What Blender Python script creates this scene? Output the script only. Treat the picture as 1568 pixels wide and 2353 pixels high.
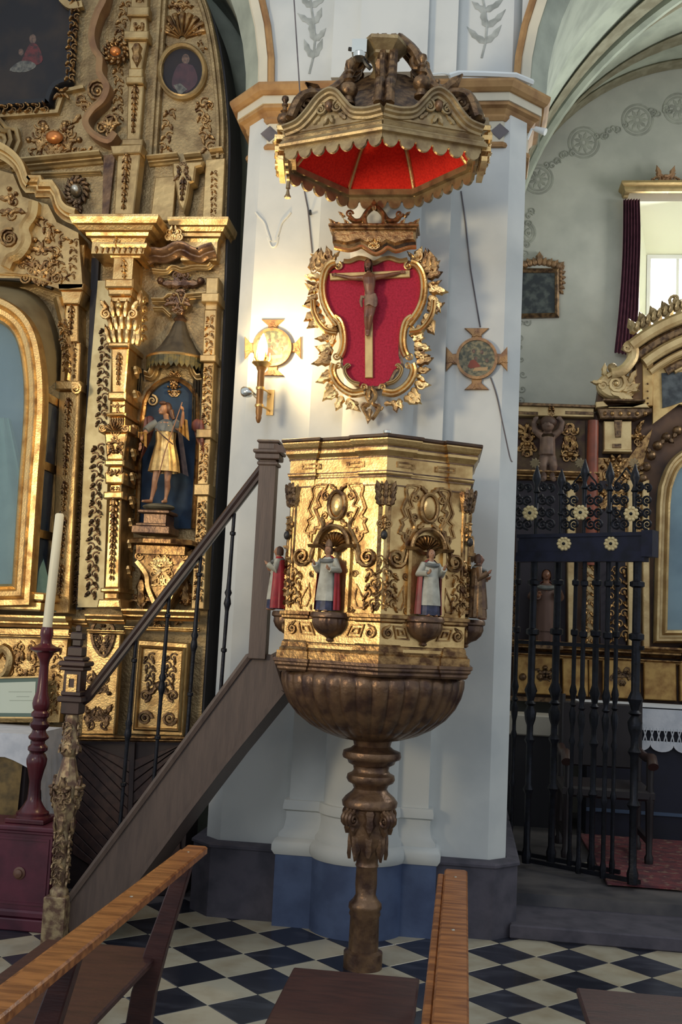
import bpy, bmesh, math, random
from mathutils import Vector, Matrix
from math import sin, cos, pi, radians, sqrt, atan2

for _o in list(bpy.data.objects):
    bpy.data.objects.remove(_o)
scene = bpy.context.scene
COL = scene.collection

# ------------------------------------------------------------------ camera
# calibrated from the black and white floor lattice (photo frame 1568 x 2353)
FPX, CAM_H = 2392.3, 1.6
YAW, PITCH, ROLL = radians(7.07), 0.11194, 0.04832
_f = Vector((-sin(YAW) * cos(PITCH), cos(YAW) * cos(PITCH), sin(PITCH)))
_r0 = Vector((cos(YAW), sin(YAW), 0))
_u0 = _r0.cross(_f)
_r = cos(ROLL) * _r0 + sin(ROLL) * _u0
_u = -sin(ROLL) * _r0 + cos(ROLL) * _u0
CAM = Vector((0, 0, CAM_H))
cam_data = bpy.data.cameras.new('camera')
cam = bpy.data.objects.new('camera', cam_data)
COL.objects.link(cam)
cam_data.sensor_fit = 'VERTICAL'
cam_data.sensor_height = 36.0
cam_data.sensor_width = 24.0
cam_data.lens = FPX / 2353 * 36.0
cam_data.clip_start = 0.05
cam.matrix_world = Matrix(((_r.x, _u.x, -_f.x, CAM.x), (_r.y, _u.y, -_f.y, CAM.y), (_r.z, _u.z, -_f.z, CAM.z), (0, 0, 0, 1)))
scene.camera = cam

# ------------------------------------------------------------------ world, lights, exposure
scene.view_settings.view_transform = 'Standard'
scene.view_settings.look = 'None'
scene.view_settings.gamma = 1.0
scene.view_settings.use_curve_mapping = False
scene.view_settings.exposure = 0.0
world = bpy.data.worlds.new('world')
scene.world = world
world.use_nodes = True
world.node_tree.nodes['Background'].inputs[0].default_value = (0.84, 0.92, 1.0, 1)
world.node_tree.nodes['Background'].inputs[1].default_value = 0.66


def area_light(name, loc, target, size, size_y, power, color):
    d = bpy.data.lights.new(name, 'AREA')
    d.shape = 'RECTANGLE'
    d.size, d.size_y, d.energy, d.color = size, size_y, power, color
    o = bpy.data.objects.new(name, d)
    COL.objects.link(o)
    o.location = loc
    o.rotation_euler = (Vector(target) - Vector(loc)).to_track_quat('-Z', 'Y').to_euler()
    return o


# added daylight behind the camera, warm light on the left, chapel window, added fill
def spread(o, deg):
    o.data.spread = radians(deg)
    return o


spread(area_light('nave_daylight_fill', (-2.2, -5.0, 7.0), (-0.6, 5.8, 4.6), 2.6, 2.6, 24, (0.93, 0.97, 1.0)), 62)  # added unseen source, aimed high so light fades towards the floor
spread(area_light('nave_warm_light', (-4.6, 0.2, 2.5), (-0.9, 5.5, 3.7), 0.9, 1.2, 32, (1.0, 0.80, 0.50)), 70)  # unseen source, set low so its light reaches under the canopy
area_light('chapel_window_light', (1.88, 9.36, 4.95), (1.5, 6.5, 4.6), 0.7, 0.9, 70, (0.95, 1.0, 0.96))
area_light('chapel_side_fill', (3.8, 7.6, 4.4), (0.6, 7.8, 4.6), 1.2, 1.6, 55, (1.0, 0.99, 0.93))  # added to brighten the chapel walls; no window stands there

# ------------------------------------------------------------------ pixel helpers (a pixel gives a direction, the plane gives the distance)


def ray(x, y):
    return _f + _r * ((x - 784) / FPX) - _u * ((y - 1176.5) / FPX)


def PY(x, y, Y):
    d = ray(x, y)
    return CAM + d * (Y / d.y)


def PXP(x, y, X):
    d = ray(x, y)
    return CAM + d * (X / d.x)


def PZ(x, y, Z):
    d = ray(x, y)
    return CAM + d * ((Z - CAM_H) / d.z)


class PF:
    """photo-pixel frame on a vertical plane (default: facing the nave at depth Y); n = metres towards the viewer"""

    def __init__(s, Y=None, O=None, N=None):
        s.N = Vector(N).normalized() if N is not None else Vector((0, -1, 0))
        s.O = Vector(O) if O is not None else Vector((0, Y, 0))
        p = s.pt(700, 1200)
        s.s = (s.pt(701, 1200) - p).length

    def pt(s, x, y, n=0.0):
        d = ray(x, y)
        t = (s.O - CAM).dot(s.N) / d.dot(s.N)
        return CAM + d * t + s.N * n


class MF:
    """metre frame"""

    def __init__(s, O, U=(1, 0, 0), V=(0, 0, 1), N=None):
        s.O, s.U, s.V = Vector(O), Vector(U), Vector(V)
        s.N = Vector(N) if N is not None else s.U.cross(s.V) * 1.0
        s.s = 1.0

    def pt(s, u, v, n=0.0):
        return s.O + s.U * u + s.V * v + s.N * n


PLAN = MF((0, 0, 0), (1, 0, 0), (0, 1, 0), (0, 0, 1))


# ------------------------------------------------------------------ mesh builder
class MB:
    def __init__(s):
        s.v, s.f = [], []

    def add(s, vs, fs):
        b = len(s.v)
        s.v += [tuple(p) for p in vs]
        s.f += [tuple(b + i for i in f) for f in fs]
        return s

    def box(s, lo, hi, bev=0.0):
        x0, y0, z0 = lo
        x1, y1, z1 = hi
        if bev <= 0:
            vs = [(x, y, z) for z in (z0, z1) for y in (y0, y1) for x in (x0, x1)]
            return s.add(vs, [(0, 2, 3, 1), (4, 5, 7, 6), (0, 1, 5, 4), (2, 6, 7, 3), (0, 4, 6, 2), (1, 3, 7, 5)])
        return s.prism(MF((0, 0, 0), (1, 0, 0), (0, 1, 0), (0, 0, 1)), [(x0, y0), (x1, y0), (x1, y1), (x0, y1)], z0, z1, bev, True)

    def obox(s, c, ax, ay, az):
        """oriented box: centre and three half-axis vectors"""
        c, ax, ay, az = Vector(c), Vector(ax), Vector(ay), Vector(az)
        vs = [c + ax * i + ay * j + az * k for k in (-1, 1) for j in (-1, 1) for i in (-1, 1)]
        return s.add(vs, [(0, 2, 3, 1), (4, 5, 7, 6), (0, 1, 5, 4), (2, 6, 7, 3), (0, 4, 6, 2), (1, 3, 7, 5)])

    def beam(s, a, b, w, h, up=(0, 0, 1)):
        a, b = Vector(a), Vector(b)
        d = (b - a)
        t = d.normalized()
        sd = t.cross(Vector(up)).normalized()
        uv = sd.cross(t)
        return s.obox((a + b) / 2, d / 2, sd * w / 2, uv * h / 2)

    def quadgrid(s, rows, closed_u=False, closed_v=False):
        b = len(s.v)
        nu, nv = len(rows[0]), len(rows)
        for r in rows:
            s.v += [tuple(p) for p in r]
        for j in range(nv if closed_v else nv - 1):
            for i in range(nu if closed_u else nu - 1):
                i2, j2 = (i + 1) % nu, (j + 1) % nv
                s.f.append((b + j * nu + i, b + j * nu + i2, b + j2 * nu + i2, b + j2 * nu + i))
        return b

    def prism(s, f, pts, n0, n1, bev=0.0, both=False):
        pts = [tuple(p) for p in pts]
        k = len(pts)
        rings = []
        ins = inset(pts, bev / f.s) if bev else pts
        if both and bev:
            rings.append([f.pt(p[0], p[1], n0) for p in ins])
            rings.append([f.pt(p[0], p[1], n0 + bev) for p in pts])
        else:
            rings.append([f.pt(p[0], p[1], n0) for p in pts])
        if bev:
            rings.append([f.pt(p[0], p[1], n1 - bev) for p in pts])
            rings.append([f.pt(p[0], p[1], n1) for p in ins])
        else:
            rings.append([f.pt(p[0], p[1], n1) for p in pts])
        b = s.quadgrid(rings, closed_u=True)
        s.f.append(tuple(b + i for i in range(k)))
        s.f.append(tuple(b + (len(rings) - 1) * k + i for i in range(k)))
        return s

    def ring(s, f, outer, inner, n0, n1):
        a = [f.pt(p[0], p[1], n0) for p in outer]
        b = [f.pt(p[0], p[1], n1) for p in outer]
        c = [f.pt(p[0], p[1], n1) for p in inner]
        d = [f.pt(p[0], p[1], n0) for p in inner]
        s.quadgrid([a, b, c, d], closed_u=True, closed_v=True)
        return s

    def sweep(s, f, path, prof, closed=False, closed_prof=True):
        """prof: (offset to the left of the path in metres, height n)"""
        k = len(path)
        nor = path_normals(path, closed)
        rows = []
        for p, nn in zip(path, nor):
            rows.append([f.pt(p[0] + nn[0] * o / f.s, p[1] + nn[1] * o / f.s, h) for o, h in prof])
        b = s.quadgrid(rows, closed_u=closed_prof, closed_v=closed)
        m = len(prof)
        if not closed and closed_prof and m > 2:
            s.f.append(tuple(b + i for i in range(m)))
            s.f.append(tuple(b + (k - 1) * m + i for i in range(m)))
        return s

    def tube(s, path, r, n=6, closed=False, flat=1.0):
        path = [Vector(p) for p in path]
        k = len(path)
        rs = r if isinstance(r, (list, tuple)) else [r] * k
        rows = []
        t_prev, ref = None, None
        for i, p in enumerate(path):
            if closed:
                t = (path[(i + 1) % k] - path[i - 1])
            else:
                t = path[min(i + 1, k - 1)] - path[max(i - 1, 0)]
            t = t.normalized() if t.length > 1e-9 else Vector((0, 0, 1))
            if ref is None:
                ref = Vector((0, 1, 0)) if abs(t.y) < 0.8 else Vector((1, 0, 0))
            a = ref - t * ref.dot(t)
            a = a.normalized() if a.length > 1e-6 else t.orthogonal().normalized()
            ref = a
            bb = t.cross(a)
            rows.append([p + (a * cos(2 * pi * q / n) * flat + bb * sin(2 * pi * q / n)) * rs[i] for q in range(n)])
        b = s.quadgrid(rows, closed_u=True, closed_v=closed)
        if not closed:
            s.f.append(tuple(b + i for i in range(n)))
            s.f.append(tuple(b + (k - 1) * n + i for i in range(n)))
        return s

    def lathe(s, prof, c=(0, 0, 0), n=16, flute=None, phase=0.0, axis=None):
        """prof: (radius, height); flute(h_index, angle) -> radius factor"""
        c = Vector(c)
        rows = []
        for j, (r, z) in enumerate(prof):
            row = []
            for i in range(n):
                a = phase + 2 * pi * i / n
                rr = r * (flute(j, a) if flute else 1.0)
                if axis is None:
                    row.append(c + Vector((rr * cos(a), rr * sin(a), z)))
                else:
                    ex, ey, ez = axis
                    row.append(c + ex * (rr * cos(a)) + ey * (rr * sin(a)) + ez * z)
            rows.append(row)
        b = s.quadgrid(rows, closed_u=True)
        s.f.append(tuple(b + i for i in range(n)))
        s.f.append(tuple(b + (len(prof) - 1) * n + i for i in range(n)))
        return s

    def ell(s, c, r, n=8, m=5, axes=None):
        c = Vector(c)
        rx, ry, rz = (r, r, r) if not isinstance(r, (tuple, list)) else r
        ax = axes or (Vector((1, 0, 0)), Vector((0, 1, 0)), Vector((0, 0, 1)))
        b = len(s.v)
        vs = [c - ax[2] * rz]
        for j in range(1, m):
            ph = -pi / 2 + pi * j / m
            for i in range(n):
                a = 2 * pi * i / n
                vs.append(c + ax[0] * (rx * cos(ph) * cos(a)) + ax[1] * (ry * cos(ph) * sin(a)) + ax[2] * (rz * sin(ph)))
        vs.append(c + ax[2] * rz)
        s.v += [tuple(p) for p in vs]
        for i in range(n):
            i2 = (i + 1) % n
            s.f.append((b, b + 1 + i2, b + 1 + i))
            for j in range(m - 2):
                q = b + 1 + j * n
                s.f.append((q + i, q + i2, q + n + i2, q + n + i))
            s.f.append((b + len(vs) - 1, b + 1 + (m - 2) * n + i, b + 1 + (m - 2) * n + i2))
        return s

    # ---- carved relief vocabulary, all in a frame f (u, v) with depth n in metres, sizes in frame units
    def boss(s, f, x, y, rx, ry, n, d, k=8):
        """half-ellipsoid boss"""
        b = len(s.v)
        for q, (fr, fd) in enumerate(((1.0, 0.0), (0.86, 0.55), (0.5, 0.88))):
            for i in range(k):
                a = 2 * pi * i / k
                s.v.append(tuple(f.pt(x + rx * fr * cos(a), y + ry * fr * sin(a), n + d * fd)))
        s.v.append(tuple(f.pt(x, y, n + d)))
        for i in range(k):
            i2 = (i + 1) % k
            s.f.append((b + i, b + i2, b + k + i2, b + k + i))
            s.f.append((b + k + i, b + k + i2, b + 2 * k + i2, b + 2 * k + i))
            s.f.append((b + 2 * k + i, b + 2 * k + i2, b + 3 * k))
        return s

    def scroll(s, f, x, y, R, n, a0=0.0, turns=1.5, dr=1, w=None, tail=None, k=5):
        """spiral volute, outer end at angle a0; tail = list of (u, v) points leading to the outer end"""
        w = w if w is not None else R * 0.22
        pts = []
        m = max(8, int(10 * turns))
        for i in range(m + 1):
            t = i / m
            a = a0 + dr * 2 * pi * turns * t
            rr = R * (1 - 0.86 * t)
            pts.append((x + rr * cos(a), y + rr * sin(a), w * f.s * (1 - 0.45 * t)))
        if tail:
            tl = len(tail)
            pts = [(p[0], p[1], w * f.s * (0.45 + 0.55 * i / tl)) for i, p in enumerate(tail)] + pts
        s.tube([f.pt(p[0], p[1], n + p[2] * 0.6) for p in pts], [p[2] for p in pts], k)
        s.boss(f, x, y, R * 0.24, R * 0.24, n, w * f.s * 1.5, 6)
        return s

    def leaf(s, f, x, y, ang, L, W, n, d, curl=0.0, lobes=True):
        """carved leaf with raised midrib, base at x, y"""
        ca, sa = cos(ang), sin(ang)

        def q(t, w, h):
            bend = curl * t * t * L
            lu, lv = t * L, w * W + bend
            return f.pt(x + lu * ca - lv * sa, y + lu * sa + lv * ca, h)
        ts = (0.0, 0.2, 0.42, 0.6, 0.82, 1.0)
        ws = (0.22, 0.5, 0.34, 0.46, 0.2, 0.0) if lobes else (0.2, 0.42, 0.5, 0.42, 0.24, 0.0)
        hs = (0.5, 0.9, 1.0, 0.95, 0.8, 0.55)
        rows = []
        for t, w, h in zip(ts, ws, hs):
            rows.append([q(t, -w, n), q(t, -w * 0.55, n + d * h * 0.75), q(t, 0, n + d * h * (0.62 if w > 0.3 else 1.0)), q(t, w * 0.55, n + d * h * 0.75), q(t, w, n)])
        s.quadgrid(rows)
        return s

    def shell(s, f, x, y, R, n, d, a0, a1, k=7, r0=0.12):
        for i in range(k):
            a = a0 + (a1 - a0) * (i + 0.5) / k
            wa = abs(a1 - a0) / k * 0.46
            rows = []
            for t in (r0, 0.45, 0.8, 1.0):
                rr = R * t
                h = d * (0.35 + 0.65 * t) if t < 1 else d * 0.5
                rows.append([f.pt(x + rr * cos(a + da * wa), y + rr * sin(a + da * wa), n + h * hh) for da, hh in ((-1, 0), (-0.6, 0.8), (0, 1.0), (0.6, 0.8), (1, 0))])
            s.quadgrid(rows)
        return s

    def pieces(s, gap):
        """split into clusters of touching or nearly touching shells"""
        n = len(s.v)
        par = list(range(n))

        def find(i):
            while par[i] != i:
                par[i] = par[par[i]]
                i = par[i]
            return i
        for f in s.f:
            a = find(f[0])
            for q in f[1:]:
                par[find(q)] = a
        box = {}
        for i, p in enumerate(s.v):
            b = box.setdefault(find(i), [p[0], p[1], p[2], p[0], p[1], p[2]])
            for k in range(3):
                b[k] = min(b[k], p[k])
                b[k + 3] = max(b[k + 3], p[k])
        roots = list(box)
        idx = {r: k for k, r in enumerate(roots)}
        bs = [box[r] for r in roots]
        up = list(range(len(roots)))

        def fu(i):
            while up[i] != i:
                up[i] = up[up[i]]
                i = up[i]
            return i
        for i in range(len(bs)):
            a = bs[i]
            for j in range(i):
                b = bs[j]
                if all(a[k] - gap < b[k + 3] and b[k] - gap < a[k + 3] for k in range(3)):
                    up[fu(j)] = fu(i)
        groups = {}
        for f in s.f:
            groups.setdefault(fu(idx[find(f[0])]), []).append(f)
        if len(groups) == 1:
            return [s]
        out = []
        for fs in groups.values():
            m = MB()
            mp = {}
            for f in fs:
                t = []
                for i in f:
                    if i not in mp:
                        mp[i] = len(m.v)
                        m.v.append(s.v[i])
                    t.append(mp[i])
                m.f.append(tuple(t))
            out.append(m)
        out.sort(key=lambda m: -len(m.v))
        return out

    def build(s, name, mat, parent=None, smooth=True, ang=40, fixn=True, split=True, gap=0.006):
        if split and parent is not None and len(s.f) < 60000:
            ps = s.pieces(gap)
            if 1 < len(ps) <= 60:
                os_ = [p.build(name, mat, parent, smooth, ang, fixn, False) for p in ps]
                return os_[0]
        me = bpy.data.meshes.new(name)
        me.from_pydata(s.v, [], s.f)
        me.update()
        if fixn:
            bm = bmesh.new()
            bm.from_mesh(me)
            bmesh.ops.recalc_face_normals(bm, faces=bm.faces)
            bm.to_mesh(me)
            bm.free()
        if mat:
            me.materials.append(mat)
        if smooth:
            me.shade_smooth()
            try:
                me.set_sharp_from_angle(angle=radians(ang))
            except Exception:
                pass
        o = bpy.data.objects.new(name, me)
        COL.objects.link(o)
        if parent is not None:
            o.parent = parent
        return o


def inset(pts, d):
    a = sum(pts[i][0] * pts[(i + 1) % len(pts)][1] - pts[(i + 1) % len(pts)][0] * pts[i][1] for i in range(len(pts)))
    sg = 1 if a > 0 else -1
    nor = path_normals(pts, True)
    return [(p[0] + n[0] * d * sg, p[1] + n[1] * d * sg) for p, n in zip(pts, nor)]


def path_normals(path, closed):
    k = len(path)
    out = []
    for i in range(k):
        segs = []
        if closed or i > 0:
            a, b = path[i - 1], path[i]
            segs.append((b[0] - a[0], b[1] - a[1]))
        if closed or i < k - 1:
            a, b = path[i], path[(i + 1) % k]
            segs.append((b[0] - a[0], b[1] - a[1]))
        ns = []
        for dx, dy in segs:
            l = sqrt(dx * dx + dy * dy) or 1.0
            ns.append((-dy / l, dx / l))
        if len(ns) == 1:
            out.append(ns[0])
        else:
            mx, my = ns[0][0] + ns[1][0], ns[0][1] + ns[1][1]
            l2 = mx * mx + my * my
            if l2 < 0.15:
                out.append(ns[0])
            else:
                out.append((2 * mx / l2, 2 * my / l2))
    return out


def arc(cx, cy, rx, ry, a0, a1, k):
    return [(cx + rx * cos(a0 + (a1 - a0) * i / k), cy + ry * sin(a0 + (a1 - a0) * i / k)) for i in range(k + 1)]


def smooth_path(pts, k=4, closed=False):
    """Catmull-Rom"""
    out = []
    n = len(pts)
    rng = range(n) if closed else range(n - 1)
    for i in rng:
        p0 = pts[i - 1] if (closed or i > 0) else pts[0]
        p1, p2 = pts[i], pts[(i + 1) % n]
        p3 = pts[(i + 2) % n] if (closed or i + 2 < n) else pts[-1]
        for j in range(k):
            t = j / k
            out.append(tuple(0.5 * (2 * b + (c - a) * t + (2 * a - 5 * b + 4 * c - d) * t * t + (3 * b - a - 3 * c + d) * t ** 3) for a, b, c, d in zip(p0, p1, p2, p3)))
    if not closed:
        out.append(tuple(pts[-1]))
    return out


def empty(name, loc=(0, 0, 0), label=None, cat=None, group=None, kind=None):
    o = bpy.data.objects.new(name, None)
    COL.objects.link(o)
    o.location = loc
    o.empty_display_size = 0.05
    return tag(o, label, cat, group, kind)


def tag(o, label=None, cat=None, group=None, kind=None):
    if label:
        o['label'] = label
    if cat:
        o['category'] = cat
    if group:
        o['group'] = group
    if kind:
        o['kind'] = kind
    return o


def adopt(root, *objs):
    """make a thing of an Empty that stands at its base while parts keep world coordinates"""
    for o in objs:
        o.parent = root
        o.matrix_parent_inverse = Matrix.Translation(-Vector(root.location))
    return root


def finish_root(root):
    """children were built in world coordinates: keep them in place under the moved Empty"""
    for ch in root.children:
        ch.matrix_parent_inverse = Matrix.Translation(-Vector(root.location))


def copy_tree(o, parent=None):
    c = o.copy()
    COL.objects.link(c)
    c.parent = parent
    if parent is not None:
        c.matrix_parent_inverse = o.matrix_parent_inverse.copy()
    for ch in o.children:
        copy_tree(ch, c)
    return c


def fuse(mb, name, mat, voxel, parent=None, smooth_it=6):
    """union of overlapping solids as ONE continuous skin"""
    o = mb.build(name + '_tmp', None, None, smooth=False)
    m = o.modifiers.new('r', 'REMESH')
    m.mode = 'VOXEL'
    m.voxel_size = voxel
    if smooth_it:
        s = o.modifiers.new('s', 'SMOOTH')
        s.factor = 0.5
        s.iterations = smooth_it
    dg = bpy.context.evaluated_depsgraph_get()
    me = bpy.data.meshes.new_from_object(o.evaluated_get(dg))
    bpy.data.objects.remove(o)
    me.name = name
    me.materials.clear()
    me.materials.append(mat)
    me.shade_smooth()
    ob = bpy.data.objects.new(name, me)
    COL.objects.link(ob)
    if parent is not None:
        ob.parent = parent
    return ob


# ------------------------------------------------------------------ materials
MATS = {}


def srgb(r, g, b):
    def c(x):
        x /= 255.0
        return x / 12.92 if x <= 0.04045 else ((x + 0.055) / 1.055) ** 2.4
    return (c(r), c(g), c(b), 1.0)


def mat(name, col, rough=0.6, metal=0.0, col2=None, scale=6.0, bump=0.0, bscale=40.0, detail=6.0, lo=0.4, hi=0.65, spec=0.5, stretch=None, rough2=None, objrand=0.0, sheen=0.0, emit=None, estr=0.0, alpha=None, trans=0.0, col3=None, scale3=30.0):
    if name in MATS:
        return MATS[name]
    m = bpy.data.materials.new(name)
    m.use_nodes = True
    nt = m.node_tree
    b = nt.nodes['Principled BSDF']
    b.inputs['Roughness'].default_value = rough
    b.inputs['Metallic'].default_value = metal
    b.inputs['Specular IOR Level'].default_value = spec
    b.inputs['Base Color'].default_value = col
    if sheen:
        b.inputs['Sheen Weight'].default_value = sheen
    if emit:
        b.inputs['Emission Color'].default_value = emit
        b.inputs['Emission Strength'].default_value = estr
    if trans:
        b.inputs['Transmission Weight'].default_value = trans
    if alpha is not None:
        b.inputs['Alpha'].default_value = alpha
    tc = nt.nodes.new('ShaderNodeTexCoord')
    vec = tc.outputs['Object']
    if stretch or objrand:
        mp = nt.nodes.new('ShaderNodeMapping')
        nt.links.new(vec, mp.inputs['Vector'])
        if stretch:
            mp.inputs['Scale'].default_value = stretch
        if objrand:
            oi = nt.nodes.new('ShaderNodeObjectInfo')
            ml = nt.nodes.new('ShaderNodeMath')
            ml.operation = 'MULTIPLY'
            ml.inputs[1].default_value = 37.0
            nt.links.new(oi.outputs['Random'], ml.inputs[0])
            nt.links.new(ml.outputs[0], mp.inputs['Location'])
        vec = mp.outputs['Vector']
    colout = None
    if col2:
        nz = nt.nodes.new('ShaderNodeTexNoise')
        nz.inputs['Scale'].default_value = scale
        nz.inputs['Detail'].default_value = detail
        nt.links.new(vec, nz.inputs['Vector'])
        rp = nt.nodes.new('ShaderNodeMapRange')
        rp.inputs['From Min'].default_value = lo
        rp.inputs['From Max'].default_value = hi
        nt.links.new(nz.outputs['Fac'], rp.inputs['Value'])
        mx = nt.nodes.new('ShaderNodeMix')
        mx.data_type = 'RGBA'
        mx.inputs['A'].default_value = col
        mx.inputs['B'].default_value = col2
        nt.links.new(rp.outputs['Result'], mx.inputs['Factor'])
        colout = mx.outputs['Result']
        if rough2 is not None:
            mr = nt.nodes.new('ShaderNodeMapRange')
            mr.inputs['To Min'].default_value = rough
            mr.inputs['To Max'].default_value = rough2
            nt.links.new(rp.outputs['Result'], mr.inputs['Value'])
            nt.links.new(mr.outputs['Result'], b.inputs['Roughness'])
        if col3:
            n3 = nt.nodes.new('ShaderNodeTexNoise')
            n3.inputs['Scale'].default_value = scale3
            n3.inputs['Detail'].default_value = 3
            nt.links.new(vec, n3.inputs['Vector'])
            r3 = nt.nodes.new('ShaderNodeMapRange')
            r3.inputs['From Min'].default_value = 0.56
            r3.inputs['From Max'].default_value = 0.68
            nt.links.new(n3.outputs['Fac'], r3.inputs['Value'])
            m3 = nt.nodes.new('ShaderNodeMix')
            m3.data_type = 'RGBA'
            m3.inputs['B'].default_value = col3
            nt.links.new(colout, m3.inputs['A'])
            nt.links.new(r3.outputs['Result'], m3.inputs['Factor'])
            colout = m3.outputs['Result']
    if objrand:
        oi2 = nt.nodes.new('ShaderNodeObjectInfo')
        mr2 = nt.nodes.new('ShaderNodeMapRange')
        mr2.inputs['To Min'].default_value = 1 - objrand
        mr2.inputs['To Max'].default_value = 1 + objrand
        nt.links.new(oi2.outputs['Random'], mr2.inputs['Value'])
        hs = nt.nodes.new('ShaderNodeHueSaturation')
        hs.inputs['Color'].default_value = col
        if colout:
            nt.links.new(colout, hs.inputs['Color'])
        nt.links.new(mr2.outputs['Result'], hs.inputs['Value'])
        colout = hs.outputs['Color']
    if colout:
        nt.links.new(colout, b.inputs['Base Color'])
    if bump:
        nb = nt.nodes.new('ShaderNodeTexNoise')
        nb.inputs['Scale'].default_value = bscale
        nb.inputs['Detail'].default_value = 4
        nt.links.new(vec, nb.inputs['Vector'])
        bp = nt.nodes.new('ShaderNodeBump')
        bp.inputs['Strength'].default_value = bump
        bp.inputs['Distance'].default_value = 0.01
        nt.links.new(nb.outputs['Fac'], bp.inputs['Height'])
        nt.links.new(bp.outputs['Normal'], b.inputs['Normal'])
    MATS[name] = m
    return m


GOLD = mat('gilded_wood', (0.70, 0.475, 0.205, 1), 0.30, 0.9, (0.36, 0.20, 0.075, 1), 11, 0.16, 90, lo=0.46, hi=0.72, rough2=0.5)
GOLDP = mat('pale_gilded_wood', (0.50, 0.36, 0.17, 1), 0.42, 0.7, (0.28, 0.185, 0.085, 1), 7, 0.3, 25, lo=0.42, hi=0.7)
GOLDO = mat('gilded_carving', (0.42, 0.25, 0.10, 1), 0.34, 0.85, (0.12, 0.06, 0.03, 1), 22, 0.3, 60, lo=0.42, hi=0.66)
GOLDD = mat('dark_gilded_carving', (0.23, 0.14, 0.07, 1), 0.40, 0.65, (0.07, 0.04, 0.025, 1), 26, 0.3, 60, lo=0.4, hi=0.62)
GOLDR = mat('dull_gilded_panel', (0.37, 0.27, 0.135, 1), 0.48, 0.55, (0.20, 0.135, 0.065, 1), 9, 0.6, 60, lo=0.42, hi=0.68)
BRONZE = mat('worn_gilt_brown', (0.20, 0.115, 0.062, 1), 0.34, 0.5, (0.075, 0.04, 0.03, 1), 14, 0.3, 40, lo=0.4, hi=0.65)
PLASTER = mat('white_plaster', srgb(206, 208, 205), 0.85, 0, srgb(186, 190, 190), 2.2, 0.12, 14, lo=0.42, hi=0.7)
PLASTERC = mat('cream_plaster', srgb(214, 205, 182), 0.85, 0, srgb(196, 190, 172), 3, 0.12, 14)
VAULT = mat('vault_plaster', srgb(168, 174, 160), 0.9, 0, srgb(146, 152, 140), 5, 0.15, 40)
RIB = mat('painted_rib_band', srgb(118, 112, 92), 0.9, 0, srgb(138, 134, 114), 12, 0.15, 40)
OCHRE = mat('ochre_paint', srgb(172, 134, 86), 0.75, 0, srgb(138, 100, 62), 9)
GREYST = mat('grey_stone_paint', srgb(108, 102, 104), 0.8, 0, srgb(84, 80, 84), 9, 0.2, 25)
BLUEP = mat('blue_grey_paint', srgb(76, 92, 126), 0.75, 0, srgb(60, 74, 106), 6, 0.2, 25)
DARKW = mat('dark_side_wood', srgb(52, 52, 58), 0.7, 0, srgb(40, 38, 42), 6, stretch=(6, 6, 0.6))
BROWNW = mat('brown_painted_wood', srgb(92, 76, 68), 0.5, 0, srgb(80, 66, 60), 5, 0.1, 20, stretch=(8, 8, 1))
IRON = mat('dark_iron', srgb(34, 36, 44), 0.42, 0.6, srgb(26, 26, 30), 20, 0.2, 60)
ORANGEW = mat('varnished_pine', srgb(170, 108, 58), 0.28, 0, srgb(122, 70, 36), 5, 0.1, 20, stretch=(1.2, 9, 9), lo=0.4, hi=0.62)
REDBROWN = mat('red_brown_stained_wood', srgb(76, 44, 40), 0.45, 0, srgb(58, 33, 33), 5, 0.1, 20, stretch=(1.5, 8, 8))
PURPLE = mat('purple_red_paint', srgb(98, 42, 58), 0.4, 0, srgb(74, 32, 46), 7, 0.1, 20)
WHITEM = mat('white_marble_tile', srgb(184, 176, 154), 0.25, 0, srgb(156, 142, 116), 5, objrand=0.08, lo=0.45, hi=0.75)
BLACKM = mat('black_marble_tile', srgb(44, 46, 56), 0.2, 0, srgb(74, 76, 86), 4, objrand=0.25, lo=0.52, hi=0.75, stretch=(1, 3, 1))
CLOTH = mat('white_linen', srgb(214, 216, 222), 0.9, 0, srgb(196, 200, 208), 14, 0.1, 80, sheen=0.2)
REDV = mat('red_velvet', srgb(236, 48, 30), 0.95, 0, srgb(214, 34, 20), 90, 0.3, 120, sheen=0.1)
CRIMSON = mat('crimson_velvet', srgb(172, 36, 62), 0.95, 0, srgb(150, 26, 50), 90, 0.3, 160, sheen=0.1)
MAROON = mat('maroon_curtain', srgb(104, 58, 76), 0.9, 0, srgb(84, 44, 62), 20)
SKIN = mat('painted_flesh', srgb(172, 128, 96), 0.5, 0, srgb(140, 96, 70), 14)
SKIND = mat('dark_painted_flesh', srgb(128, 84, 60), 0.4, 0, srgb(98, 62, 44), 20)
HAIRM = mat('brown_hair_paint', srgb(66, 42, 28), 0.6)
WHITEP = mat('white_painted_robe', srgb(184, 182, 168), 0.6, 0, srgb(150, 146, 132), 18)
REDP = mat('red_painted_cape', srgb(164, 40, 46), 0.5, 0, srgb(128, 28, 36), 16)
NAVYP = mat('navy_painted_hem', srgb(34, 38, 62), 0.5, 0, srgb(60, 62, 90), 40)
GREYP = mat('grey_painted_cloth', srgb(110, 112, 108), 0.6, 0, srgb(86, 88, 86), 16)
BLACKP = mat('black_metal', srgb(22, 22, 24), 0.4, 0.3)
WHITEPL = mat('white_plastic', srgb(225, 228, 226), 0.4)
CHROME = mat('bright_metal', srgb(215, 218, 212), 0.18, 0.9)
# ================================================================== SETTING
BACKY = 9.3


def struct(o):
    o['kind'] = 'structure'
    return o


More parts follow.
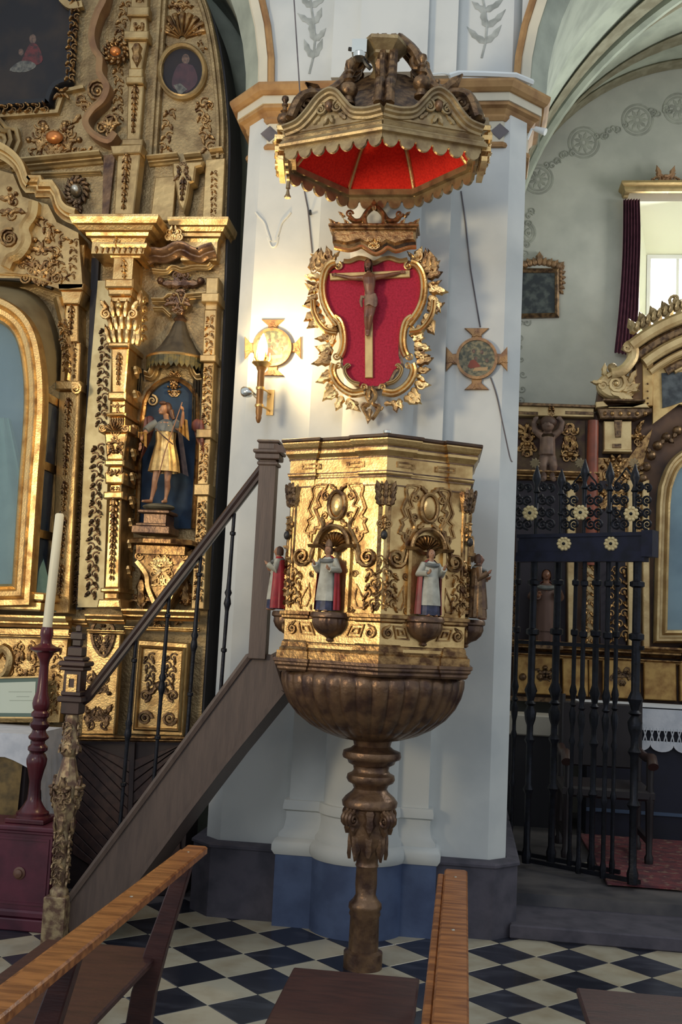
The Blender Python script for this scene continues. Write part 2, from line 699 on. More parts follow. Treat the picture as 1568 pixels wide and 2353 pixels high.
# ---- floor: a bed slab carrying single marble tiles laid on the diagonal
floor = struct(MB().box((-6, -6, -0.12), (6, 9.6, -0.012)).build('floor', GREYST, smooth=False))
TS = 0.2542                     # tile side
PHI = radians(-52.07 + 7.07)    # lattice direction in the world
ta = Vector((cos(PHI), sin(PHI), 0))
tb = Vector((-sin(PHI), cos(PHI), 0))
LX, LY = 0.9125 * CAM_H / 1.55, 5.514 * CAM_H / 1.55
t0 = Vector((LX * cos(YAW) - LY * sin(YAW), LX * sin(YAW) + LY * cos(YAW), 0))


def tile_mesh(name, m):
    h = TS / 2 - 0.0012
    mb = MB()
    b = 0.002
    mb.prism(MF((0, 0, 0), ta, tb, (0, 0, 1)), [(-h, -h), (h, -h), (h, h), (-h, h)], -0.012, 0.0, b)
    o = mb.build(name, m, smooth=False)
    me = o.data
    bpy.data.objects.remove(o)
    return me


WT, BT = tile_mesh('tile', WHITEM), tile_mesh('tile_black', BLACKM)
cand = []
for i in range(-40, 41):
    for j in range(-40, 41):
        c = t0 + ta * (TS * (i + 0.5)) - tb * (TS * (j + 0.5))
        if -2.95 < c.x < 2.35 and 2.75 < c.y < 5.98:
            cand.append((i, j, c))
cand.sort(key=lambda t: (t[2].x + 0.35) ** 2 * 0.6 + (t[2].y - 5.0) ** 2)
for i, j, c in cand[:300]:
    o = bpy.data.objects.new('tile', BT if (i + j) % 2 == 0 else WT)
    COL.objects.link(o)
    o.location = c
    o.parent = floor
# the far rest of the paving, joined
for nm, par, m in (('white_tile_field', 1, WHITEM), ('black_tile_field', 0, BLACKM)):
    mb = MB()
    h = TS / 2 - 0.0012
    fl = MF((0, 0, 0), ta, tb, (0, 0, 1))
    near = {(i, j) for i, j, c in cand[:300]}
    for i in range(-40, 41):
        for j in range(-40, 41):
            c = t0 + ta * (TS * (i + 0.5)) - tb * (TS * (j + 0.5))
            if (i, j) in near or (i + j) % 2 != par or not (-5 < c.x < 5 and -5 < c.y < 6.0):
                continue
            mb.add([c + ta * (h * a) + tb * (h * b) + Vector((0, 0, z)) for z in (-0.012, 0) for a, b in ((-1, -1), (1, -1), (1, 1), (-1, 1))], [(0, 1, 2, 3), (4, 5, 6, 7), (0, 1, 5, 4), (1, 2, 6, 5), (2, 3, 7, 6), (3, 0, 4, 7)])
    o = mb.build(nm, m, floor, smooth=False)
    o['kind'] = 'stuff'

# ---- the pier between the two chapels
PXL, PXR, PYF = -1.42, 0.262, 5.87


def pier_plan(g, ch=0.1, yb=9.3):
    """plan outline of the pier grown by g"""
    return [(PXL - g, yb), (PXL - g, PYF - g + ch), (PXL - g + ch, PYF - g), (PXR + g - ch, PYF - g), (PXR + g, PYF - g + ch), (PXR + g, yb)]


pier = struct(MB().prism(PLAN, pier_plan(0), 0.37, 7.2).build('wall_pier', PLASTER, smooth=False))
CX, CY, CR = -0.535, 5.83, 0.205     # engaged half column
PIL0, PIL1, PILY = -0.925, -0.165, 5.79


def col_plan(g, k=14):
    pts = [(PIL0 - g, PYF + 0.02), (PIL0 - g, PILY - g)]
    r = CR + g
    a = math.asin(min(0.999, (CY - (PILY - g)) / r)) if CY > PILY - g else 0
    pts += arc(CX, CY, r, r, pi + a, 2 * pi - a, k)
    pts += [(PIL1 + g, PILY - g), (PIL1 + g, PYF + 0.02)]
    return pts


shaft = struct(MB().prism(PLAN, col_plan(0), 0.36, 4.6).build('wall_pier_half_column', PLASTER, smooth=True, ang=30))
upper = struct(MB().prism(PLAN, [(PIL0 + 0.02, PYF + 0.02), (PIL0 + 0.02, PILY), (CX - 0.2, PILY), (CX - 0.2, PILY - 0.05), (CX + 0.2, PILY - 0.05), (CX + 0.2, PILY), (PIL1, PILY), (PIL1, PYF + 0.02)], 4.85, 7.2).build('wall_pier_upper_pilaster', PLASTER, smooth=False))
base = MB().sweep(PLAN, col_plan(0), [(0.03, 0.66), (-0.025, 0.66), (-0.03, 0.63), (-0.03, 0.61), (-0.015, 0.60), (-0.012, 0.56), (-0.022, 0.51), (-0.045, 0.485), (-0.045, 0.465), (-0.062, 0.455), (-0.075, 0.43), (-0.075, 0.40), (-0.06, 0.375), (0.03, 0.375)])
struct(base.build('trim_1', PLASTER, ang=50))
DKST = mat('dark_purple_grey_stone', srgb(82, 78, 88), 0.8, 0, srgb(64, 62, 72), 9, 0.2, 25)
plinth = struct(MB().prism(PLAN, pier_plan(0.065, 0.13), 0, 0.372).build('baseboard_pier', DKST, smooth=False))
struct(MB().sweep(PLAN, pier_plan(0.065, 0.13), [(0.06, 0.372), (-0.012, 0.372), (-0.012, 0.385), (0.0, 0.392), (0.06, 0.40)]).build('trim_2', DKST, smooth=False))
struct(MB().prism(PLAN, [(p[0], min(p[1], PYF)) for p in col_plan(0.055)], 0, 0.378).build('baseboard_half_column', BLUEP, smooth=True, ang=30))

# entablature of the pier: bands of different paint, wrapping the chamfered corners
def band(prof, m, n, plan=pier_plan(0, 0.15, 6.3)):
    o = MB().sweep(PLAN, plan, [(-a, b) for a, b in prof]).build('trim_%d' % n, m, smooth=False)
    return struct(o)


band([(-0.03, 4.44), (0.02, 4.44), (0.025, 4.455), (0.02, 4.47), (-0.03, 4.47)], OCHRE, 3)
band([(-0.03, 4.47), (0.012, 4.47), (0.012, 4.60), (-0.03, 4.60)], PLASTERC, 4)
band([(-0.03, 4.60), (0.018, 4.60), (0.03, 4.62), (0.03, 4.635), (0.05, 4.66), (0.075, 4.67), (0.075, 4.69), (-0.03, 4.69)], OCHRE, 5)
band([(-0.03, 4.69), (0.085, 4.69), (0.085, 4.74), (-0.03, 4.74)], PLASTERC, 6)
band([(-0.03, 4.74), (0.10, 4.74), (0.12, 4.755), (0.135, 4.785), (0.135, 4.80), (-0.03, 4.80)], OCHRE, 7)
frz = bpy.data.objects['trim_4']
for x0, m in ((-1.27, GREYST), (-1.16, RIB), (-1.02, GREYST), (0.0, OCHRE), (0.10, GREYST)):
    mb = MB()
    if m is OCHRE:
        mb.prism(MF((x0, PYF - 0.012, 4.535), (1, 0, 0), (0, 0, 1), (0, -1, 0)), arc(0, 0, 0.05, 0.042, 0, 2 * pi - 0.3, 14), 0, 0.004)
    else:
        mb.prism(MF((x0, PYF - 0.012, 4.535), (1, 0, 0), (0, 0, 1), (0, -1, 0)), [(-0.055, 0), (0, -0.05), (0.055, 0), (0, 0.05)], 0, 0.004)
    mb.build('lozenge_panel', m, frz, smooth=False)

# ---- arches springing from the pier: left over the gilded altarpiece, right into the side chapel


def arch(name, cx, R, side, n):
    """archivolt + soffit; side=-1: the arch stands left of the pier"""
    z0 = 4.80
    a0, a1 = (0.0, pi) if side < 0 else (pi, 0.0)
    k = 28

    def pts(r):
        return [(cx + r * cos(a0 + (a1 - a0) * i / k), z0 + r * 1.06 * sin(a0 + (a1 - a0) * i / k)) for i in range(k + 1)]
    fr = MF((0, PYF, 0), (1, 0, 0), (0, 0, 1), (0, -1, 0))
    o = MB().quadgrid
    mb = MB()
    mb.quadgrid([[fr.pt(p[0], p[1], -1.0) for p in pts(R - 0.10)], [fr.pt(p[0], p[1], -0.12) for p in pts(R - 0.10)], [fr.pt(p[0], p[1], 0.0) for p in pts(R)], [fr.pt(p[0], p[1], 0.015) for p in pts(R + 0.0)], [fr.pt(p[0], p[1], 0.015) for p in pts(R + 0.065)], [fr.pt(p[0], p[1], 0.0) for p in pts(R + 0.065)]])
    w = struct(mb.build('wall_arch_' + name, VAULT, ang=25, fixn=False))
    t = MB().sweep(fr, pts(R + 0.035), [(-0.03, 0.0), (-0.03, 0.035), (0.02, 0.035), (0.03, 0.02), (0.03, 0.0)])
    struct(t.build('trim_%d' % n, PLASTERC, ang=30))
    t = MB().sweep(fr, pts(R + 0.085), [(-0.02, 0.0), (-0.02, 0.028), (0.0, 0.034), (0.02, 0.028), (0.02, 0.0)])
    struct(t.build('trim_%d' % (n + 1), OCHRE, ang=30))
    # spandrel wall above the arch, from the pier to the crown
    q = [p for p in pts(R + 0.06)]
    top = [fr.pt(p[0], 7.2, -0.004) for p in q]
    bot = [fr.pt(p[0], p[1], -0.004) for p in q]
    struct_o = MB()
    struct_o.quadgrid([bot, top])
    struct(struct_o.build('wall_spandrel_' + name, PLASTER, smooth=False, fixn=False))


arch('left', -1.36 - 1.75, 1.75, -1, 8)
arch('right', 0.27 + 1.55, 1.55, 1, 10)

# painted grey foliage on the upper pier (flat paint, a raised film)
def foliage(x, ztop, zbot, seed, parent):
    rnd = random.Random(seed)
    fr = MF((0, PYF - 0.002, 0), (1, 0, 0), (0, 0, 1), (0, -1, 0))
    mb = MB()
    n = 9
    stem = [(x + 0.025 * sin(i * 0.9), zbot + (ztop - zbot) * i / n) for i in range(n + 1)]
    mb.sweep(fr, stem, [(-0.006, 0), (-0.006, 0.002), (0.006, 0.002), (0.006, 0)])
    for i in range(1, n):
        for sg in (-1, 1):
            mb.leaf(fr, stem[i][0], stem[i][1], pi / 2 + sg * rnd.uniform(0.5, 1.3), rnd.uniform(0.09, 0.15), 0.045, 0, 0.002, curl=-sg * 0.3)
    return mb.build('painted_foliage', GREYP2, parent, smooth=False)


GREYP2 = mat('grey_fresco_paint', srgb(172, 176, 172), 0.9, 0, srgb(140, 144, 140), 14)
GREYP3 = mat('faint_fresco_paint', srgb(152, 153, 146), 0.9, 0, srgb(176, 178, 168), 10)
foliage(-1.05, 5.9, 4.92, 3, pier)
foliage(-0.02, 5.9, 5.0, 5, pier)
# raised plaster horn motif on the pier under the canopy
fw = PF(PYF)
mb = MB()
for sg in (-1, 1):
    pts = [(628 + sg * 6, 555), (628 + sg * 14, 530), (628 + sg * 20, 512), (628 + sg * 34, 496), (628 + sg * 40, 488)]
    mb.tube([fw.pt(x, y, 0.002) for x, y in smooth_path(pts, 4)], 0.008, 6)
mb.tube([fw.pt(x, y, 0.002) for x, y in smooth_path([(616, 545), (622, 562), (628, 568), (636, 562), (640, 545)], 4)], 0.006, 6)
mb.build('raised_horn_motif', PLASTER, pier)

# ---- right side chapel
wall_back = MB()
WX0, WX1, WZ0, WZ1 = 1.42, 2.35, 4.35, 5.58      # window opening
x0, x1 = -1.4, 4.2
for a, b, c, d in ((x0, WX0, 0, 7.4), (WX1, x1, 0, 7.4), (WX0, WX1, 0, WZ0), (WX0, WX1, WZ1, 7.4)):
    wall_back.box((a, BACKY, c), (b, BACKY + 0.1, d))
CHAPW = mat('chapel_plaster', srgb(194, 194, 186), 0.9, 0, srgb(178, 179, 172), 3, 0.12, 20)
wb = struct(wall_back.build('wall_back', CHAPW, smooth=False))
struct(MB().box((3.9, 6.0, 0), (4.0, BACKY, 7.4)).build('wall_right', CHAPW, smooth=False))
struct(MB().box((0.1, 6.1, 0.0), (PXR - 0.01, BACKY, 7.4)).build('wall_left', CHAPW, smooth=False))

# window reveal, frame, panes, sky behind
SKYM = mat('bright_sky', (1, 1, 1, 1), 1, emit=(0.96, 1.0, 0.98, 1), estr=3.2)
wf = MF((0, BACKY + 0.1, 0), (1, 0, 0), (0, 0, 1), (0, 1, 0))
win = struct(empty('window_1', (1.8, BACKY + 0.3, WZ0)))
rv = MB()
o = [(WX0, WZ0), (WX1, WZ0), (WX1, WZ1), (WX0, WZ1)]
i_ = [(WX0 + 0.16, WZ0 + 0.05), (WX1 - 0.16, WZ0 + 0.05), (WX1 - 0.16, WZ1 - 0.34), (WX0 + 0.16, WZ1 - 0.34)]
rv.quadgrid([[wf.pt(p[0], p[1], -0.1) for p in o], [wf.pt(p[0], p[1], 0.35) for p in i_]], closed_u=True)
rv.build('window_reveal', mat('reveal_plaster', srgb(226, 228, 206), 0.9), win, smooth=False)
fm = MB()
fm.ring(wf, i_, inset(i_, 0.035), 0.33, 0.38)
fm.box((1.85, BACKY + 0.44, WZ0 + 0.05), (1.875, BACKY + 0.47, WZ1 - 0.34))
fm.build('window_frame', WHITEPL, win, smooth=False)
MB().box((WX0 + 0.18, BACKY + 0.45, WZ0 + 0.07), (WX1 - 0.18, BACKY + 0.455, WZ1 - 0.36)).build('window_pane', mat('window_glass', (1, 1, 1, 1), 0.02, trans=1.0), win, smooth=False)
tag(MB().box((0.9, BACKY + 0.9, WZ0 - 0.6), (2.9, BACKY + 0.92, WZ1 + 0.8)).build('sky_beyond_window', SKYM, None, smooth=False), 'white overcast sky behind the chapel window', 'sky', kind='structure')
finish_root(win)

# vault: web between the wall arch and the diagonal rib, painted bands
VXC, VA, VZS, VH = 1.95, 1.68, 5.15, 1.72


def vz(x):
    t = max(0.0, 1 - ((x - VXC) / VA) ** 2)
    return VZS + VH * sqrt(t)


def vault_pt(x, s):
    """s: 0 at the back wall, 1 on the diagonal groin"""
    ydiag = BACKY - (x - (VXC - VA)) * 1.6 / VA
    return Vector((x, BACKY - 0.001 + (ydiag - BACKY) * s, vz(x)))


xs = [VXC - VA + VA * (1 - cos(pi / 2 * i / 20)) for i in range(21)]
mb = MB()
mb.quadgrid([[vault_pt(x, s / 6) for x in xs] for s in range(7)])
# second web: from the diagonal to the nave arch side
mb.quadgrid([[Vector((x + (VXC - VA - x) * t, vault_pt(x, 1).y + (6.15 - vault_pt(x, 1).y) * t * 0.0, vz(x))) for x in xs] for t in (0, 1)])
mb.quadgrid([[Vector((x, vault_pt(x, 1).y + (6.0 - vault_pt(x, 1).y) * t, vz(x) + 0.25 * t)) for x in xs] for t in (0, 0.5, 1)])
mb.quadgrid([[Vector((VXC + (VXC - x) if q else x, y, vz(x) + 0.25 * (1 if y < 6.5 else 0))) for x in reversed(xs)] for q, y in ((1, BACKY), (1, 6.0))])
ceil = struct(mb.build('ceiling', VAULT, ang=30, fixn=False))


def vband(name, pts, w0, w1, m):
    """strip on the vault between two edge curves with a little thickness"""
    a, b = pts
    mb = MB()
    dn = Vector((0, -0.012, -0.02))
    mb.quadgrid([a, [p + dn for p in a], [p + dn for p in b], b])
    return mb.build(name, m, ceil, ang=30, fixn=False)


def wall_pt(x, w):
    """point w metres inside the wall arch on the web along Y"""
    p = vault_pt(x, 0)
    return p + Vector((0, -w, 0))


vband('wall_rib', ([wall_pt(x, 0.0) for x in xs], [wall_pt(x, 0.16) for x in xs]), 0, 0, RIB)
vband('painted_band', ([vault_pt(x, 0.3) for x in xs], [vault_pt(x, 0.44) for x in xs]), 0, 0, RIB)
vband('painted_band', ([vault_pt(x, 0.80) for x in xs], [vault_pt(x, 0.92) for x in xs]), 0, 0, RIB)
rb = [vault_pt(x, 1) + Vector((0, 0, -0.02)) for x in xs]
MB().tube(rb, 0.06, 8).build('diagonal_rib', VAULT, ceil)
vband('painted_band', ([vault_pt(x, 1) + Vector((0, -0.10, 0.0)) for x in xs], [vault_pt(x, 1) + Vector((0, -0.32, 0.02)) for x in xs]), 0, 0, RIB)

# fresco wreaths following the wall arch: raised paint film
fb = PF(BACKY)
for (x, y, r) in ((1238, 412, 33), (1343, 328, 35), (1466, 276, 35), (1205, 535, 26), (1560, 250, 34)):
    mb = MB()
    for rr in (1.0, 0.78):
        mb.sweep(fb, arc(x, y, r * rr, r * rr, 0, 2 * pi * 23 / 24, 23), [(-0.009, 0.001), (-0.009, 0.003), (0.009, 0.003), (0.009, 0.001)], closed=True)
    for k in range(9):
        a = 2 * pi * k / 9
        mb.leaf(fb, x + r * 0.12 * cos(a), y + r * 0.12 * sin(a), a, r * 0.6, r * 0.28, 0.001, 0.003)
    mb.build('painted_wreath', GREYP3, wb, smooth=False)
mb = MB()
rnd = random.Random(8)
for (xa, ya), (xb, yb) in (((1225, 480), (1205, 600)), ((1262, 385), (1315, 348)), ((1375, 315), (1434, 290)), ((1495, 262), (1540, 250)), ((1200, 740), (1200, 920)), ((1215, 600), (1212, 740))):
    for k in range(7):
        t = k / 6
        mb.scroll(fb, xa + (xb - xa) * t + rnd.uniform(-6, 6), ya + (yb - ya) * t + rnd.uniform(-6, 6), 9, 0.0, rnd.uniform(0, 6), 1.2, rnd.choice((-1, 1)), 1.6)
mb.build('painted_scroll_border', GREYP3, wb)

# chapel floor and step
CHF = 0.14
struct(MB().box((PXR + 0.03, 5.86, 0), (3.9, 6.35, 0.075), 0.008).build('trim_12', DKST, smooth=False))
struct(MB().box((PXR + 0.03, 6.30, 0), (3.9, BACKY, CHF)).build('floor_chapel', mat('chapel_tile', srgb(96, 92, 92), 0.5, 0, srgb(56, 56, 62), 3), smooth=False))
for i in range(7):
    for j in range(4):
        c = Vector((0.55 + 0.36 * (i * 0.5 + j * 0.5) + 0.25, 6.62 + 0.36 * (j * 0.5 - i * 0.5) + 0.75, CHF))
        if c.x < 2.6 and 6.5 < c.y < 7.2:
            o = bpy.data.objects.new('tile', WT if i % 2 else BT)
            COL.objects.link(o)
            o.location = c + Vector((0, 0, 0.012))
            o.parent = bpy.data.objects['floor_chapel']
# left chapel: wall behind the altarpiece
struct(MB().box((-5, 6.95, 0), (-1.3, 7.05, 7.4)).build('wall_left_chapel', VAULT, smooth=False))
# ================================================================== GILDED ALTARPIECE, LEFT CHAPEL
def strip(mb, f, a, b, w, n, seed, size=1.0, step=None, d=0.02):
    """continuous running foliage between two points: alternating volutes, leaves and bosses"""
    rnd = random.Random(seed)
    L = sqrt((b[0] - a[0]) ** 2 + (b[1] - a[1]) ** 2)
    step = step or w * 0.85
    k = max(2, int(L / step))
    ux, uy = (b[0] - a[0]) / L, (b[1] - a[1]) / L
    ang = atan2(uy, ux)
    for i in range(k):
        t = (i + 0.5) / k
        x, y = a[0] + (b[0] - a[0]) * t, a[1] + (b[1] - a[1]) * t
        sg = 1 if i % 2 else -1
        ox, oy = -uy * sg * w * 0.2, ux * sg * w * 0.2
        mb.scroll(f, x + ox, y + oy, w * 0.33 * size, n, ang + (pi / 2 + 0.7) * sg, 1.25, sg, w * 0.085)
        mb.leaf(f, x - ox * 0.6, y - oy * 0.6, ang - sg * (1.0 + rnd.uniform(-0.3, 0.3)), w * 0.55, w * 0.34, n, d, curl=0.25 * sg)
        mb.leaf(f, x + ox, y + oy, ang + sg * (0.5 + rnd.uniform(-0.3, 0.3)), w * 0.6, w * 0.3, n, d, curl=-0.25 * sg)
        if i % 3 == 0:
            mb.boss(f, x - ox * 1.2, y - oy * 1.2, w * 0.13, w * 0.13, n, d * 1.2, 6)


def carve(mb, f, cx, cy, rx, ry, n, seed, k=14, size=None, d=0.02, sym=True):
    """symmetrical carved cluster in an ellipse: volutes, leaves, bosses"""
    rnd = random.Random(seed)
    size = size or min(rx, ry) * 0.5
    for i in range(k):
        a = rnd.uniform(0, 2 * pi)
        q = sqrt(rnd.uniform(0.05, 1.0))
        x, y = rx * q * abs(cos(a)), ry * q * sin(a)
        s = size * rnd.uniform(0.6, 1.15)
        kind = rnd.random()
        th = rnd.uniform(0, 2 * pi)
        for sg in ((1, -1) if sym else (1,)):
            if kind < 0.4:
                mb.scroll(f, cx + sg * x, cy + y, s * 0.6, n, (th if sg > 0 else pi - th), 1.3, sg, s * 0.15)
            elif kind < 0.85:
                mb.leaf(f, cx + sg * x * 0.7, cy + y * 0.7, (th if sg > 0 else pi - th), s * 1.5, s * 0.8, n, d, curl=0.3 * sg)
            else:
                mb.boss(f, cx + sg * x, cy + y, s * 0.35, s * 0.35, n, d * 1.3, 6)


def drop(mb, f, x0, y0, x1, y1, w, n, seed, d=0.018):
    """hanging festoon that narrows downward"""
    L = sqrt((x1 - x0) ** 2 + (y1 - y0) ** 2)
    k = max(3, int(L / (w * 0.6)))
    ang = atan2(y1 - y0, x1 - x0)
    for i in range(k):
        t = i / k
        s = w * (1 - 0.55 * t)
        x, y = x0 + (x1 - x0) * t, y0 + (y1 - y0) * t
        for da in (-0.8, 0.8):
            mb.leaf(f, x, y, ang + da, s * 0.75, s * 0.42, n, d, curl=-0.3 * (1 if da > 0 else -1))
        mb.leaf(f, x, y, ang, s * 0.9, s * 0.4, n + d * 0.5, d)
        mb.boss(f, x, y, s * 0.2, s * 0.2, n + d * 0.3, d * 1.3, 6)


def cornice(mb, f, x0, y0, x1, y1, prof):
    """straight moulding between two pixels, prof: (up metres, out metres)"""
    mb.sweep(f, [(x0, y0), (x1, y1)], [(-a, b) for a, b in prof])


CORN = [(0.0, 0.0), (0.0, 0.02), (0.012, 0.03), (0.02, 0.05), (0.028, 0.05), (0.034, 0.075), (0.05, 0.09), (0.06, 0.09), (0.06, 0.0)]


def scaled(prof, a, b):
    return [(p[0] * a, p[1] * b) for p in prof]


ret = empty('altarpiece', (-2.2, 6.4, 0), 'tall gilded baroque altarpiece filling the arch left of the white pier', 'altarpiece')
F62, F63, F61, F60 = PF(6.2), PF(6.30), PF(6.12), PF(6.0)
ARC = smooth_path([(520, 372), (521, 300), (516, 220), (506, 130), (488, 40), (462, -30), (425, -110), (370, -190)], 4)
OUT = [(455, 1692), (476, 1350), (497, 1000), (510, 690)] + ARC + [(-420, -260), (-520, 1720)]
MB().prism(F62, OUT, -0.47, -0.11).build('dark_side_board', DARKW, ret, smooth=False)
INN = inset(OUT, 0.012 / F62.s)
MB().prism(F62, INN, -0.115, -0.10).build('back_panel', GOLDR, ret, smooth=False)

# ---- top register: arched border and upright mouldings
mb = MB()
rod = [(0.0, 0), (0.0, 0.02), (0.008, 0.032), (0.018, 0.032), (0.022, 0.022), (0.028, 0.022), (0.034, 0.04), (0.05, 0.04), (0.056, 0.02), (0.056, 0)]
mb.sweep(F63, ARC, [(-a, b + 0.02) for a, b in rod])
mb.build('arched_border_moulding', GOLDR, ret)
mb = MB()
mb.sweep(F63, [(378, -60), (377, 0), (354, 372)], [(a - 0.028, b) for a, b in rod])
mb.build('upright_moulding', GOLDR, ret)

# ---- top pilaster (estipite) with stacked blocks
mb = MB()
ax = lambda y: 322 - (y - 100) * 0.045
for y0, y1, w0, w1, d in ((-60, 30, 17, 20, 0.05), (30, 50, 25, 25, 0.075), (50, 88, 18, 22, 0.05), (88, 106, 28, 28, 0.09), (106, 170, 22, 13, 0.06), (170, 190, 16, 16, 0.07), (190, 205, 20, 20, 0.08), (205, 330, 18, 15, 0.05), (330, 345, 24, 24, 0.07)):
    mb.prism(F63, [(ax(y0) - w0, y0), (ax(y0) + w0, y0), (ax(y1) + w1, y1), (ax(y1) - w1, y1)], 0, d, 0.006)
mb.build('upper_pilaster', GOLDP, ret, smooth=False)
mb = MB()
mb.leaf(F63, ax(112), 112, pi / 2, 55, 26, 0.06, 0.025)
carve(mb, F63, ax(40), 66, 14, 12, 0.05, 4, 6, 10)
drop(mb, F63, ax(210), 210, ax(320), 320, 22, 0.05, 3)
carve(mb, F63, ax(-5), -5, 12, 20, 0.05, 14, 6, 10)
mb.build('carved_foliage', GOLDO, ret)

# ---- shell and foliage round the oval portrait
mb = MB()
mb.shell(F63, 420, 92, 62, 0, 0.035, -pi * 0.92, -pi * 0.08, 9)
mb.scroll(F63, 455, 68, 14, 0, 0, 1.6, 1, 4)
mb.scroll(F63, 393, 62, 13, 0, pi, 1.6, -1, 4)
carve(mb, F63, 415, 20, 26, 20, 0, 5, 9, 16)
strip(mb, F63, (388, 105), (372, 115), 16, 0, 6)
strip(mb, F63, (455, 92), (472, 120), 16, 0, 7)
mb.build('carved_shell', GOLDO, ret)
mb = MB()
strip(mb, F63, (392, 245), (378, 352), 30, 0, 8, 1.0, 22)
strip(mb, F63, (462, 225), (480, 352), 34, 0, 9, 1.1, 22)
carve(mb, F63, 470, 250, 20, 26, 0, 10, 7, 16, sym=False)
mb.build('carved_foliage', GOLDO, ret)

# ---- big S-scroll bracket
mb = MB()
P = smooth_path([(258, -40), (250, 15), (234, 50), (222, 95), (228, 130), (240, 150), (240, 185), (256, 215), (246, 245), (222, 268), (208, 295), (224, 322), (258, 338), (275, 320)], 5)
mb.sweep(F63, P, [(-0.02, 0), (-0.02, 0.10), (0.0, 0.11), (0.02, 0.10), (0.02, 0)])
mb.build('scroll_bracket', mat('worn_bole', (0.23, 0.12, 0.06, 1), 0.5, 0.3, (0.34, 0.2, 0.09, 1), 8), ret)
mb = MB()
mb.scroll(F63, 229, 216, 25, 0.03, -0.3, 2.4, -1, 5.5)
mb.scroll(F63, 262, 288, 18, 0.04, 2, 1.8, 1, 5)
mb.scroll(F63, 240, 303, 14, 0.04, 0, 1.6, -1, 4)
strip(mb, F63, (292, 0), (270, 100), 26, 0.0, 11, 1.0, 20)
strip(mb, F63, (272, 150), (272, 280), 26, 0.0, 12, 1.0, 20)
carve(mb, F63, 258, 305, 22, 18, 0.05, 13, 7, 14)
mb.build('carved_volutes', GOLDO, ret)
# cartouche with orange stone
mb = MB()
for k in range(12):
    a = 2 * pi * k / 12
    mb.leaf(F63, 271 + 16 * cos(a), 126 + 14 * sin(a), a + 0.4, 20, 14, 0.03, 0.03, curl=0.4)
    mb.boss(F63, 271 + 22 * cos(a + 0.2), 126 + 19 * sin(a + 0.2), 5, 5, 0.04, 0.025, 6)
w = mb.build('carved_cartouche', GOLDO, ret)
MB().boss(F63, 271, 128, 13, 11, 0.05, 0.03, 12).build('orange_boss', mat('copper_red_glaze', (0.62, 0.22, 0.06, 1), 0.3, 0.6), w)
mb = MB()
carve(mb, F63, 125, 318, 62, 40, 0.0, 15, 26, 22)
strip(mb, F63, (62, 350), (215, 350), 22, 0, 16, 1, 18)
carve(mb, F63, 180, 250, 24, 26, 0.0, 17, 10, 18, sym=False)
w = mb.build('carved_cartouche', GOLDO, ret)
MB().boss(F63, 128, 319, 20, 15, 0.02, 0.035, 12).build('orange_boss', MATS['copper_red_glaze'], w)
# octagonal moulded frame fragment at the left edge
mb = MB()
for s_, d in ((1.0, 0.05), (0.72, 0.065), (0.45, 0.045)):
    mb.sweep(F63, [(-10 + p[0] * s_, 325 + p[1] * s_) for p in ((-60, -30), (-25, -52), (10, -50), (30, -25), (52, -22), (58, 5), (44, 40), (20, 48), (-20, 56), (-60, 30))], [(-0.012, 0), (-0.012, d * 0.8), (0, d), (0.012, d * 0.8), (0.012, 0)], closed=True)
mb.build('faceted_frame', GOLDP, ret)

# ---- attic cornice line, frieze panel with silver boss, pedestal and corbels
mb = MB()
cornice(mb, F63, 30, 398, 240, 378, scaled(CORN, 0.9, 1.0))
cornice(mb, F63, 345, 385, 415, 378, scaled(CORN, 0.8, 0.8))
cornice(mb, F63, 432, 384, 470, 380, scaled(CORN, 0.8, 1.0))
cornice(mb, F63, 490, 372, 520, 368, scaled(CORN, 0.8, 1.0))
cornice(mb, F63, 55, 412, 235, 404, scaled(CORN, 0.35, 0.4))
mb.build('attic_cornice', GOLDP, ret, smooth=False)
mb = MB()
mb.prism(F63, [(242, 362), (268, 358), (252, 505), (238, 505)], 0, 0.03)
mb.build('brown_pilaster', BRONZE, ret, smooth=False)  # narrow flat pilaster in dark brown gilt
mb = MB()
mb.prism(F62, [(262, 346), (334, 342), (330, 362), (266, 366)], -0.05, 0.07, 0.006)
mb.prism(F62, [(276, 364), (328, 360), (312, 500), (268, 500)], -0.05, 0.05, 0.006)
mb.prism(F62, [(470, 362), (515, 358), (508, 505), (462, 505)], -0.08, -0.03, 0.004)
mb.prism(F62, [(352, 400), (400, 396), (392, 500), (340, 500)], -0.08, -0.05, 0.004)
mb.build('attic_pedestal', GOLDP, ret, smooth=False)
mb = MB()
drop(mb, F62, 298, 366, 290, 495, 26, 0.05, 18)
strip(mb, F62, (490, 385), (488, 500), 16, -0.03, 19)
mb.build('carved_drop', GOLDO, ret)
mb = MB()
mb.prism(F62, [(398, 376), (470, 372), (466, 384), (452, 388), (448, 420), (438, 424), (432, 460), (424, 492), (412, 470), (405, 430), (398, 400)], -0.08, 0.02, 0.01)
mb.build('stepped_corbel', GOLDP, ret, smooth=False)
mb = MB()
carve(mb, F62, 422, 400, 14, 24, 0.02, 20, 8, 12)
drop(mb, F62, 424, 415, 420, 470, 20, 0.02, 21)
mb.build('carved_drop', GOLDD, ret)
mb = MB()
for k in range(14):
    a = 2 * pi * k / 14
    mb.leaf(F63, 178 + 15 * cos(a), 441 + 19 * sin(a), a + 0.5, 20, 14, 0.01, 0.03, curl=0.4)
drop(mb, F63, 180, 470, 182, 500, 26, 0.01, 22)
w = mb.build('carved_cartouche', GOLDD, ret)
MB().boss(F63, 178, 441, 13, 15, 0.02, 0.05, 12).build('silver_boss', mat('silver_gilt', (0.66, 0.60, 0.48, 1), 0.28, 0.9), w)

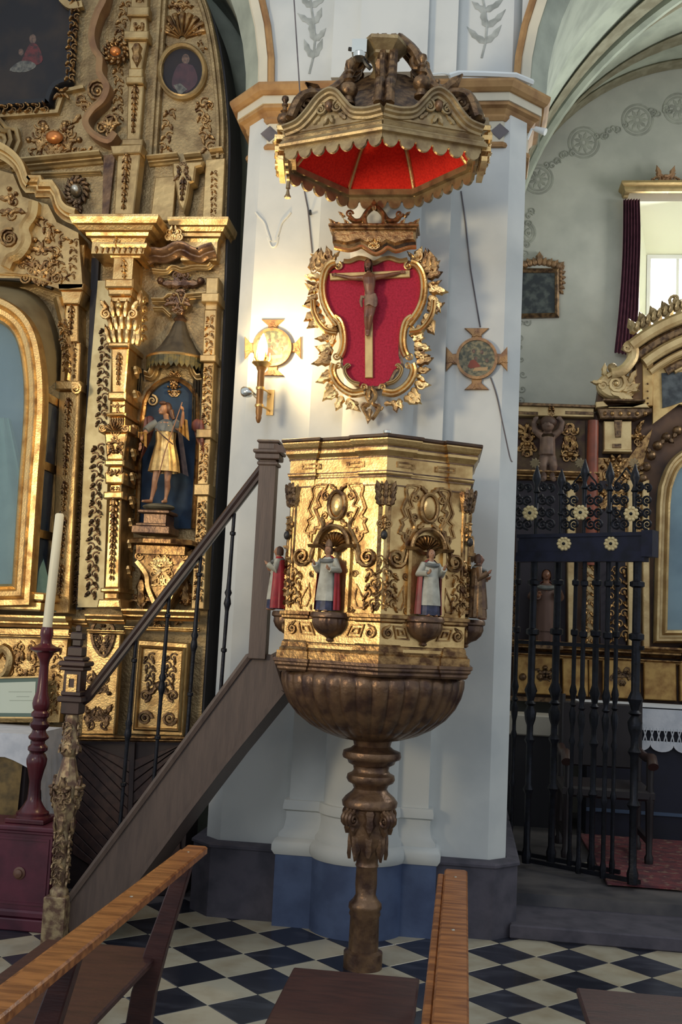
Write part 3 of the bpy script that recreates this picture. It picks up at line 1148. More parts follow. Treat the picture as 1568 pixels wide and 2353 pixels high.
# ---- swan-neck pediment over the central niche
mb = MB()
P = smooth_path([(-130, 352), (-70, 356), (-20, 362), (10, 372), (36, 395), (50, 430), (62, 446)], 5) + [(82, 446), (84, 456), (116, 456)] + smooth_path([(120, 462), (130, 490), (150, 510), (176, 520)], 4)
P = [(-262 - x, y + 0.03 * (x + 130)) for x, y in reversed(P[1:])] + P
mb.sweep(F61, P, [(-a * 1.3, b) for a, b in CORN])
mb.build('pediment_moulding', GOLD, ret, ang=30)
F6x = F61
mb = MB()
Q = [(-131, 372), (-40, 380), (30, 400), (52, 452), (110, 470), (130, 510), (180, 535), (190, 660), (140, 665), (60, 640), (-131, 636)]
Q = Q + [(-262 - x, y + 0.03 * (x + 130)) for x, y in reversed(Q[1:-1])]
mb.prism(F61, Q, -0.19, 0.0, 0.0)
mb.build('pediment_field', GOLDP, ret, smooth=False)
mb = MB()
carve(mb, F61, 95, 605, 36, 58, 0.0, 23, 22, 20)
mb.leaf(F61, 110, 560, -pi / 2 + 0.2, 40, 18, 0, 0.025)
for x in (58, 130):
    mb.scroll(F61, x, 640, 13, 0, 0, 1.6, 1 if x < 90 else -1, 3.5)
carve(mb, F61, 18, 470, 26, 40, 0.0, 24, 16, 20, sym=False)
mb.scroll(F61, 22, 548, 22, 0, -1.2, 2.2, -1, 5)
strip(mb, F61, (172, 545), (164, 640), 20, 0.0, 26)
mb.build('carved_foliage', GOLDO, ret)
mb = MB()
mb.sweep(F61, smooth_path([(84, 470), (80, 500), (62, 530), (68, 560), (50, 590), (30, 600), (20, 620)], 4), [(-0.03, 0), (-0.03, 0.05), (0, 0.07), (0.03, 0.05), (0.03, 0)])
mb.build('broken_scroll_bracket', GOLD, ret)

mb = MB()
strip(mb, F61, (60, 480), (150, 560), 30, 0.0, 201, 1, 22, 0.025)
strip(mb, F61, (130, 575), (150, 650), 22, 0.0, 202, 1, 16, 0.02)
carve(mb, F61, 45, 590, 20, 30, 0.0, 203, 10, 16, sym=False)
mb.build('carved_foliage', GOLDO, ret)
# ---- main entablature: projecting blocks with returns (plan sweeps)
def plan_sweep(mb, f0, f1, yf, yb, xl_px, xr_px, y_px, prof):
    """cornice wrapping a projecting block: front between two pixels at depth yf, returning to yb on both sides"""
    a, b = PY(xl_px, y_px, yf), PY(xr_px, y_px, yf)
    mb.sweep(PLAN, [(a.x, yb), (a.x, yf), (b.x, yf), (b.x, yb)], [(-o, a.z + h) for h, o in prof])


BIG = [(0, 0), (0, 0.0), (0.02, 0.01), (0.03, 0.03), (0.05, 0.035), (0.055, 0.06), (0.08, 0.075), (0.085, 0.10), (0.12, 0.115), (0.135, 0.115), (0.135, -0.06), (0, -0.06)]
mb = MB()
plan_sweep(mb, None, None, 6.06, 6.4, 212, 332, 556, BIG)
a, b = PY(212, 556, 6.06), PY(332, 556, 6.06)
mb.box((a.x, 6.06, a.z - 0.075), (b.x, 6.4, a.z + 0.13))
mb.box((a.x + 0.045, 6.06, a.z + 0.1), (b.x - 0.03, 6.38, a.z + 0.134))
mb.build('main_cornice_block', GOLD, ret, smooth=False)
mb = MB()
plan_sweep(mb, None, None, 6.22, 6.4, 418, 500, 556, scaled(BIG, 1.0, 0.7))
c, d = PY(418, 556, 6.22), PY(500, 556, 6.22)
mb.box((c.x, 6.22, c.z - 0.12), (d.x, 6.4, c.z + 0.13))
mb.build('side_cornice_block', GOLD, ret, smooth=False)
mb = MB()
plan_sweep(mb, None, None, 6.10, 6.4, 255, 322, 592, scaled(BIG, 0.55, 0.5))
a, b = PY(262, 600, 6.10), PY(310, 700, 6.10)
mb.box((a.x, 6.10, b.z), (a.x + 0.125, 6.4, a.z + 0.02))
mb.build('frieze_block', GOLD, ret, smooth=False)
F608 = PF(6.06)
mb = MB()
mb.scroll(F608, 268, 552, 8, 0.0, 0, 1.5, 1, 3)
drop(mb, F608, 268, 548, 268, 572, 16, 0.0, 27)
drop(mb, PF(6.10), 285, 600, 288, 655, 20, 0.0, 28)
carve(mb, PF(6.2), 405, 545, 18, 16, 0.05, 29, 9, 14)
mb.build('carved_drop', GOLD, ret)
# wavy shelf moulding over the statue niche
mb = MB()
W = smooth_path([(345, 610), (358, 604), (380, 606), (400, 600), (420, 590), (440, 600), (465, 606), (480, 598), (500, 592)], 4)
mb.sweep(PF(6.22), W, [(-a * 1.1, b) for a, b in CORN])
mb.build('wavy_cornice', BRONZE, ret)
mb = MB()
W = smooth_path([(352, 630), (385, 632), (400, 622), (420, 628), (450, 622), (480, 622), (492, 612)], 4)
mb.sweep(PF(6.26), W, [(-a * 0.4, b * 0.4) for a, b in CORN])
W = [(352, 700), (384, 700), (394, 690), (405, 690), (412, 712), (430, 712), (438, 690), (500, 684)]
mb.sweep(PF(6.26), W, [(-a * 0.5, b * 0.5) for a, b in CORN])
W = [(355, 718), (375, 718), (390, 732)]
mb.sweep(PF(6.26), W, [(-a * 0.4, b * 0.4) for a, b in CORN])
mb.build('panel_moulding', GOLDP, ret)

# ---- estipite column
F608 = PF(6.10)
mb = MB()
cxl = lambda y: 288 - (y - 660) * 0.036
blocks = [(655, 675, 32, 32, .12), (675, 690, 28, 26, .10), (690, 704, 22, 22, .08), (795, 806, 24, 24, .09), (806, 908, 20, 15, .06), (908, 925, 20, 20, .09), (925, 955, 15, 15, .06), (955, 962, 22, 22, .09), (962, 985, 17, 17, .06), (985, 1000, 36, 36, .11), (1000, 1062, 26, 18, .08), (1062, 1075, 22, 22, .09), (1075, 1090, 15, 15, .06), (1090, 1115, 22, 20, .08), (1115, 1134, 13, 13, .05), (1134, 1150, 22, 22, .09), (1150, 1352, 14, 17, .05), (1352, 1362, 22, 22, .08), (1362, 1378, 16, 16, .06), (1378, 1398, 24, 28, .09)]
for y0, y1, w0, w1, d in blocks:
    x0_, x1_ = cxl(y0), cxl(y1)
    mb.prism(F608, [(x0_ - w0, y0), (x0_ + w0, y0), (x1_ + w1, y1), (x1_ - w1, y1)], -0.2, d, 0.008)
mb.build('estipite_column', GOLD, ret, smooth=False)
mb = MB()
# corinthian capital: acanthus bell, corner volutes
for row, (y, hgt, n0) in enumerate(((795, 48, 0.05), (765, 46, 0.075), (738, 40, 0.095))):
    for k in range(-2, 3):
        mb.leaf(F608, cxl(y) + k * 13 + (6 if row % 2 else 0), y, -pi / 2 + k * 0.12, hgt, 15, n0 - abs(k) * 0.012, 0.03)
for sg in (-1, 1):
    mb.scroll(F608, cxl(735) + sg * 30, 732, 12, 0.09, -pi / 2, 1.7, sg, 4)
    mb.leaf(F608, cxl(712) + sg * 30, 720, -pi / 2 + sg * 0.6, 24, 14, 0.09, 0.02)
mb.boss(F608, cxl(715), 715, 9, 9, 0.1, 0.03)
for y in range(700, 800, 22):     # right flank of the capital
    p = F608.pt(cxl(y) + 36, y, 0.03)
    fl = MF(p, (0.35, 0.9, 0), (0, 0, 1), (0.93, -0.36, 0))
    mb.leaf(fl, 0.0, -0.03, pi / 2, 0.11, 0.05, 0.0, 0.03)
    mb.scroll(fl, 0.05, 0.03, 0.03, 0.0, 0, 1.4, 1, 0.008)
mb.build('corinthian_capital', GOLD, ret)
mb = MB()
for y0, y1, w in ((820, 895, 20), (1150, 1340, 24)):
    drop(mb, F608, cxl(y0), y0, cxl(y1), y1, w, 0.06, 30 + w)
carve(mb, F608, cxl(1020), 1025, 24, 26, 0.08, 31, 12, 14)
carve(mb, F608, cxl(1100), 1095, 15, 10, 0.08, 32, 5, 9)
mb.scroll(F608, cxl(975) - 26, 992, 9, 0.11, 0, 1.5, 1, 3)
mb.scroll(F608, cxl(975) + 26, 992, 9, 0.11, pi, 1.5, -1, 3)
mb.shell(F608, cxl(975), 1000, 22, 0.11, 0.02, -pi * 0.95, -pi * 0.05, 7)
for k in range(5):
    mb.leaf(F608, cxl(1085) - 16 + 8 * k, 1082, pi / 2, 26, 8, 0.06, 0.02)
mb.build('carved_drop', GOLDO, ret)
mb = MB()      # ornaments on the column's right flank
for y in (850, 905, 985, 1040, 1095, 1150, 1200, 1250, 1310):
    p = F608.pt(cxl(y) + 24, y, 0.0)
    fl = MF(p, (0.3, 0.95, 0), (0, 0, 1), (0.95, -0.3, 0))
    mb.scroll(fl, 0.05, 0, 0.03, 0.0, 0, 1.4, 1, 0.008)
    mb.leaf(fl, 0.02, 0.03, -1.2, 0.08, 0.045, 0.0, 0.025)
mb.build('carved_flank_foliage', GOLD, ret)

# ---- panels with running foliage either side of the column
mb = MB()
mb.prism(F62, [(220, 640), (258, 640), (232, 1395), (172, 1395), (190, 1000)], -0.1, -0.04)
mb.build('pale_panel', mat('pale_green_gilt', (0.60, 0.52, 0.30, 1), 0.5, 0.5, (0.42, 0.33, 0.17, 1), 10), ret, smooth=False)
mb = MB()
strip(mb, F62, (238, 745), (228, 975), 26, -0.04, 33, 1.0, 19, 0.03)
strip(mb, F62, (222, 1015), (205, 1370), 30, -0.04, 34, 1.0, 20, 0.035)
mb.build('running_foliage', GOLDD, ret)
mb = MB()
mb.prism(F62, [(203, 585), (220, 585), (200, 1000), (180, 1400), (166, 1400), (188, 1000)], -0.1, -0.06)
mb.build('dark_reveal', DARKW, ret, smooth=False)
mb = MB()
strip(mb, F62, (293, 1130), (272, 1400), 18, -0.08, 35, 1.0, 14)
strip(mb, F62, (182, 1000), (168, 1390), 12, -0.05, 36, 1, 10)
mb.build('running_foliage', GOLDD, ret)

# left pilaster flanking the glazed niche
mb = MB()
lx = lambda y: 172 - (y - 680) * 0.045
for y0, y1, w0, w1, d in ((565, 660, 22, 20, .03), (660, 675, 30, 28, .08), (675, 705, 26, 18, .06), (705, 790, 14, 18, .04), (790, 880, 22, 22, .03), (880, 900, 28, 28, .06), (900, 1410, 24, 22, .02)):
    mb.prism(F62, [(lx(y0) - w0, y0), (lx(y0) + w0, y0), (lx(y1) + w1, y1), (lx(y1) - w1, y1)], -0.12, d, 0.006)
mb.scroll(F62, 182, 898, 14, 0.05, -2.2, 1.8, 1, 4)
mb.build('niche_pilaster', GOLD, ret, smooth=False)
mb = MB()
mb.sweep(PF(6.22), smooth_path([(140, 690), (150, 730), (162, 780), (170, 830), (165, 880)], 4), [(-0.03, 0), (-0.03, 0.05), (0, 0.08), (0.03, 0.05), (0.03, 0)])
mb.build('bracket_scroll', GOLD, ret)
mb = MB()
strip(mb, F62, (175, 785), (172, 870), 14, 0.03, 37, 1, 12)
for y0, y1, w in ((920, 990, 24), (1000, 1100, 24), (1110, 1180, 22), (1190, 1290, 22), (1300, 1380, 22)):
    drop(mb, F62, lx(y0), y0, lx(y1), y1, w, 0.02, y0)
strip(mb, F62, (170, 560), (164, 650), 14, 0.03, 38, 1, 12)
mb.build('carved_drop', GOLDO, ret)

# right edge pilaster
mb = MB()
rx = lambda y: 490 - (y - 640) * 0.045
for y0, y1, w0, w1, d in ((640, 715, 14, 14, .02), (680, 700, 20, 20, .06), (715, 820, 14, 14, .03), (820, 835, 18, 18, .05), (835, 990, 12, 13, .02), (990, 1010, 18, 18, .06), (1010, 1115, 14, 12, .03), (1115, 1140, 18, 18, .05), (1140, 1400, 13, 15, .02)):
    mb.prism(F62, [(rx(y0) - w0, y0), (rx(y0) + w0, y0), (rx(y1) + w1, y1), (rx(y1) - w1, y1)], -0.12, d, 0.005)
mb.build('edge_pilaster', GOLDP, ret, smooth=False)
mb = MB()
for y0, y1 in ((725, 815), (840, 980), (1020, 1105), (1150, 1380)):
    strip(mb, F62, (rx(y0), y0), (rx(y1), y1), 22, 0.03, y0, 1, 17)
mb.build('running_foliage', GOLDO, ret)

mb = MB()
for y0, y1, w in ((710, 780, 20), (600, 655, 20)):
    drop(mb, F62, lx(y0), y0, lx(y1), y1, w, 0.04, y0 + 5)
strip(mb, PF(6.22), (152, 740), (166, 860), 22, 0.07, 205, 1, 16, 0.02)
carve(mb, F608, cxl(940), 940, 11, 10, 0.06, 206, 5, 9, 0.015)
carve(mb, F608, cxl(1128), 1125, 10, 8, 0.05, 207, 4, 8, 0.015)
for k in range(6):
    mb.leaf(F608, cxl(975) - 14 + 5.6 * k, 964, pi / 2, 20, 6, 0.06, 0.015)
mb.build('carved_foliage', GOLDO, ret)
# egg-and-leaf row under the main cornice
mb = MB()
for k in range(9):
    mb.leaf(PF(6.06), 222 + k * 13, 566, pi / 2, 17, 9, 0.0, 0.02, lobes=False)
mb.build('leaf_row', GOLDO, ret)
# ---- glazed central niche (projecting case)
gl = MB()
niche = ret
YN = 5.94
FN = PF(YN)
inner = [(30, 1342), (46, 1100), (57, 945), (54, 850), (38, 780), (5, 745), (-50, 728), (-130, 722)]
ip = [(30, 1342)] + smooth_path(inner[1:], 5)
ip = ip + [(-270 - x + 0.02 * (1342 - y), y + 0.05 * (x + 135)) for x, y in reversed(ip[:-1])]
gframe = [(0.0, 0), (0.0, 0.02), (-0.015, 0.045), (-0.03, 0.03), (-0.045, 0.05), (-0.07, 0.055), (-0.085, 0.04), (-0.095, 0.06), (-0.125, 0.06), (-0.135, 0.03), (-0.135, -0.01), (0, -0.01)]
mb = MB()
mb.sweep(FN, ip, [(-a, b) for a, b in gframe], closed=True)
mb.build('arched_frame', GOLD, niche, ang=30)
MB().prism(FN, ip, -0.012, -0.006).build('front_glass', mat('case_glass', srgb(150, 175, 185), 0.08, 0, trans=0.0, alpha=0.32), niche, smooth=False)
# side panes receding to the altarpiece
mb = MB()
A, B = FN.pt(96, 905), FN.pt(70, 1380)
xa = A.x
zt, zb = A.z, B.z
for z in (zt, zt - 0.42, zt - 0.84, zb):
    mb.box((xa - 0.02, YN, z - 0.025), (xa + 0.005, 6.3, z + 0.025))
for y in (YN + 0.0, 6.27):
    mb.box((xa - 0.02, y, zb), (xa + 0.008, y + 0.035, zt))
mb.build('side_frame', GOLD, niche, smooth=False)
MB().box((xa - 0.012, YN + 0.03, zb), (xa - 0.006, 6.28, zt)).build('side_glass', mat('dark_side_glass', srgb(70, 82, 98), 0.06, 0, alpha=0.75), niche, smooth=False)
# coved hood above the case
mb = MB()
h0 = smooth_path([(98, 900), (98, 840), (80, 770), (45, 715), (0, 690), (-60, 680), (-131, 676)], 4)
h1 = smooth_path([(140, 880), (140, 800), (118, 720), (75, 672), (10, 655), (-60, 650), (-131, 646)], 4)
h0 = [FN.pt(x, y, 0.0) for x, y in h0 + [(-262 - x, y + 0.03 * (x + 130)) for x, y in reversed(h0[:-1])]]
h1 = [F63.pt(x, y, 0.0) for x, y in h1 + [(-262 - x, y + 0.03 * (x + 130)) for x, y in reversed(h1[:-1])]]
mb.quadgrid([h0, [(a + b) / 2 + Vector((0.015, 0, 0.03)) for a, b in zip(h0, h1)], h1])
mb.build('coved_hood', mat('olive_gilt', (0.30, 0.24, 0.13, 1), 0.55, 0.4, (0.2, 0.15, 0.08, 1), 6), niche, fixn=False)
mb = MB()
mb.tube([F62.pt(x, y, 0.06) for x, y in smooth_path([(130, 668), (90, 654), (40, 648), (0, 646), (-60, 644), (-200, 640), (-360, 640)], 4)], 0.02, 8)
mb.build('dark_rail', mat('black_gold_rail', srgb(46, 40, 30), 0.3, 0.3), niche)
MB().tube([F62.pt(x, y, 0.09) for x, y in smooth_path([(130, 661), (90, 647), (40, 641), (0, 639), (-60, 637), (-200, 633), (-360, 633)], 4)], 0.008, 6).build('gilt_bead', GOLD, niche)
# inside: pale blue back with a veiled light-green figure panel
mb = MB()
mb.prism(PF(6.28), [(78, 1395), (100, 900), (60, 700), (-60, 655), (-210, 655), (-330, 710), (-370, 900), (-370, 1400)], -0.01, 0.0)
mb.build('blue_interior', mat('pale_blue_cloth', srgb(132, 158, 178), 0.8, 0, srgb(104, 132, 156), 3), niche, smooth=False)
mb = MB()
rows = []
for j in range(9):
    t = j / 8
    z0_ = 1.62 + 1.2 * t
    rr = 0.40 * (1 - t) + 0.12
    rows.append([Vector((-3.02 + rr * cos(a), 6.18 - 0.12 * sin(a) * rr / 0.4 + 0.01 * sin(a * 14), z0_)) for a in [pi * i / 30 for i in range(31)]])
mb.quadgrid(rows)
mb.build('pale_green_mantle', mat('pale_green_silk', srgb(150, 188, 176), 0.7, 0, srgb(120, 160, 150), 5), niche, fixn=False)
# letters on the glass are too worn to read; sill
mb = MB()
a = FN.pt(96, 1362)
mb.box((-4.0, YN - 0.02, a.z - 0.05), (a.x + 0.02, 6.3, a.z), 0.01)
mb.box((-4.0, YN - 0.0, a.z - 0.11), (a.x + 0.0, 6.3, a.z - 0.05), 0.01)
mb.build('case_sill', GOLD, niche, smooth=False)

# ---- statue niche: canopy, blue back, arch hood
mb = MB()
FNI = PF(6.29)
nb = [(322, 1215), (330, 1000), (340, 920)] + smooth_path([(345, 895), (365, 875), (400, 862), (435, 880), (452, 905)], 3) + [(455, 1000), (442, 1215)]
mb.prism(FNI, nb, 0.0, 0.006)
mb.build('blue_niche_back', mat('blue_velvet_paint', srgb(34, 58, 84), 0.8, 0, srgb(24, 40, 60), 8), ret, smooth=False)
mb = MB()
P = [(318, 1215), (326, 1000), (336, 925)] + smooth_path([(345, 905), (366, 884), (400, 872), (435, 888), (455, 915)], 3) + [(458, 1000), (446, 1215)]
mb.sweep(FNI, P, [(-0.015, 0), (-0.015, 0.03), (0.0, 0.04), (0.012, 0.03), (0.012, 0)])
mb.build('niche_arch_moulding', GOLDO, ret)
mb = MB()
P = [(334, 872), (352, 876), (364, 862), (368, 846), (384, 848), (400, 836), (416, 846), (432, 848), (440, 866), (452, 880), (468, 880)]
mb.sweep(FNI, smooth_path(P, 3), [(-a, b) for a, b in scaled(CORN, 0.7, 0.8)])
for x in (352, 458):
    mb.scroll(FNI, x, 922, 13, 0.01, -pi / 2, 1.6, 1 if x < 400 else -1, 3.5)
mb.build('niche_hood', GOLDP, ret)
mb = MB()
carve(mb, FNI, 402, 880, 16, 32, 0.01, 41, 12, 14)
mb.build('carved_crest', GOLDO, ret)
# pavilion canopy: pleated cone with lambrequin valance
cpt = FNI.pt(408, 830, 0.0)
mb = MB()
prof = [(0.19, -0.02), (0.19, 0.0), (0.16, 0.03), (0.11, 0.09), (0.065, 0.17), (0.04, 0.24), (0.03, 0.26)]
mb.lathe(prof, cpt, 48, lambda j, a: 1 + (0.03 * cos(12 * a) if 0 < j < 6 else 0))
mb.build('pavilion_canopy', mat('dark_painted_drape', srgb(84, 76, 62), 0.6, 0.1, srgb(60, 54, 46), 14), ret)
mb = MB()
mb.lathe([(0.195, -0.005), (0.2, 0.005), (0.195, 0.012)], cpt, 40)
mb.build('gilt_rim', GOLD, ret)
mb = MB()
for k in range(18):
    a = pi + pi * (k + 0.5) / 18
    p = cpt + Vector((0.19 * cos(a), 0.19 * sin(a), -0.005))
    fl = MF(p, (-sin(a), cos(a), 0), (0, 0, -1), (cos(a), sin(a), 0))
    mb.prism(fl, [(-0.016, 0), (0.016, 0), (0.016, 0.05), (0, 0.075), (-0.016, 0.05)], -0.003, 0.003)
mb.build('scalloped_valance', mat('dark_valance', srgb(60, 60, 46), 0.6, 0.2, srgb(104, 92, 48), 30), ret, smooth=False)
mb = MB()      # finial crown on the canopy with cross-shaped carving above
carve(mb, FNI, 415, 705, 26, 24, 0.06, 42, 12, 18)
mb.lathe([(0.03, 0.0), (0.045, 0.02), (0.02, 0.05), (0.03, 0.08), (0.01, 0.12)], cpt + Vector((0, 0, 0.25)), 12)
carve(mb, FNI, 418, 655, 16, 30, 0.02, 43, 10, 16)
for sg in (-1, 1):
    mb.leaf(FNI, 418, 655, (0 if sg > 0 else pi), 48, 24, 0.02, 0.03)
    mb.boss(FNI, 418 + sg * 46, 648, 9, 9, 0.02, 0.03)
mb.build('canopy_finial', BRONZE, ret)
# curtains hanging from the canopy at both sides
mb = MB()
for x0_, x1_, yb_ in ((316, 332, 905), (448, 470, 990)):
    rows = []
    for j in range(6):
        t = j / 5
        y = 850 + (yb_ - 850) * t
        rows.append([FNI.pt(x0_ + (x1_ - x0_) * i / 10 - 4 * t, y, 0.03 + 0.012 * cos(i * 2.2)) for i in range(11)])
    mb.quadgrid(rows)
mb.build('painted_drape', MATS['dark_painted_drape'], ret, fixn=False)

# ---- bracket under the statue
mb = MB()
SH = PY(372, 1228, 6.08)
mb.prism(MF((0, 0, SH.z - 0.03), (1, 0, 0), (0, 1, 0), (0, 0, 1)), [(SH.x - 0.20, 6.3), (SH.x - 0.19, 6.05), (SH.x - 0.08, 5.97), (SH.x + 0.09, 5.97), (SH.x + 0.2, 6.05), (SH.x + 0.2, 6.3)], -0.03, 0.0, 0.008)
mb.prism(MF((0, 0, SH.z - 0.06), (1, 0, 0), (0, 1, 0), (0, 0, 1)), [(SH.x - 0.17, 6.3), (SH.x - 0.15, 6.07), (SH.x + 0.15, 6.07), (SH.x + 0.17, 6.3)], -0.06, 0.0, 0.01)
FB = PF(6.12)
mb.prism(FB, [(306, 1262), (440, 1262), (420, 1330), (392, 1385), (376, 1410), (356, 1380), (322, 1320)], -0.15, 0.0, 0.02)
mb.build('statue_bracket', GOLDO, ret, smooth=False)
mb = MB()
carve(mb, FB, 372, 1305, 30, 38, 0.0, 44, 18, 20)
mb.sweep(FB, smooth_path([(316, 1290), (338, 1320), (342, 1350), (356, 1385)], 4), [(-0.012, 0), (-0.012, 0.025), (0.012, 0.025), (0.012, 0)])
mb.sweep(FB, smooth_path([(425, 1290), (408, 1320), (402, 1350), (388, 1385)], 4), [(-0.012, 0), (-0.012, 0.025), (0.012, 0.025), (0.012, 0)])
mb.build('carved_shield', GOLD, ret)
mb = MB()
for x in (326, 428):
    mb.scroll(FB, x - 6, 1277, 10, 0.0, 0, 1.7, 1, 3.5)
    mb.scroll(PF(6.25), x, 1340, 9, 0.0, 0, 1.5, 1, 2.5)
    mb.leaf(PF(6.25), x, 1390, -pi / 2, 70, 30, 0.0, 0.03)
    carve(mb, PF(6.25), x, 1375, 20, 18, 0.0, int(x), 9, 14)
carve(mb, PF(6.27), 372, 1430, 60, 12, 0.0, 45, 10, 14)
mb.build('carved_foliage', GOLDO, ret)

# ---- predella: cornices and carved panels
mb = MB()
for x0_, x1_, yy, Y, pr in ((-300, 165, 1432, 6.12, 1.2), (165, 205, 1440, 6.2, 0.8), (205, 290, 1432, 6.1, 0.9), (290, 460, 1424, 6.16, 1.1)):
    fr = PF(Y)
    slope = 0.045
    cornice(mb, fr, x0_, yy - (300 - x0_) * 0 + 0, x1_, yy + (x1_ - x0_) * slope * 0.6, scaled(CORN, pr, pr))
    cornice(mb, fr, x0_, yy + 24, x1_, yy + 24 + (x1_ - x0_) * slope * 0.6, scaled(CORN, 0.4, 0.5))
mb.build('predella_cornice', GOLD, ret, smooth=False)
mb = MB()
FP = PF(6.17)
mb.prism(FP, [(-300, 1440), (158, 1446), (136, 1660), (-300, 1660)], -0.06, 0.0)
mb.prism(PF(6.13), [(200, 1446), (278, 1450), (262, 1688), (186, 1688)], -0.06, 0.0, 0.006)
mb.prism(FP, [(318, 1470), (432, 1478), (420, 1692), (300, 1688)], -0.06, 0.0, 0.006)
mb.build('predella_panel', GOLD, ret, smooth=False)
mb = MB()
mb.sweep(FP, [(326, 1486), (424, 1492), (412, 1678), (312, 1674)], [(-0.012, 0), (-0.01, 0.02), (0.0, 0.03), (0.01, 0.02), (0.012, 0)], closed=True)
mb.sweep(FP, smooth_path([(-10, 1510), (10, 1490), (26, 1510), (18, 1545), (0, 1560)], 4), [(-0.03, 0), (-0.02, 0.03), (0.0, 0.04), (0.02, 0.03), (0.03, 0)])
mb.build('panel_frame', GOLD, ret)
mb = MB()
for sg in (-1, 1):
    strip(mb, FP, (368 + sg * 26, 1500), (368 + sg * 20, 1580), 30, 0.0, 46 + sg, 1, 20, 0.025)
    mb.scroll(FP, 366 + sg * 32, 1598, 14, 0.0, pi / 2, 1.7, sg, 4)
    mb.scroll(FP, 362 + sg * 28, 1650, 17, 0.0, 0, 1.8, sg, 4.5)
    mb.leaf(FP, 366, 1570, pi / 2 + sg * 0.7, 40, 18, 0.0, 0.03)
mb.boss(FP, 367, 1575, 10, 12, 0.0, 0.04)
mb.build('carved_foliage', GOLDD, ret)
F613 = PF(6.13)
mb = MB()
carve(mb, F613, 238, 1470, 20, 36, 0.0, 48, 16, 16)
mb.sweep(F613, smooth_path([(215, 1440), (238, 1420), (262, 1442), (258, 1480), (238, 1508), (216, 1478)], 4, True), [(-0.008, 0), (-0.008, 0.02), (0.008, 0.02), (0.008, 0)], closed=True)
carve(mb, F613, 225, 1580, 34, 26, 0.0, 49, 16, 18)
carve(mb, F613, 224, 1648, 34, 22, 0.0, 50, 16, 18)
mb.build('carved_cartouche', GOLDD, ret)
mb = MB()
carve(mb, FP, 60, 1520, 50, 36, 0.0, 51, 22, 20, sym=True)
strip(mb, FP, (135, 1480), (122, 1640), 24, 0.0, 52, 1, 18)
mb.build('carved_foliage', GOLDO, ret)
mb = MB()
cornice(mb, PF(6.14), -300, 1680, 150, 1690, scaled(CORN, 0.5, 0.8))
cornice(mb, PF(6.1), 170, 1702, 440, 1706, scaled(CORN, 0.6, 0.8))
mb.build('base_moulding', GOLDO, ret, smooth=False)

# dark herringbone dado below, single boards
FD = PF(6.16)
dado = MB().prism(FD, [(-300, 1700), (440, 1704), (415, 2060), (-300, 2060)], -0.3, -0.03).build('dado_panel', mat('dark_stained_oak', srgb(62, 50, 50), 0.55, 0, srgb(48, 38, 42), 8), ret, smooth=False)
DB = mat('dado_board', srgb(78, 58, 54), 0.5, 0, srgb(58, 44, 44), 6, stretch=(4, 4, 4))
for side, (xa_, xb_) in enumerate(((178, 300), (300, 425))):
    for k in range(13):
        y = 1690 + k * 28
        sl = 120 if side == 0 else -120
        q = [(xa_, y - sl / 2), (xb_, y + sl / 2), (xb_, y + 26 + sl / 2), (xa_, y + 26 - sl / 2)]
        q = [(x - (yy - 1700) * 0.05, min(max(yy, 1706), 2040)) for x, yy in q]
        if max(p[1] for p in q) - min(p[1] for p in q) < 8 or k > 11:
            continue
        MB().prism(FD, q, -0.03, -0.012, 0.003).build('board', DB, dado, smooth=False)
mb = MB()
mb.prism(FD, [(300, 1706), (310, 1706), (296, 2060), (286, 2060)], -0.03, 0.0)
mb.build('dado_stile', MATS['dark_stained_oak'], dado, smooth=False)
finish_root(ret)

# ---- paintings set into the altarpiece
PAINTD = mat('dark_oil_painting', srgb(30, 30, 36), 0.75, 0, srgb(52, 44, 40), 4, 0.05, 40)
PAINTB = mat('brown_oil_painting', srgb(40, 34, 38), 0.75, 0, srgb(30, 30, 38), 6)
PFACE = mat('oil_flesh', srgb(112, 88, 74), 0.5, 0, srgb(72, 58, 54), 60)
PRED = mat('oil_red', srgb(96, 36, 38), 0.5, 0, srgb(50, 30, 34), 40)
PWHITE = mat('oil_white', srgb(108, 106, 98), 0.5, 0, srgb(58, 58, 58), 40)
op = empty('oval_painting', F63.pt(421, 225), 'small oval portrait of a robed figure holding a white page, high on the altarpiece', 'painting')
mb = MB()
E = [(421 + 52 * cos(a), 168 + 60 * sin(a)) for a in [2 * pi * i / 32 for i in range(32)]]
mb.sweep(F63, E, [(-0.014, 0.0), (-0.014, 0.03), (-0.004, 0.04), (0.006, 0.03), (0.014, 0.035), (0.016, 0.02), (0.016, 0)], closed=True)
mb.build('oval_frame', GOLDP, op)
cv = MB().prism(F63, E, 0.002, 0.012).build('canvas', PAINTB, op, smooth=False)
MB().boss(F63, 428, 138, 9, 12, 0.012, 0.002, 12).build('painted_face', PFACE, cv)
MB().prism(F63, smooth_path([(412, 150), (398, 180), (400, 205), (430, 214), (455, 190), (448, 158), (436, 150)], 3, True), 0.012, 0.0132).build('painted_robe', mat('oil_maroon', srgb(70, 42, 50), 0.5, 0, srgb(52, 34, 44), 20), cv, smooth=False)
MB().prism(F63, [(400, 198), (416, 194), (432, 208), (414, 222)], 0.013, 0.0145).build('painted_page', PWHITE, cv, smooth=False)
finish_root(op)

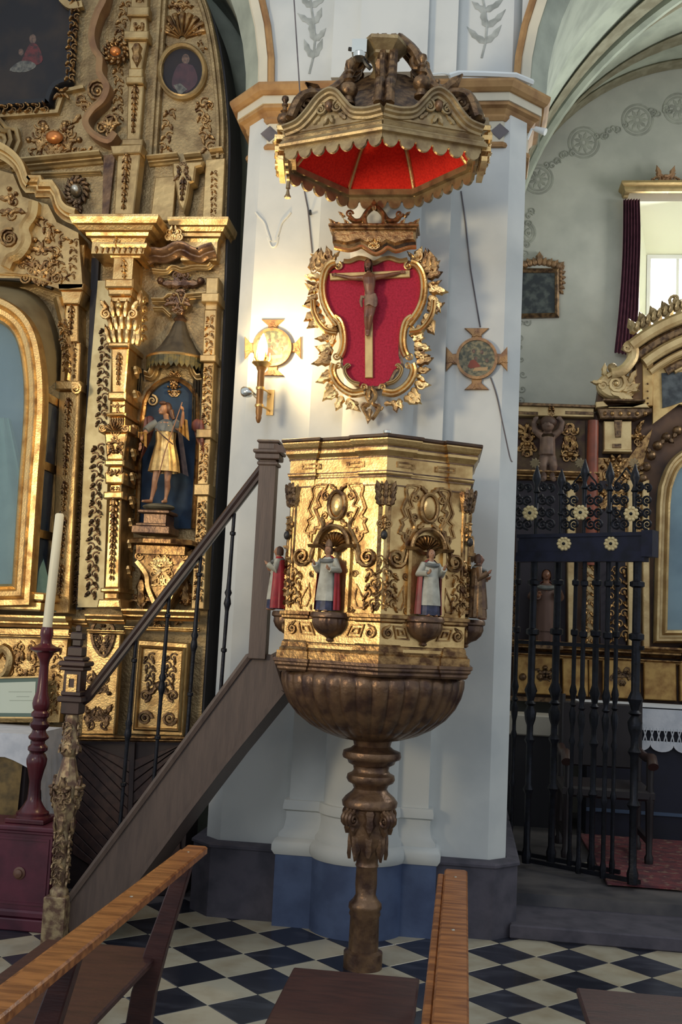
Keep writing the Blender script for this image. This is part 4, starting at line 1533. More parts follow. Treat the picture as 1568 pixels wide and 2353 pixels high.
bp_ = empty('large_painting', F63.pt(60, 250), 'large dark painting of a seated mother and child in black and gold frame', 'painting')
canv = [(-260, -80), (172, -80), (170, 40), (162, 196), (120, 210), (112, 240), (-260, 258)]
cv = MB().prism(F63, canv, 0.0, 0.012).build('canvas', PAINTD, bp_, smooth=False)
MB().boss(F63, 77, 92, 8, 11, 0.012, 0.002, 12).build('painted_face', PFACE, cv)
MB().prism(F63, smooth_path([(70, 104), (56, 132), (52, 150), (84, 152), (100, 140), (92, 112), (82, 102)], 3, True), 0.012, 0.0135).build('painted_red_dress', PRED, cv, smooth=False)
MB().prism(F63, smooth_path([(40, 148), (24, 165), (60, 168), (84, 156), (78, 146), (56, 142)], 3, True), 0.012, 0.0138).build('painted_white_cloth', PWHITE, cv, smooth=False)
MB().boss(F63, 50, 122, 6, 8, 0.012, 0.002, 10).build('painted_child', PFACE, cv)
mb = MB()
fpath = [(184, -80), (182, 30), (172, 196)] + smooth_path([(168, 200), (140, 210), (128, 232), (126, 250)], 3) + [(-260, 270)]
mb.sweep(F63, fpath, [(0.0, 0), (0.0, 0.02), (0.02, 0.05), (0.045, 0.05), (0.055, 0.02), (0.055, 0)])
mb.build('black_frame', mat('black_lacquer', srgb(30, 30, 34), 0.3, 0.1), bp_)
mb = MB()
strip(mb, F63, (181, 5), (166, 195), 24, 0.045, 61, 1.0, 17, 0.03)
strip(mb, F63, (120, 254), (-100, 262), 22, 0.045, 62, 1.0, 17, 0.03)
carve(mb, F63, 148, 222, 14, 12, 0.045, 63, 6, 12)
mb.build('gilt_frame_carving', GOLDO, bp_)
mb = MB()
mb.sweep(F63, [(142, -20)] + smooth_path([(150, 10), (168, 24), (196, 20)], 4), [(-0.02, 0.02), (-0.02, 0.06), (0.02, 0.06), (0.02, 0.02)])
mb.sweep(F63, [(196, 205), (150, 215), (135, 262), (-100, 280)], [(-0.01, 0.0), (-0.01, 0.04), (0.01, 0.04), (0.01, 0.0)])
mb.build('gilt_outer_moulding', GOLDP, bp_)
finish_root(bp_)
# ================================================================== PULPIT
RIM = [(-0.38, 4.66), (-0.905, 4.885), (-0.895, 5.33), (-0.72, 5.57), (-0.16, 5.57), (0.035, 5.33), (0.048, 4.895)]
PC = Vector((-0.445, 5.16, 0))
RIMB = inset(RIM, 0.05)          # body faces


def ressaut(pts, d, t0=0.24, t1=0.76):
    """closed plan with corner breaks standing d proud of the middle of each side"""
    out = []
    k = len(pts)
    for i in range(k):
        a, b = Vector(pts[i]), Vector(pts[(i + 1) % k])
        if (b - a).length < 0.4:
            out.append(tuple(a))
            continue
        t = (b - a).normalized()
        nrm = Vector((-t.y, t.x))
        c = Vector((PC.x, PC.y))
        if nrm.dot(c - a) < 0:
            nrm = -nrm
        p, q = a.lerp(b, t0), a.lerp(b, t1)
        out += [tuple(a), tuple(p), tuple(p + nrm * d), tuple(q + nrm * d), tuple(q)]
    return out


def orient(pts):
    a = sum(pts[i][0] * pts[(i + 1) % len(pts)][1] - pts[(i + 1) % len(pts)][0] * pts[i][1] for i in range(len(pts)))
    return pts if a > 0 else pts[::-1]


def wrap(mb, prof, d=0.012, base=RIMB):
    """prof: (outward, z); path counter-clockwise so outward = right of path"""
    mb.sweep(PLAN, orient(ressaut(base, d)), [(-a, z) for a, z in prof], closed=True)


pul = empty('pulpit', (PC.x, PC.y, 0), 'gilded wooden pulpit with carved saint niches on a turned pedestal', 'pulpit')
mb = MB()
mb.prism(PLAN, RIMB, 1.41, 2.45)
mb.build('body', GOLD, pul, smooth=False)
mb = MB()
wrap(mb, [(-0.03, 2.478), (0.050, 2.478), (0.056, 2.484), (0.056, 2.494), (0.052, 2.497), (-0.03, 2.497)], 0.018)
mb.build('top_rail', mat('dark_rail_wood', srgb(58, 40, 30), 0.4, 0.2, srgb(84, 58, 34), 20), pul, smooth=False)
mb = MB()
wrap(mb, [(-0.02, 2.40), (0.016, 2.40), (0.022, 2.41), (0.034, 2.425), (0.034, 2.44), (-0.02, 2.44)], 0.02)
wrap(mb, [(-0.02, 2.44), (0.030, 2.442), (0.042, 2.455), (0.050, 2.472), (0.050, 2.479), (-0.02, 2.479)], 0.02)
wrap(mb, [(-0.02, 2.33), (0.012, 2.33), (0.012, 2.40), (-0.02, 2.40)], 0.014)
wrap(mb, [(-0.02, 2.31), (0.014, 2.312), (0.02, 2.32), (0.02, 2.332), (-0.02, 2.332)], 0.018)
wrap(mb, [(-0.02, 2.27), (0.004, 2.27), (0.006, 2.30), (0.010, 2.312), (-0.02, 2.312)])
mb.build('upper_cornice', GOLD, pul, smooth=False)
mb = MB()
wrap(mb, [(-0.02, 1.635), (0.004, 1.637), (0.014, 1.645), (0.014, 1.655), (0.024, 1.66), (0.024, 1.675), (-0.02, 1.68)], 0.008)
mb.build('statue_ledge', GOLDO, pul, smooth=False)
for zf, of, df in ((2.441, 0.036, 0.02), (2.398, 0.0185, 0.018), (2.330, 0.0225, 0.018), (2.308, 0.016, 0.014), (2.268, 0.0065, 0.012)):
    mb = MB()
    wrap(mb, [(-0.02, zf - 0.003), (of, zf - 0.003), (of, zf + 0.003), (-0.02, zf + 0.003)], df)
    mb.build('brown_fillet', BRONZE, pul, smooth=False)
mb = MB()
wrap(mb, [(-0.02, 1.52), (0.008, 1.522), (0.008, 1.53), (0.0, 1.54), (-0.02, 1.54)], 0.004)
wrap(mb, [(-0.02, 1.49), (0.016, 1.49), (0.018, 1.50), (0.010, 1.51), (0.010, 1.522), (-0.02, 1.522)])
wrap(mb, [(-0.02, 1.452), (0.028, 1.452), (0.028, 1.49), (-0.02, 1.49)], 0.008)
mb.build('lower_cornice', GOLDO, pul, smooth=False)
mb = MB()
wrap(mb, [(-0.02, 1.395), (0.012, 1.395), (0.022, 1.405), (0.022, 1.415), (0.034, 1.425), (0.034, 1.435), (0.042, 1.44), (0.042, 1.455), (-0.02, 1.455)])
mb.build('base_moulding', BRONZE, pul, smooth=False)

FACES = {'front_left': (RIMB[1], RIMB[0]), 'front_right': (RIMB[0], RIMB[6]), 'side_left': (RIMB[2], RIMB[1]), 'side_right': (RIMB[6], RIMB[5])}


def face_frame(a, b):
    a, b = Vector((a[0], a[1], 0)), Vector((b[0], b[1], 0))
    u = (b - a).normalized()
    n = Vector((u.y, -u.x, 0))
    return MF((a + b) / 2, u, (0, 0, 1), n), (b - a).length


def P8(x, y):
    """zoomed reading of the left panel -> face metres"""
    return ((x - 912) * 0.000425, 2.487 - (1080 + y * 0.1913 - 1000) * 0.001958)


for nm, (a, b) in FACES.items():
    f, w = face_frame(a, b)
    full = nm.startswith('front')
    sx = w / 0.525
    if full:
        # slotted blocks in the frieze
        for u0 in (-0.15, 0.10):
            mb = MB()
            mb.sweep(f, [(u0 * sx - 0.045, 2.355), (u0 * sx + 0.045, 2.355), (u0 * sx + 0.045, 2.375), (u0 * sx - 0.045, 2.375)], [(-0.004, 0.012), (-0.004, 0.017), (0.004, 0.017), (0.004, 0.012)], closed=True)
            mb.build('slot_moulding', GOLDO, pul, smooth=False)
        # strapwork vase panels
        vase = [(600, 150), (780, 150), (700, 260), (660, 340), (700, 420), (640, 450), (690, 560), (725, 690), (655, 705), (640, 760), (600, 770), (598, 855), (560, 800), (560, 760), (500, 745), (545, 640), (520, 590), (585, 545), (530, 450), (590, 300), (575, 230)]
        for sg in (-1, 1):
            pts = [P8(x, y) for x, y in vase]
            pts = [(((p[0]) * sx) * (1 if sg < 0 else -1), p[1]) for p in pts]
            mb = MB()
            mb.sweep(f, smooth_path(pts, 2, True), [(-0.0055, 0.0), (-0.004, 0.009), (0.004, 0.009), (0.0055, 0.0)], closed=True)
            mb.sweep(f, smooth_path(inset(pts, 0.011), 2, True), [(-0.002, 0.0), (-0.002, 0.004), (0.002, 0.004), (0.002, 0.0)], closed=True)
            mb.build('strapwork_panel', GOLDO, pul)
            fl = [P8(x, y) for x, y in ((600, 1410), (612, 1500), (625, 1570), (580, 1680), (500, 1680), (505, 1590), (550, 1500))]
            fl = [((p[0] * sx) * (1 if sg < 0 else -1), p[1]) for p in fl]
            mb = MB()
            mb.sweep(f, fl, [(-0.004, 0.0), (-0.003, 0.007), (0.003, 0.007), (0.004, 0.0)], closed=True)
            mb.build('flame_panel', GOLDO, pul)
            dm = [P8(x, y) for x, y in ((490, 1885), (645, 1890), (705, 2035), (530, 2030))]
            dm = [((p[0] * sx) * (1 if sg < 0 else -1), p[1]) for p in dm]
            mb = MB()
            for dd, hh in ((0.0, 0.010), (0.016, 0.014)):
                mb.sweep(f, inset(dm, dd), [(-0.004, 0.0), (-0.003, hh), (0.003, hh), (0.004, 0.0)], closed=True)
            mb.build('diamond_panel', GOLDO, pul, split=False)
    # oval cartouche with four volutes
    cx, cz = 0.005, P8(0, 410)[1]
    mb = MB()
    mb.sweep(f, [(cx + 0.043 * cos(t), cz + 0.066 * sin(t)) for t in [2 * pi * i / 24 for i in range(24)]], [(-0.008, 0), (-0.008, 0.016), (0, 0.02), (0.008, 0.016), (0.008, 0)], closed=True)
    for s1 in (-1, 1):
        mb.scroll(f, cx + s1 * 0.066, cz + 0.045, 0.024, 0.0, pi / 2 if s1 > 0 else pi / 2, 1.6, -s1, 0.007)
        mb.scroll(f, cx + s1 * 0.068, cz - 0.050, 0.022, 0.0, -pi / 2, 1.6, s1, 0.007)
        mb.leaf(f, cx + s1 * 0.01, cz + 0.07, pi / 2 - s1 * 0.9, 0.055, 0.03, 0.0, 0.018)
        mb.leaf(f, cx + s1 * 0.02, cz - 0.07, -pi / 2 + s1 * 0.9, 0.055, 0.03, 0.0, 0.016)
        mb.tube([f.pt(u, v, 0.006) for u, v in smooth_path([(cx + s1 * 0.088, cz - 0.06), (cx + s1 * 0.07, cz - 0.095), (cx + s1 * 0.085, cz - 0.13), (cx + s1 * 0.12, cz - 0.20), (cx + s1 * 0.135, cz - 0.27)], 4)], 0.010, 6)
    ob = mb.build('oval_cartouche', GOLDO, pul, split=False)
    MB().boss(f, cx, cz, 0.038, 0.060, 0.002, 0.022, 16).build('oval_boss', GOLD, ob)
    # shell hood of the niche
    hz = P8(0, 925)[1]
    mb = MB()
    mb.shell(f, 0.0, hz - 0.005, 0.072, 0.0, 0.03, 0.05, pi - 0.05, 11, 0.1)
    mb.build('niche_shell', GOLDO, pul, split=False)
    mb = MB()
    mb.sweep(f, arc(0, hz, 0.085, 0.092, 0, pi, 16), [(-0.010, 0), (-0.010, 0.03), (0.0, 0.036), (0.010, 0.03), (0.010, 0)])
    mb.sweep(f, [(-0.125, hz), (-0.06, hz), (-0.03, hz - 0.02), (0.03, hz - 0.02), (0.06, hz), (0.125, hz)], [(-0.008, 0), (-0.008, 0.035), (0.004, 0.045), (0.008, 0.035), (0.008, 0)])
    mb.build('niche_arch', GOLDO, pul, split=False)
    mb = MB()
    for s1 in (-1, 1):
        mb.sweep(f, [(s1 * 0.088, hz - 0.01), (s1 * 0.086, 1.68)], [(-0.008, 0), (-0.008, 0.02), (0.008, 0.02), (0.008, 0)])
    mb.build('niche_jamb', GOLD, pul)
    # big side volutes and acanthus
    for s1 in (-1, 1):
        mb = MB()
        vz_ = P8(0, 1030)[1]
        ux = s1 * 0.182 * sx
        tail = [(s1 * 0.10, hz + 0.02), (s1 * 0.12 * sx, hz - 0.03), (s1 * 0.135 * sx, hz - 0.075)]
        mb.scroll(f, ux, vz_ - 0.01, 0.045, 0.006, pi + 0.5 if s1 > 0 else -0.5, 1.8, s1, 0.010, tail)
        mb.build('side_volute', GOLDO, pul, split=False)
        mb = MB()
        strip(mb, f, (s1 * 0.21 * sx, 1.88), (s1 * 0.205 * sx, 1.70), 0.07, 0.0, 70 + s1, 1.0, 0.045, 0.022)
        mb.scroll(f, s1 * 0.118 * sx, P8(0, 1270)[1], 0.018, 0.0, 0, 1.5, s1, 0.006)
        mb.scroll(f, s1 * 0.105 * sx, P8(0, 1700)[1], 0.018, 0.0, 0, 1.5, -s1, 0.006)
        mb.build('carved_acanthus', GOLDO, pul)
        mb = MB()
        mb.scroll(f, s1 * 0.215 * sx, P8(0, 1970)[1], 0.027, 0.002, pi / 2, 1.7, -s1, 0.009, [(s1 * 0.2 * sx, 1.63), (s1 * 0.222 * sx, 1.61)])
        mb.build('corner_volute', GOLDO, pul, split=False)
    # half-round fluted bracket for the statue
    bc = f.pt(0, 0, 0)
    mb = MB()
    prof = [(0.086, 1.675), (0.092, 1.665), (0.092, 1.652), (0.080, 1.645), (0.082, 1.625), (0.072, 1.60), (0.05, 1.577), (0.025, 1.566), (0.012, 1.556), (0.016, 1.546), (0.004, 1.538)]
    mb.lathe(prof, (bc.x + f.N.x * 0.012, bc.y + f.N.y * 0.012, 0), 48, lambda j, t: 1 + (0.07 * abs(cos(9 * t)) - 0.04 if 3 <= j <= 7 else 0))
    mb.build('statue_bracket', BRONZE, pul, split=False)
# carved corner pilasters: capital, pomegranate drop, foliage
for i in (0, 1, 6, 2, 5):
    c = Vector((RIMB[i][0], RIMB[i][1], 0))
    nrm = (c - Vector((PC.x, PC.y, 0))).normalized()
    f = MF(c - nrm * 0.018, (-nrm.y, nrm.x, 0), (0, 0, 1), nrm)
    mb = MB()
    mb.prism(f, [(-0.045, 2.27), (0.045, 2.27), (0.03, 2.17), (-0.03, 2.17)], -0.03, 0.02, 0.006)
    mb.prism(f, [(-0.03, 2.17), (0.03, 2.17), (0.028, 1.69), (-0.028, 1.69)], -0.03, 0.012, 0.004)
    mb.build('corner_pilaster', GOLDO, pul, smooth=False, split=False)
    mb = MB()
    for row in range(3):
        for k in (-1, 0, 1):
            mb.leaf(f, k * 0.026, 2.175 + row * 0.03, pi / 2 - k * 0.35, 0.055, 0.03, 0.015 + row * 0.005, 0.018)
    for s1 in (-1, 1):
        mb.scroll(f, s1 * 0.035, 2.25, 0.016, 0.02, pi / 2, 1.5, -s1, 0.005)
    mb.build('corner_capital', GOLDD, pul, split=False)
    mb = MB()
    drop(mb, f, 0, 2.12, 0, 2.03, 0.05, 0.012, 3)
    strip(mb, f, (0, 1.95), (0, 1.70), 0.06, 0.012, 80 + i, 1.0, 0.045, 0.02)
    mb.scroll(f, -0.02, 2.085, 0.018, 0.015, 0, 1.5, 1, 0.006)
    mb.scroll(f, 0.02, 2.085, 0.018, 0.015, pi, 1.5, -1, 0.006)
    mb.build('corner_drop', GOLDO, pul)
    MB().ell(f.pt(0, 2.035, 0.03), (0.016, 0.016, 0.022), 10, 6).build('dark_fruit', mat('dark_fruit_paint', srgb(40, 36, 34), 0.4), pul)
# gadrooned bowl
mb = MB()
prof = [(0.40, 1.402), (0.436, 1.395), (0.446, 1.375), (0.445, 1.34), (0.432, 1.29), (0.405, 1.235), (0.362, 1.182), (0.30, 1.135), (0.23, 1.10), (0.16, 1.078), (0.09, 1.066)]
NG = 36
mb.lathe(prof, (PC.x, PC.y + 0.02, 0), NG * 8, lambda j, t: 1 + ((0.034 if j > 1 else 0.015) * (abs(cos(NG * t / 2)) ** 0.7) - 0.022))
mb.build('gadrooned_bowl', BRONZE, pul, ang=60)
# turned pedestal
mb = MB()
SP = [(43, 1692), (47, 1700), (44, 1706), (42, 1715), (50, 1722), (66, 1728), (68, 1738), (66, 1744), (56, 1748), (53, 1756), (42, 1762), (40, 1772), (44, 1778), (54, 1783), (56, 1792), (52, 1800), (42, 1805), (38, 1815), (42, 1822), (56, 1834), (64, 1845), (62, 1856), (50, 1862), (48, 1890), (44, 1905), (46, 1920), (40, 1945), (32, 1968), (25, 1978), (25, 1988), (27, 1993), (24, 1998), (25, 2035), (23, 2060), (28, 2070), (37, 2080), (38, 2090), (34, 2096), (36, 2104), (33, 2110), (34, 2185), (44, 2190), (44, 2226)]
mb.lathe([(r * 0.00213, max(0.0, 1.071 - (y - 1700) * 0.00204)) for r, y in SP], (PC.x + 0.012, PC.y + 0.02, 0), 32)
mb.build('turned_pedestal', BRONZE, pul, ang=50)
pcx, pcy = PC.x + 0.012, PC.y + 0.02
for k in range(4):
    a = pi / 4 + k * pi / 2 + 0.12
    nrm = Vector((cos(a), sin(a), 0))
    f = MF(Vector((pcx, pcy, 0)) + nrm * 0.10, (-nrm.y, nrm.x, 0), (0, 0, 1), nrm)
    fs = MF(Vector((pcx, pcy, 0)), nrm, (0, 0, 1), Vector((nrm.y, -nrm.x, 0)))
    mb = MB()
    for off in (-0.022, 0.0, 0.022):
        mb.scroll(fs, 0.125, 0.70, 0.034, off, pi / 2, 1.7, -1, 0.011, [(0.06, 0.80), (0.09, 0.785), (0.115, 0.755)], k=6)
    mb.build('corner_volute', BRONZE, pul, split=False)
for k in range(8):
    a = k * pi / 4 + 0.12
    nrm = Vector((cos(a), sin(a), 0))
    f = MF(Vector((pcx, pcy, 0)) + nrm * 0.095, (-nrm.y, nrm.x, 0), (0, 0, 1), nrm)
    mb = MB()
    mb.leaf(f, 0, 0.76, -pi / 2, 0.14, 0.07, 0.0, 0.03)
    mb.leaf(f, 0, 0.64, -pi / 2, 0.14, 0.06, -0.015, 0.025)
    mb.build('acanthus_leaf', BRONZE, pul, split=False)
mb = MB()      # small glass left on the pulpit rail
finish_root(pul)
gp = Vector((PY(890, 996, 4.75).x, 4.76, 2.497))
tag(MB().lathe([(0.014, 0), (0.017, 0.002), (0.017, 0.016), (0.019, 0.018), (0.019, 0.03), (0.015, 0.032)], gp, 14).build('microphone_socket', CHROME), 'small pale metal socket on the pulpit rail', 'socket')


# ================================================================== SAINT STATUES ON THE PULPIT
def oriented(loc, facing):
    """frame with x right, y = facing direction, z up"""
    n = Vector((facing[0], facing[1], 0)).normalized()
    return Vector(loc), Vector((n.y, -n.x, 0)) * -1, n


def saint(name, loc, facing, h, label, robe, cape, hem, head=SKIN, mitre=None, raised=1):
    loc, ex, ey = oriented(loc, facing)
    root = empty(name, loc, label, 'statue', 'saint statues on the pulpit')
    ez = Vector((0, 0, 1))

    def W(x, y, z):
        return loc + ex * (x * h) + ey * (y * h) + ez * (z * h)

    def loft(rows, n=28, fold=0.0, nf=9, arc_=None, shift=0.0):
        m = MB()
        g = []
        for (z, rx_, ry_, oy) in rows:
            r = []
            cnt = n if arc_ is None else n + 1
            for i in range(cnt):
                t = (2 * pi * i / n) if arc_ is None else arc_[0] + (arc_[1] - arc_[0]) * i / n
                k = 1 + fold * (1 - z) * cos(nf * t + shift) + fold * 0.4 * (1 - z) * cos((nf + 4) * t)
                r.append(W(rx_ * k * cos(t), oy + ry_ * k * sin(t), z))
            g.append(r)
        b = m.quadgrid(g, closed_u=arc_ is None)
        if arc_ is None:
            m.f.append(tuple(b + i for i in range(n)))
            m.f.append(tuple(b + (len(rows) - 1) * n + i for i in range(n)))
        return m
    # body: head, neck, trunk, arms and hands as one skin
    bm_ = MB()
    bm_.ell(W(0, 0.015, 0.905), (0.055 * h, 0.062 * h, 0.075 * h), 14, 10, (ex, ey, ez))
    bm_.ell(W(0, 0.078, 0.90), (0.012 * h, 0.018 * h, 0.022 * h), 8, 6, (ex, ey, ez))
    bm_.ell(W(0, 0.055, 0.862), (0.028 * h, 0.02 * h, 0.02 * h), 8, 6, (ex, ey, ez))
    for sg in (-1, 1):
        bm_.ell(W(sg * 0.055, 0.01, 0.90), (0.012 * h, 0.014 * h, 0.02 * h), 8, 6, (ex, ey, ez))
    bm_.tube([W(0, 0, 0.70), W(0, 0.005, 0.80), W(0, 0.01, 0.88)], [0.09 * h, 0.05 * h, 0.038 * h], 10)
    bm_.tube([W(0, 0, 0.15), W(0, 0, 0.45), W(0, 0, 0.70)], [0.08 * h, 0.10 * h, 0.10 * h], 10)
    for sg in (-1, 1):
        hx, hy, hz_ = (sg * 0.10, 0.16, 0.62) if sg != raised else (sg * 0.15, 0.15, 0.70)
        bm_.tube([W(sg * 0.10, 0, 0.75), W(sg * 0.18, 0.03, 0.60), W(hx, hy, hz_)], [0.045 * h, 0.038 * h, 0.022 * h], 8)
        bm_.ell(W(hx, hy + 0.015, hz_ + 0.01), (0.02 * h, 0.026 * h, 0.03 * h), 8, 6, (ex, ey, ez))
        for q in range(4):
            bm_.tube([W(hx + (q - 1.5) * 0.012, hy + 0.025, hz_ + 0.025), W(hx + (q - 1.5) * 0.013, hy + 0.045, hz_ + 0.045), W(hx + (q - 1.5) * 0.012, hy + 0.05, hz_ + 0.065 - abs(q - 1.5) * 0.005)], 0.0075 * h, 6)
        bm_.tube([W(hx - sg * 0.02, hy + 0.01, hz_ + 0.005), W(hx - sg * 0.035, hy + 0.03, hz_ + 0.025)], 0.008 * h, 6)
    for sg in (-1, 1):
        bm_.ell(W(sg * 0.06, 0.09, 0.02), (0.035 * h, 0.07 * h, 0.024 * h), 10, 6, (ex, ey, ez))
        bm_.tube([W(sg * 0.055, 0.03, 0.02), W(sg * 0.05, 0.0, 0.2)], 0.035 * h, 8)
    fuse(bm_, 'body', head, 0.0042, root, 3)
    # eyes
    em = MB()
    for sg in (-1, 1):
        em.ell(W(sg * 0.022, 0.066, 0.912), (0.008 * h, 0.005 * h, 0.006 * h), 8, 6, (ex, ey, ez))
    em.build('eye', HAIRM, root)
    hm = MB()
    rows = []
    for z, r in ((0.845, 0.062), (0.88, 0.066), (0.93, 0.064), (0.965, 0.05), (0.985, 0.02)):
        rows.append([W(r * cos(t), 0.002 + r * 1.05 * sin(t), z) for t in [pi * 0.86 + (pi * 1.28) * i / 16 for i in range(17)]])
    hm.quadgrid(rows)
    hm.build('hair', HAIRM, root, fixn=False)
    loft([(0.02, 0.15, 0.13, 0.02), (0.12, 0.145, 0.125, 0.02), (0.2, 0.14, 0.12, 0.015)], fold=0.07, nf=11).build('dark_hem', hem, root)
    loft([(0.16, 0.155, 0.135, 0.02), (0.3, 0.145, 0.125, 0.02), (0.5, 0.125, 0.11, 0.015), (0.62, 0.115, 0.10, 0.01), (0.72, 0.125, 0.09, 0.0), (0.78, 0.09, 0.065, 0.0), (0.81, 0.045, 0.042, 0.0)], fold=0.07, nf=11).build('robe', robe, root)
    # sleeves
    sm = MB()
    for sg in (-1, 1):
        hx, hy, hz_ = (sg * 0.11, 0.14, 0.62) if sg != raised else (sg * 0.155, 0.13, 0.69)
        sm.tube([W(sg * 0.10, 0, 0.76), W(sg * 0.185, 0.02, 0.61), W(hx, hy, hz_)], [0.055 * h, 0.062 * h, 0.048 * h], 10)
    sm.build('sleeve', robe, root)
    if cape:
        loft([(0.03, 0.20, 0.16, -0.02), (0.2, 0.195, 0.15, -0.02), (0.45, 0.185, 0.13, -0.02), (0.65, 0.175, 0.115, -0.015), (0.74, 0.15, 0.10, -0.01), (0.80, 0.085, 0.07, -0.005), (0.825, 0.055, 0.055, 0.0)], n=30, fold=0.05, nf=13, arc_=(pi * 0.80, pi * 2.20)).build('cape', cape, root, fixn=False)
        cm = MB()
        cm.tube([W(0.10 * cos(t), 0.02 + 0.085 * sin(t), 0.755 - 0.02 * sin(t)) for t in [2 * pi * i / 16 for i in range(16)]], 0.03 * h, 8, True)
        cm.build('shoulder_cape', GREYP, root)
    if mitre:
        loft([(0.955, 0.058, 0.06, 0.005), (0.985, 0.062, 0.05, 0.005), (1.03, 0.05, 0.035, 0.005), (1.07, 0.008, 0.02, 0.005)], n=16).build('mitre', mitre, root)
    finish_root(root)
    return root


# the last one, on the right flank, is a plain brown-gold friar
for nm, lab, robe, cape, hem, mt, rz in (
        ('side_left', 'saint statue in bright red cape, seen in profile on the pulpit beside the brown post', WHITEP, REDP, NAVYP, None, 1),
        ('front_left', 'mitred saint statue in white robe and faded red cape on the left front pulpit panel', WHITEP, REDP, NAVYP, BRONZE, -1),
        ('front_right', 'saint statue in white robe and dull rose cape on the shaded right front pulpit panel', WHITEP, mat('rose_painted_cape', srgb(140, 62, 62), 0.5, 0, srgb(110, 50, 52), 16), NAVYP, None, 1),
        ('side_right', 'brown and gold friar statue in profile at the right edge of the pulpit', BRONZE, GOLDD, BRONZE, None, -1)):
    a, b = FACES[nm]
    f, w = face_frame(a, b)
    p = f.pt(0, 1.6755, 0.052)
    if nm.startswith('side'):
        p = f.pt(-0.14 if nm == 'side_right' else 0.14, 1.6755, 0.056)
    saint('saint_statue', p, f.N, 0.315, lab, robe, cape, hem, SKIND if nm == 'side_right' else SKIN, mt, rz)
# shift the flank brackets under their statues
# ================================================================== PULPIT STAIR
st = empty('pulpit_stair', (-1.5, 5.35, 0), 'steep brown wooden pulpit stair with iron balusters and handrail', 'stair')
YS = 5.14
FS = PF(YS)
STR = [(598, 1500), (628, 1506), (655, 1592), (520, 1757), (442, 1859), (330, 2010), (250, 2118), (160, 2150), (152, 2082), (380, 1775), (575, 1512)]
b0 = FS.pt(250, 2118)
mb = MB()
mb.prism(FS, STR[:-5] + [(238, 2140), (158, 2143)] + STR[-3:], -0.03, 0.0, 0.004)
mb.build('outer_stringer', BROWNW, st, smooth=False)
STR2 = STR[:-5] + [(238, 2140), (158, 2143)] + STR[-3:]
mb = MB()
mb.add([FS.pt(x, y, -0.50) for x, y in STR2] + [FS.pt(x, y, -0.47) for x, y in STR2], [tuple(range(len(STR2))), tuple(range(len(STR2), 2 * len(STR2)))] + [(i, (i + 1) % len(STR2), len(STR2) + (i + 1) % len(STR2), len(STR2) + i) for i in range(len(STR2))])
mb.build('inner_stringer', BROWNW, st, smooth=False)
mb = MB()
mb.sweep(FS, [(152, 2078), (380, 1771), (572, 1511), (600, 1499)], [(-0.02, -0.035), (-0.02, 0.012), (-0.006, 0.018), (0.012, 0.012), (0.012, -0.035)])
mb.build('stringer_cap', BROWNW, st, smooth=False)
mb = MB()
mb.sweep(FS, [(655, 1592), (520, 1757), (442, 1859), (330, 2010), (240, 2130)], [(0.0, 0.0), (0.0, 0.012), (0.022, 0.012), (0.022, 0.0)])
mb.build('stringer_bead', BROWNW, st, smooth=False)
# treads and risers between the stringers
xb, zb_ = FS.pt(165, 2110).x, 0.0
xt, zt_ = FS.pt(600, 1560).x, 1.36
N = 7
for k in range(N):
    x0_ = xb + (xt - xb) * k / N
    z1 = zb_ + (zt_ - zb_) * (k + 1) / N
    MB().box((x0_ - 0.015, YS + 0.03, z1 - 0.03), (x0_ + (xt - xb) / N + 0.02, YS + 0.47, z1)).build('tread', BROWNW, st, smooth=False)
    MB().box((x0_, YS + 0.03, z1 - (zt_ - zb_) / N), (x0_ + 0.018, YS + 0.47, z1 - 0.03)).build('riser', BROWNW, st, smooth=False)
mb = MB()
so = [(655, 1592), (520, 1757), (442, 1859), (330, 2010), (240, 2135)]
mb.quadgrid([[FS.pt(x, y, -0.02) for x, y in so], [FS.pt(x, y, -0.48) for x, y in so]])
mb.build('soffit', BROWNW, st, smooth=False, fixn=False)
# handrail
mb = MB()
mb.sweep(FS, [(172, 1622), (196, 1604), (604, 1074), (612, 1064)], [(-0.024, -0.055), (-0.028, -0.02), (-0.018, 0.0), (-0.006, 0.004), (0.006, -0.004), (0.02, 0.0), (0.024, -0.02), (0.02, -0.055)])
mb.build('handrail', mat('dark_brown_rail', srgb(62, 46, 42), 0.35, 0, srgb(48, 36, 34), 8), st, smooth=False)
# wrought iron balusters
for (x0_, y0_), (x1_, y1_) in (((536, 1178), (505, 1600)), ((459, 1272), (427, 1704)), ((386, 1366), (351, 1806)), ((309, 1468), (272, 1916))):
    a, b = FS.pt(x0_, y0_, -0.028), FS.pt(x1_, y1_, -0.015)
    mb = MB()
    L = (b - a).length
    pr = [(0.0, .009), (0.10, .009), (0.105, .015), (0.12, .015), (0.125, .009), (0.33, .0105), (0.42, .012), (0.44, .019), (0.46, .012), (0.48, .016), (0.50, .019), (0.52, .013), (0.54, .010), (0.74, .009), (0.745, .015), (0.76, .015), (0.765, .009), (1.0, .010)]
    mb.tube([a.lerp(b, t) for t, r in pr], [r for t, r in pr], 10)
    mb.build('baluster', IRON, st)
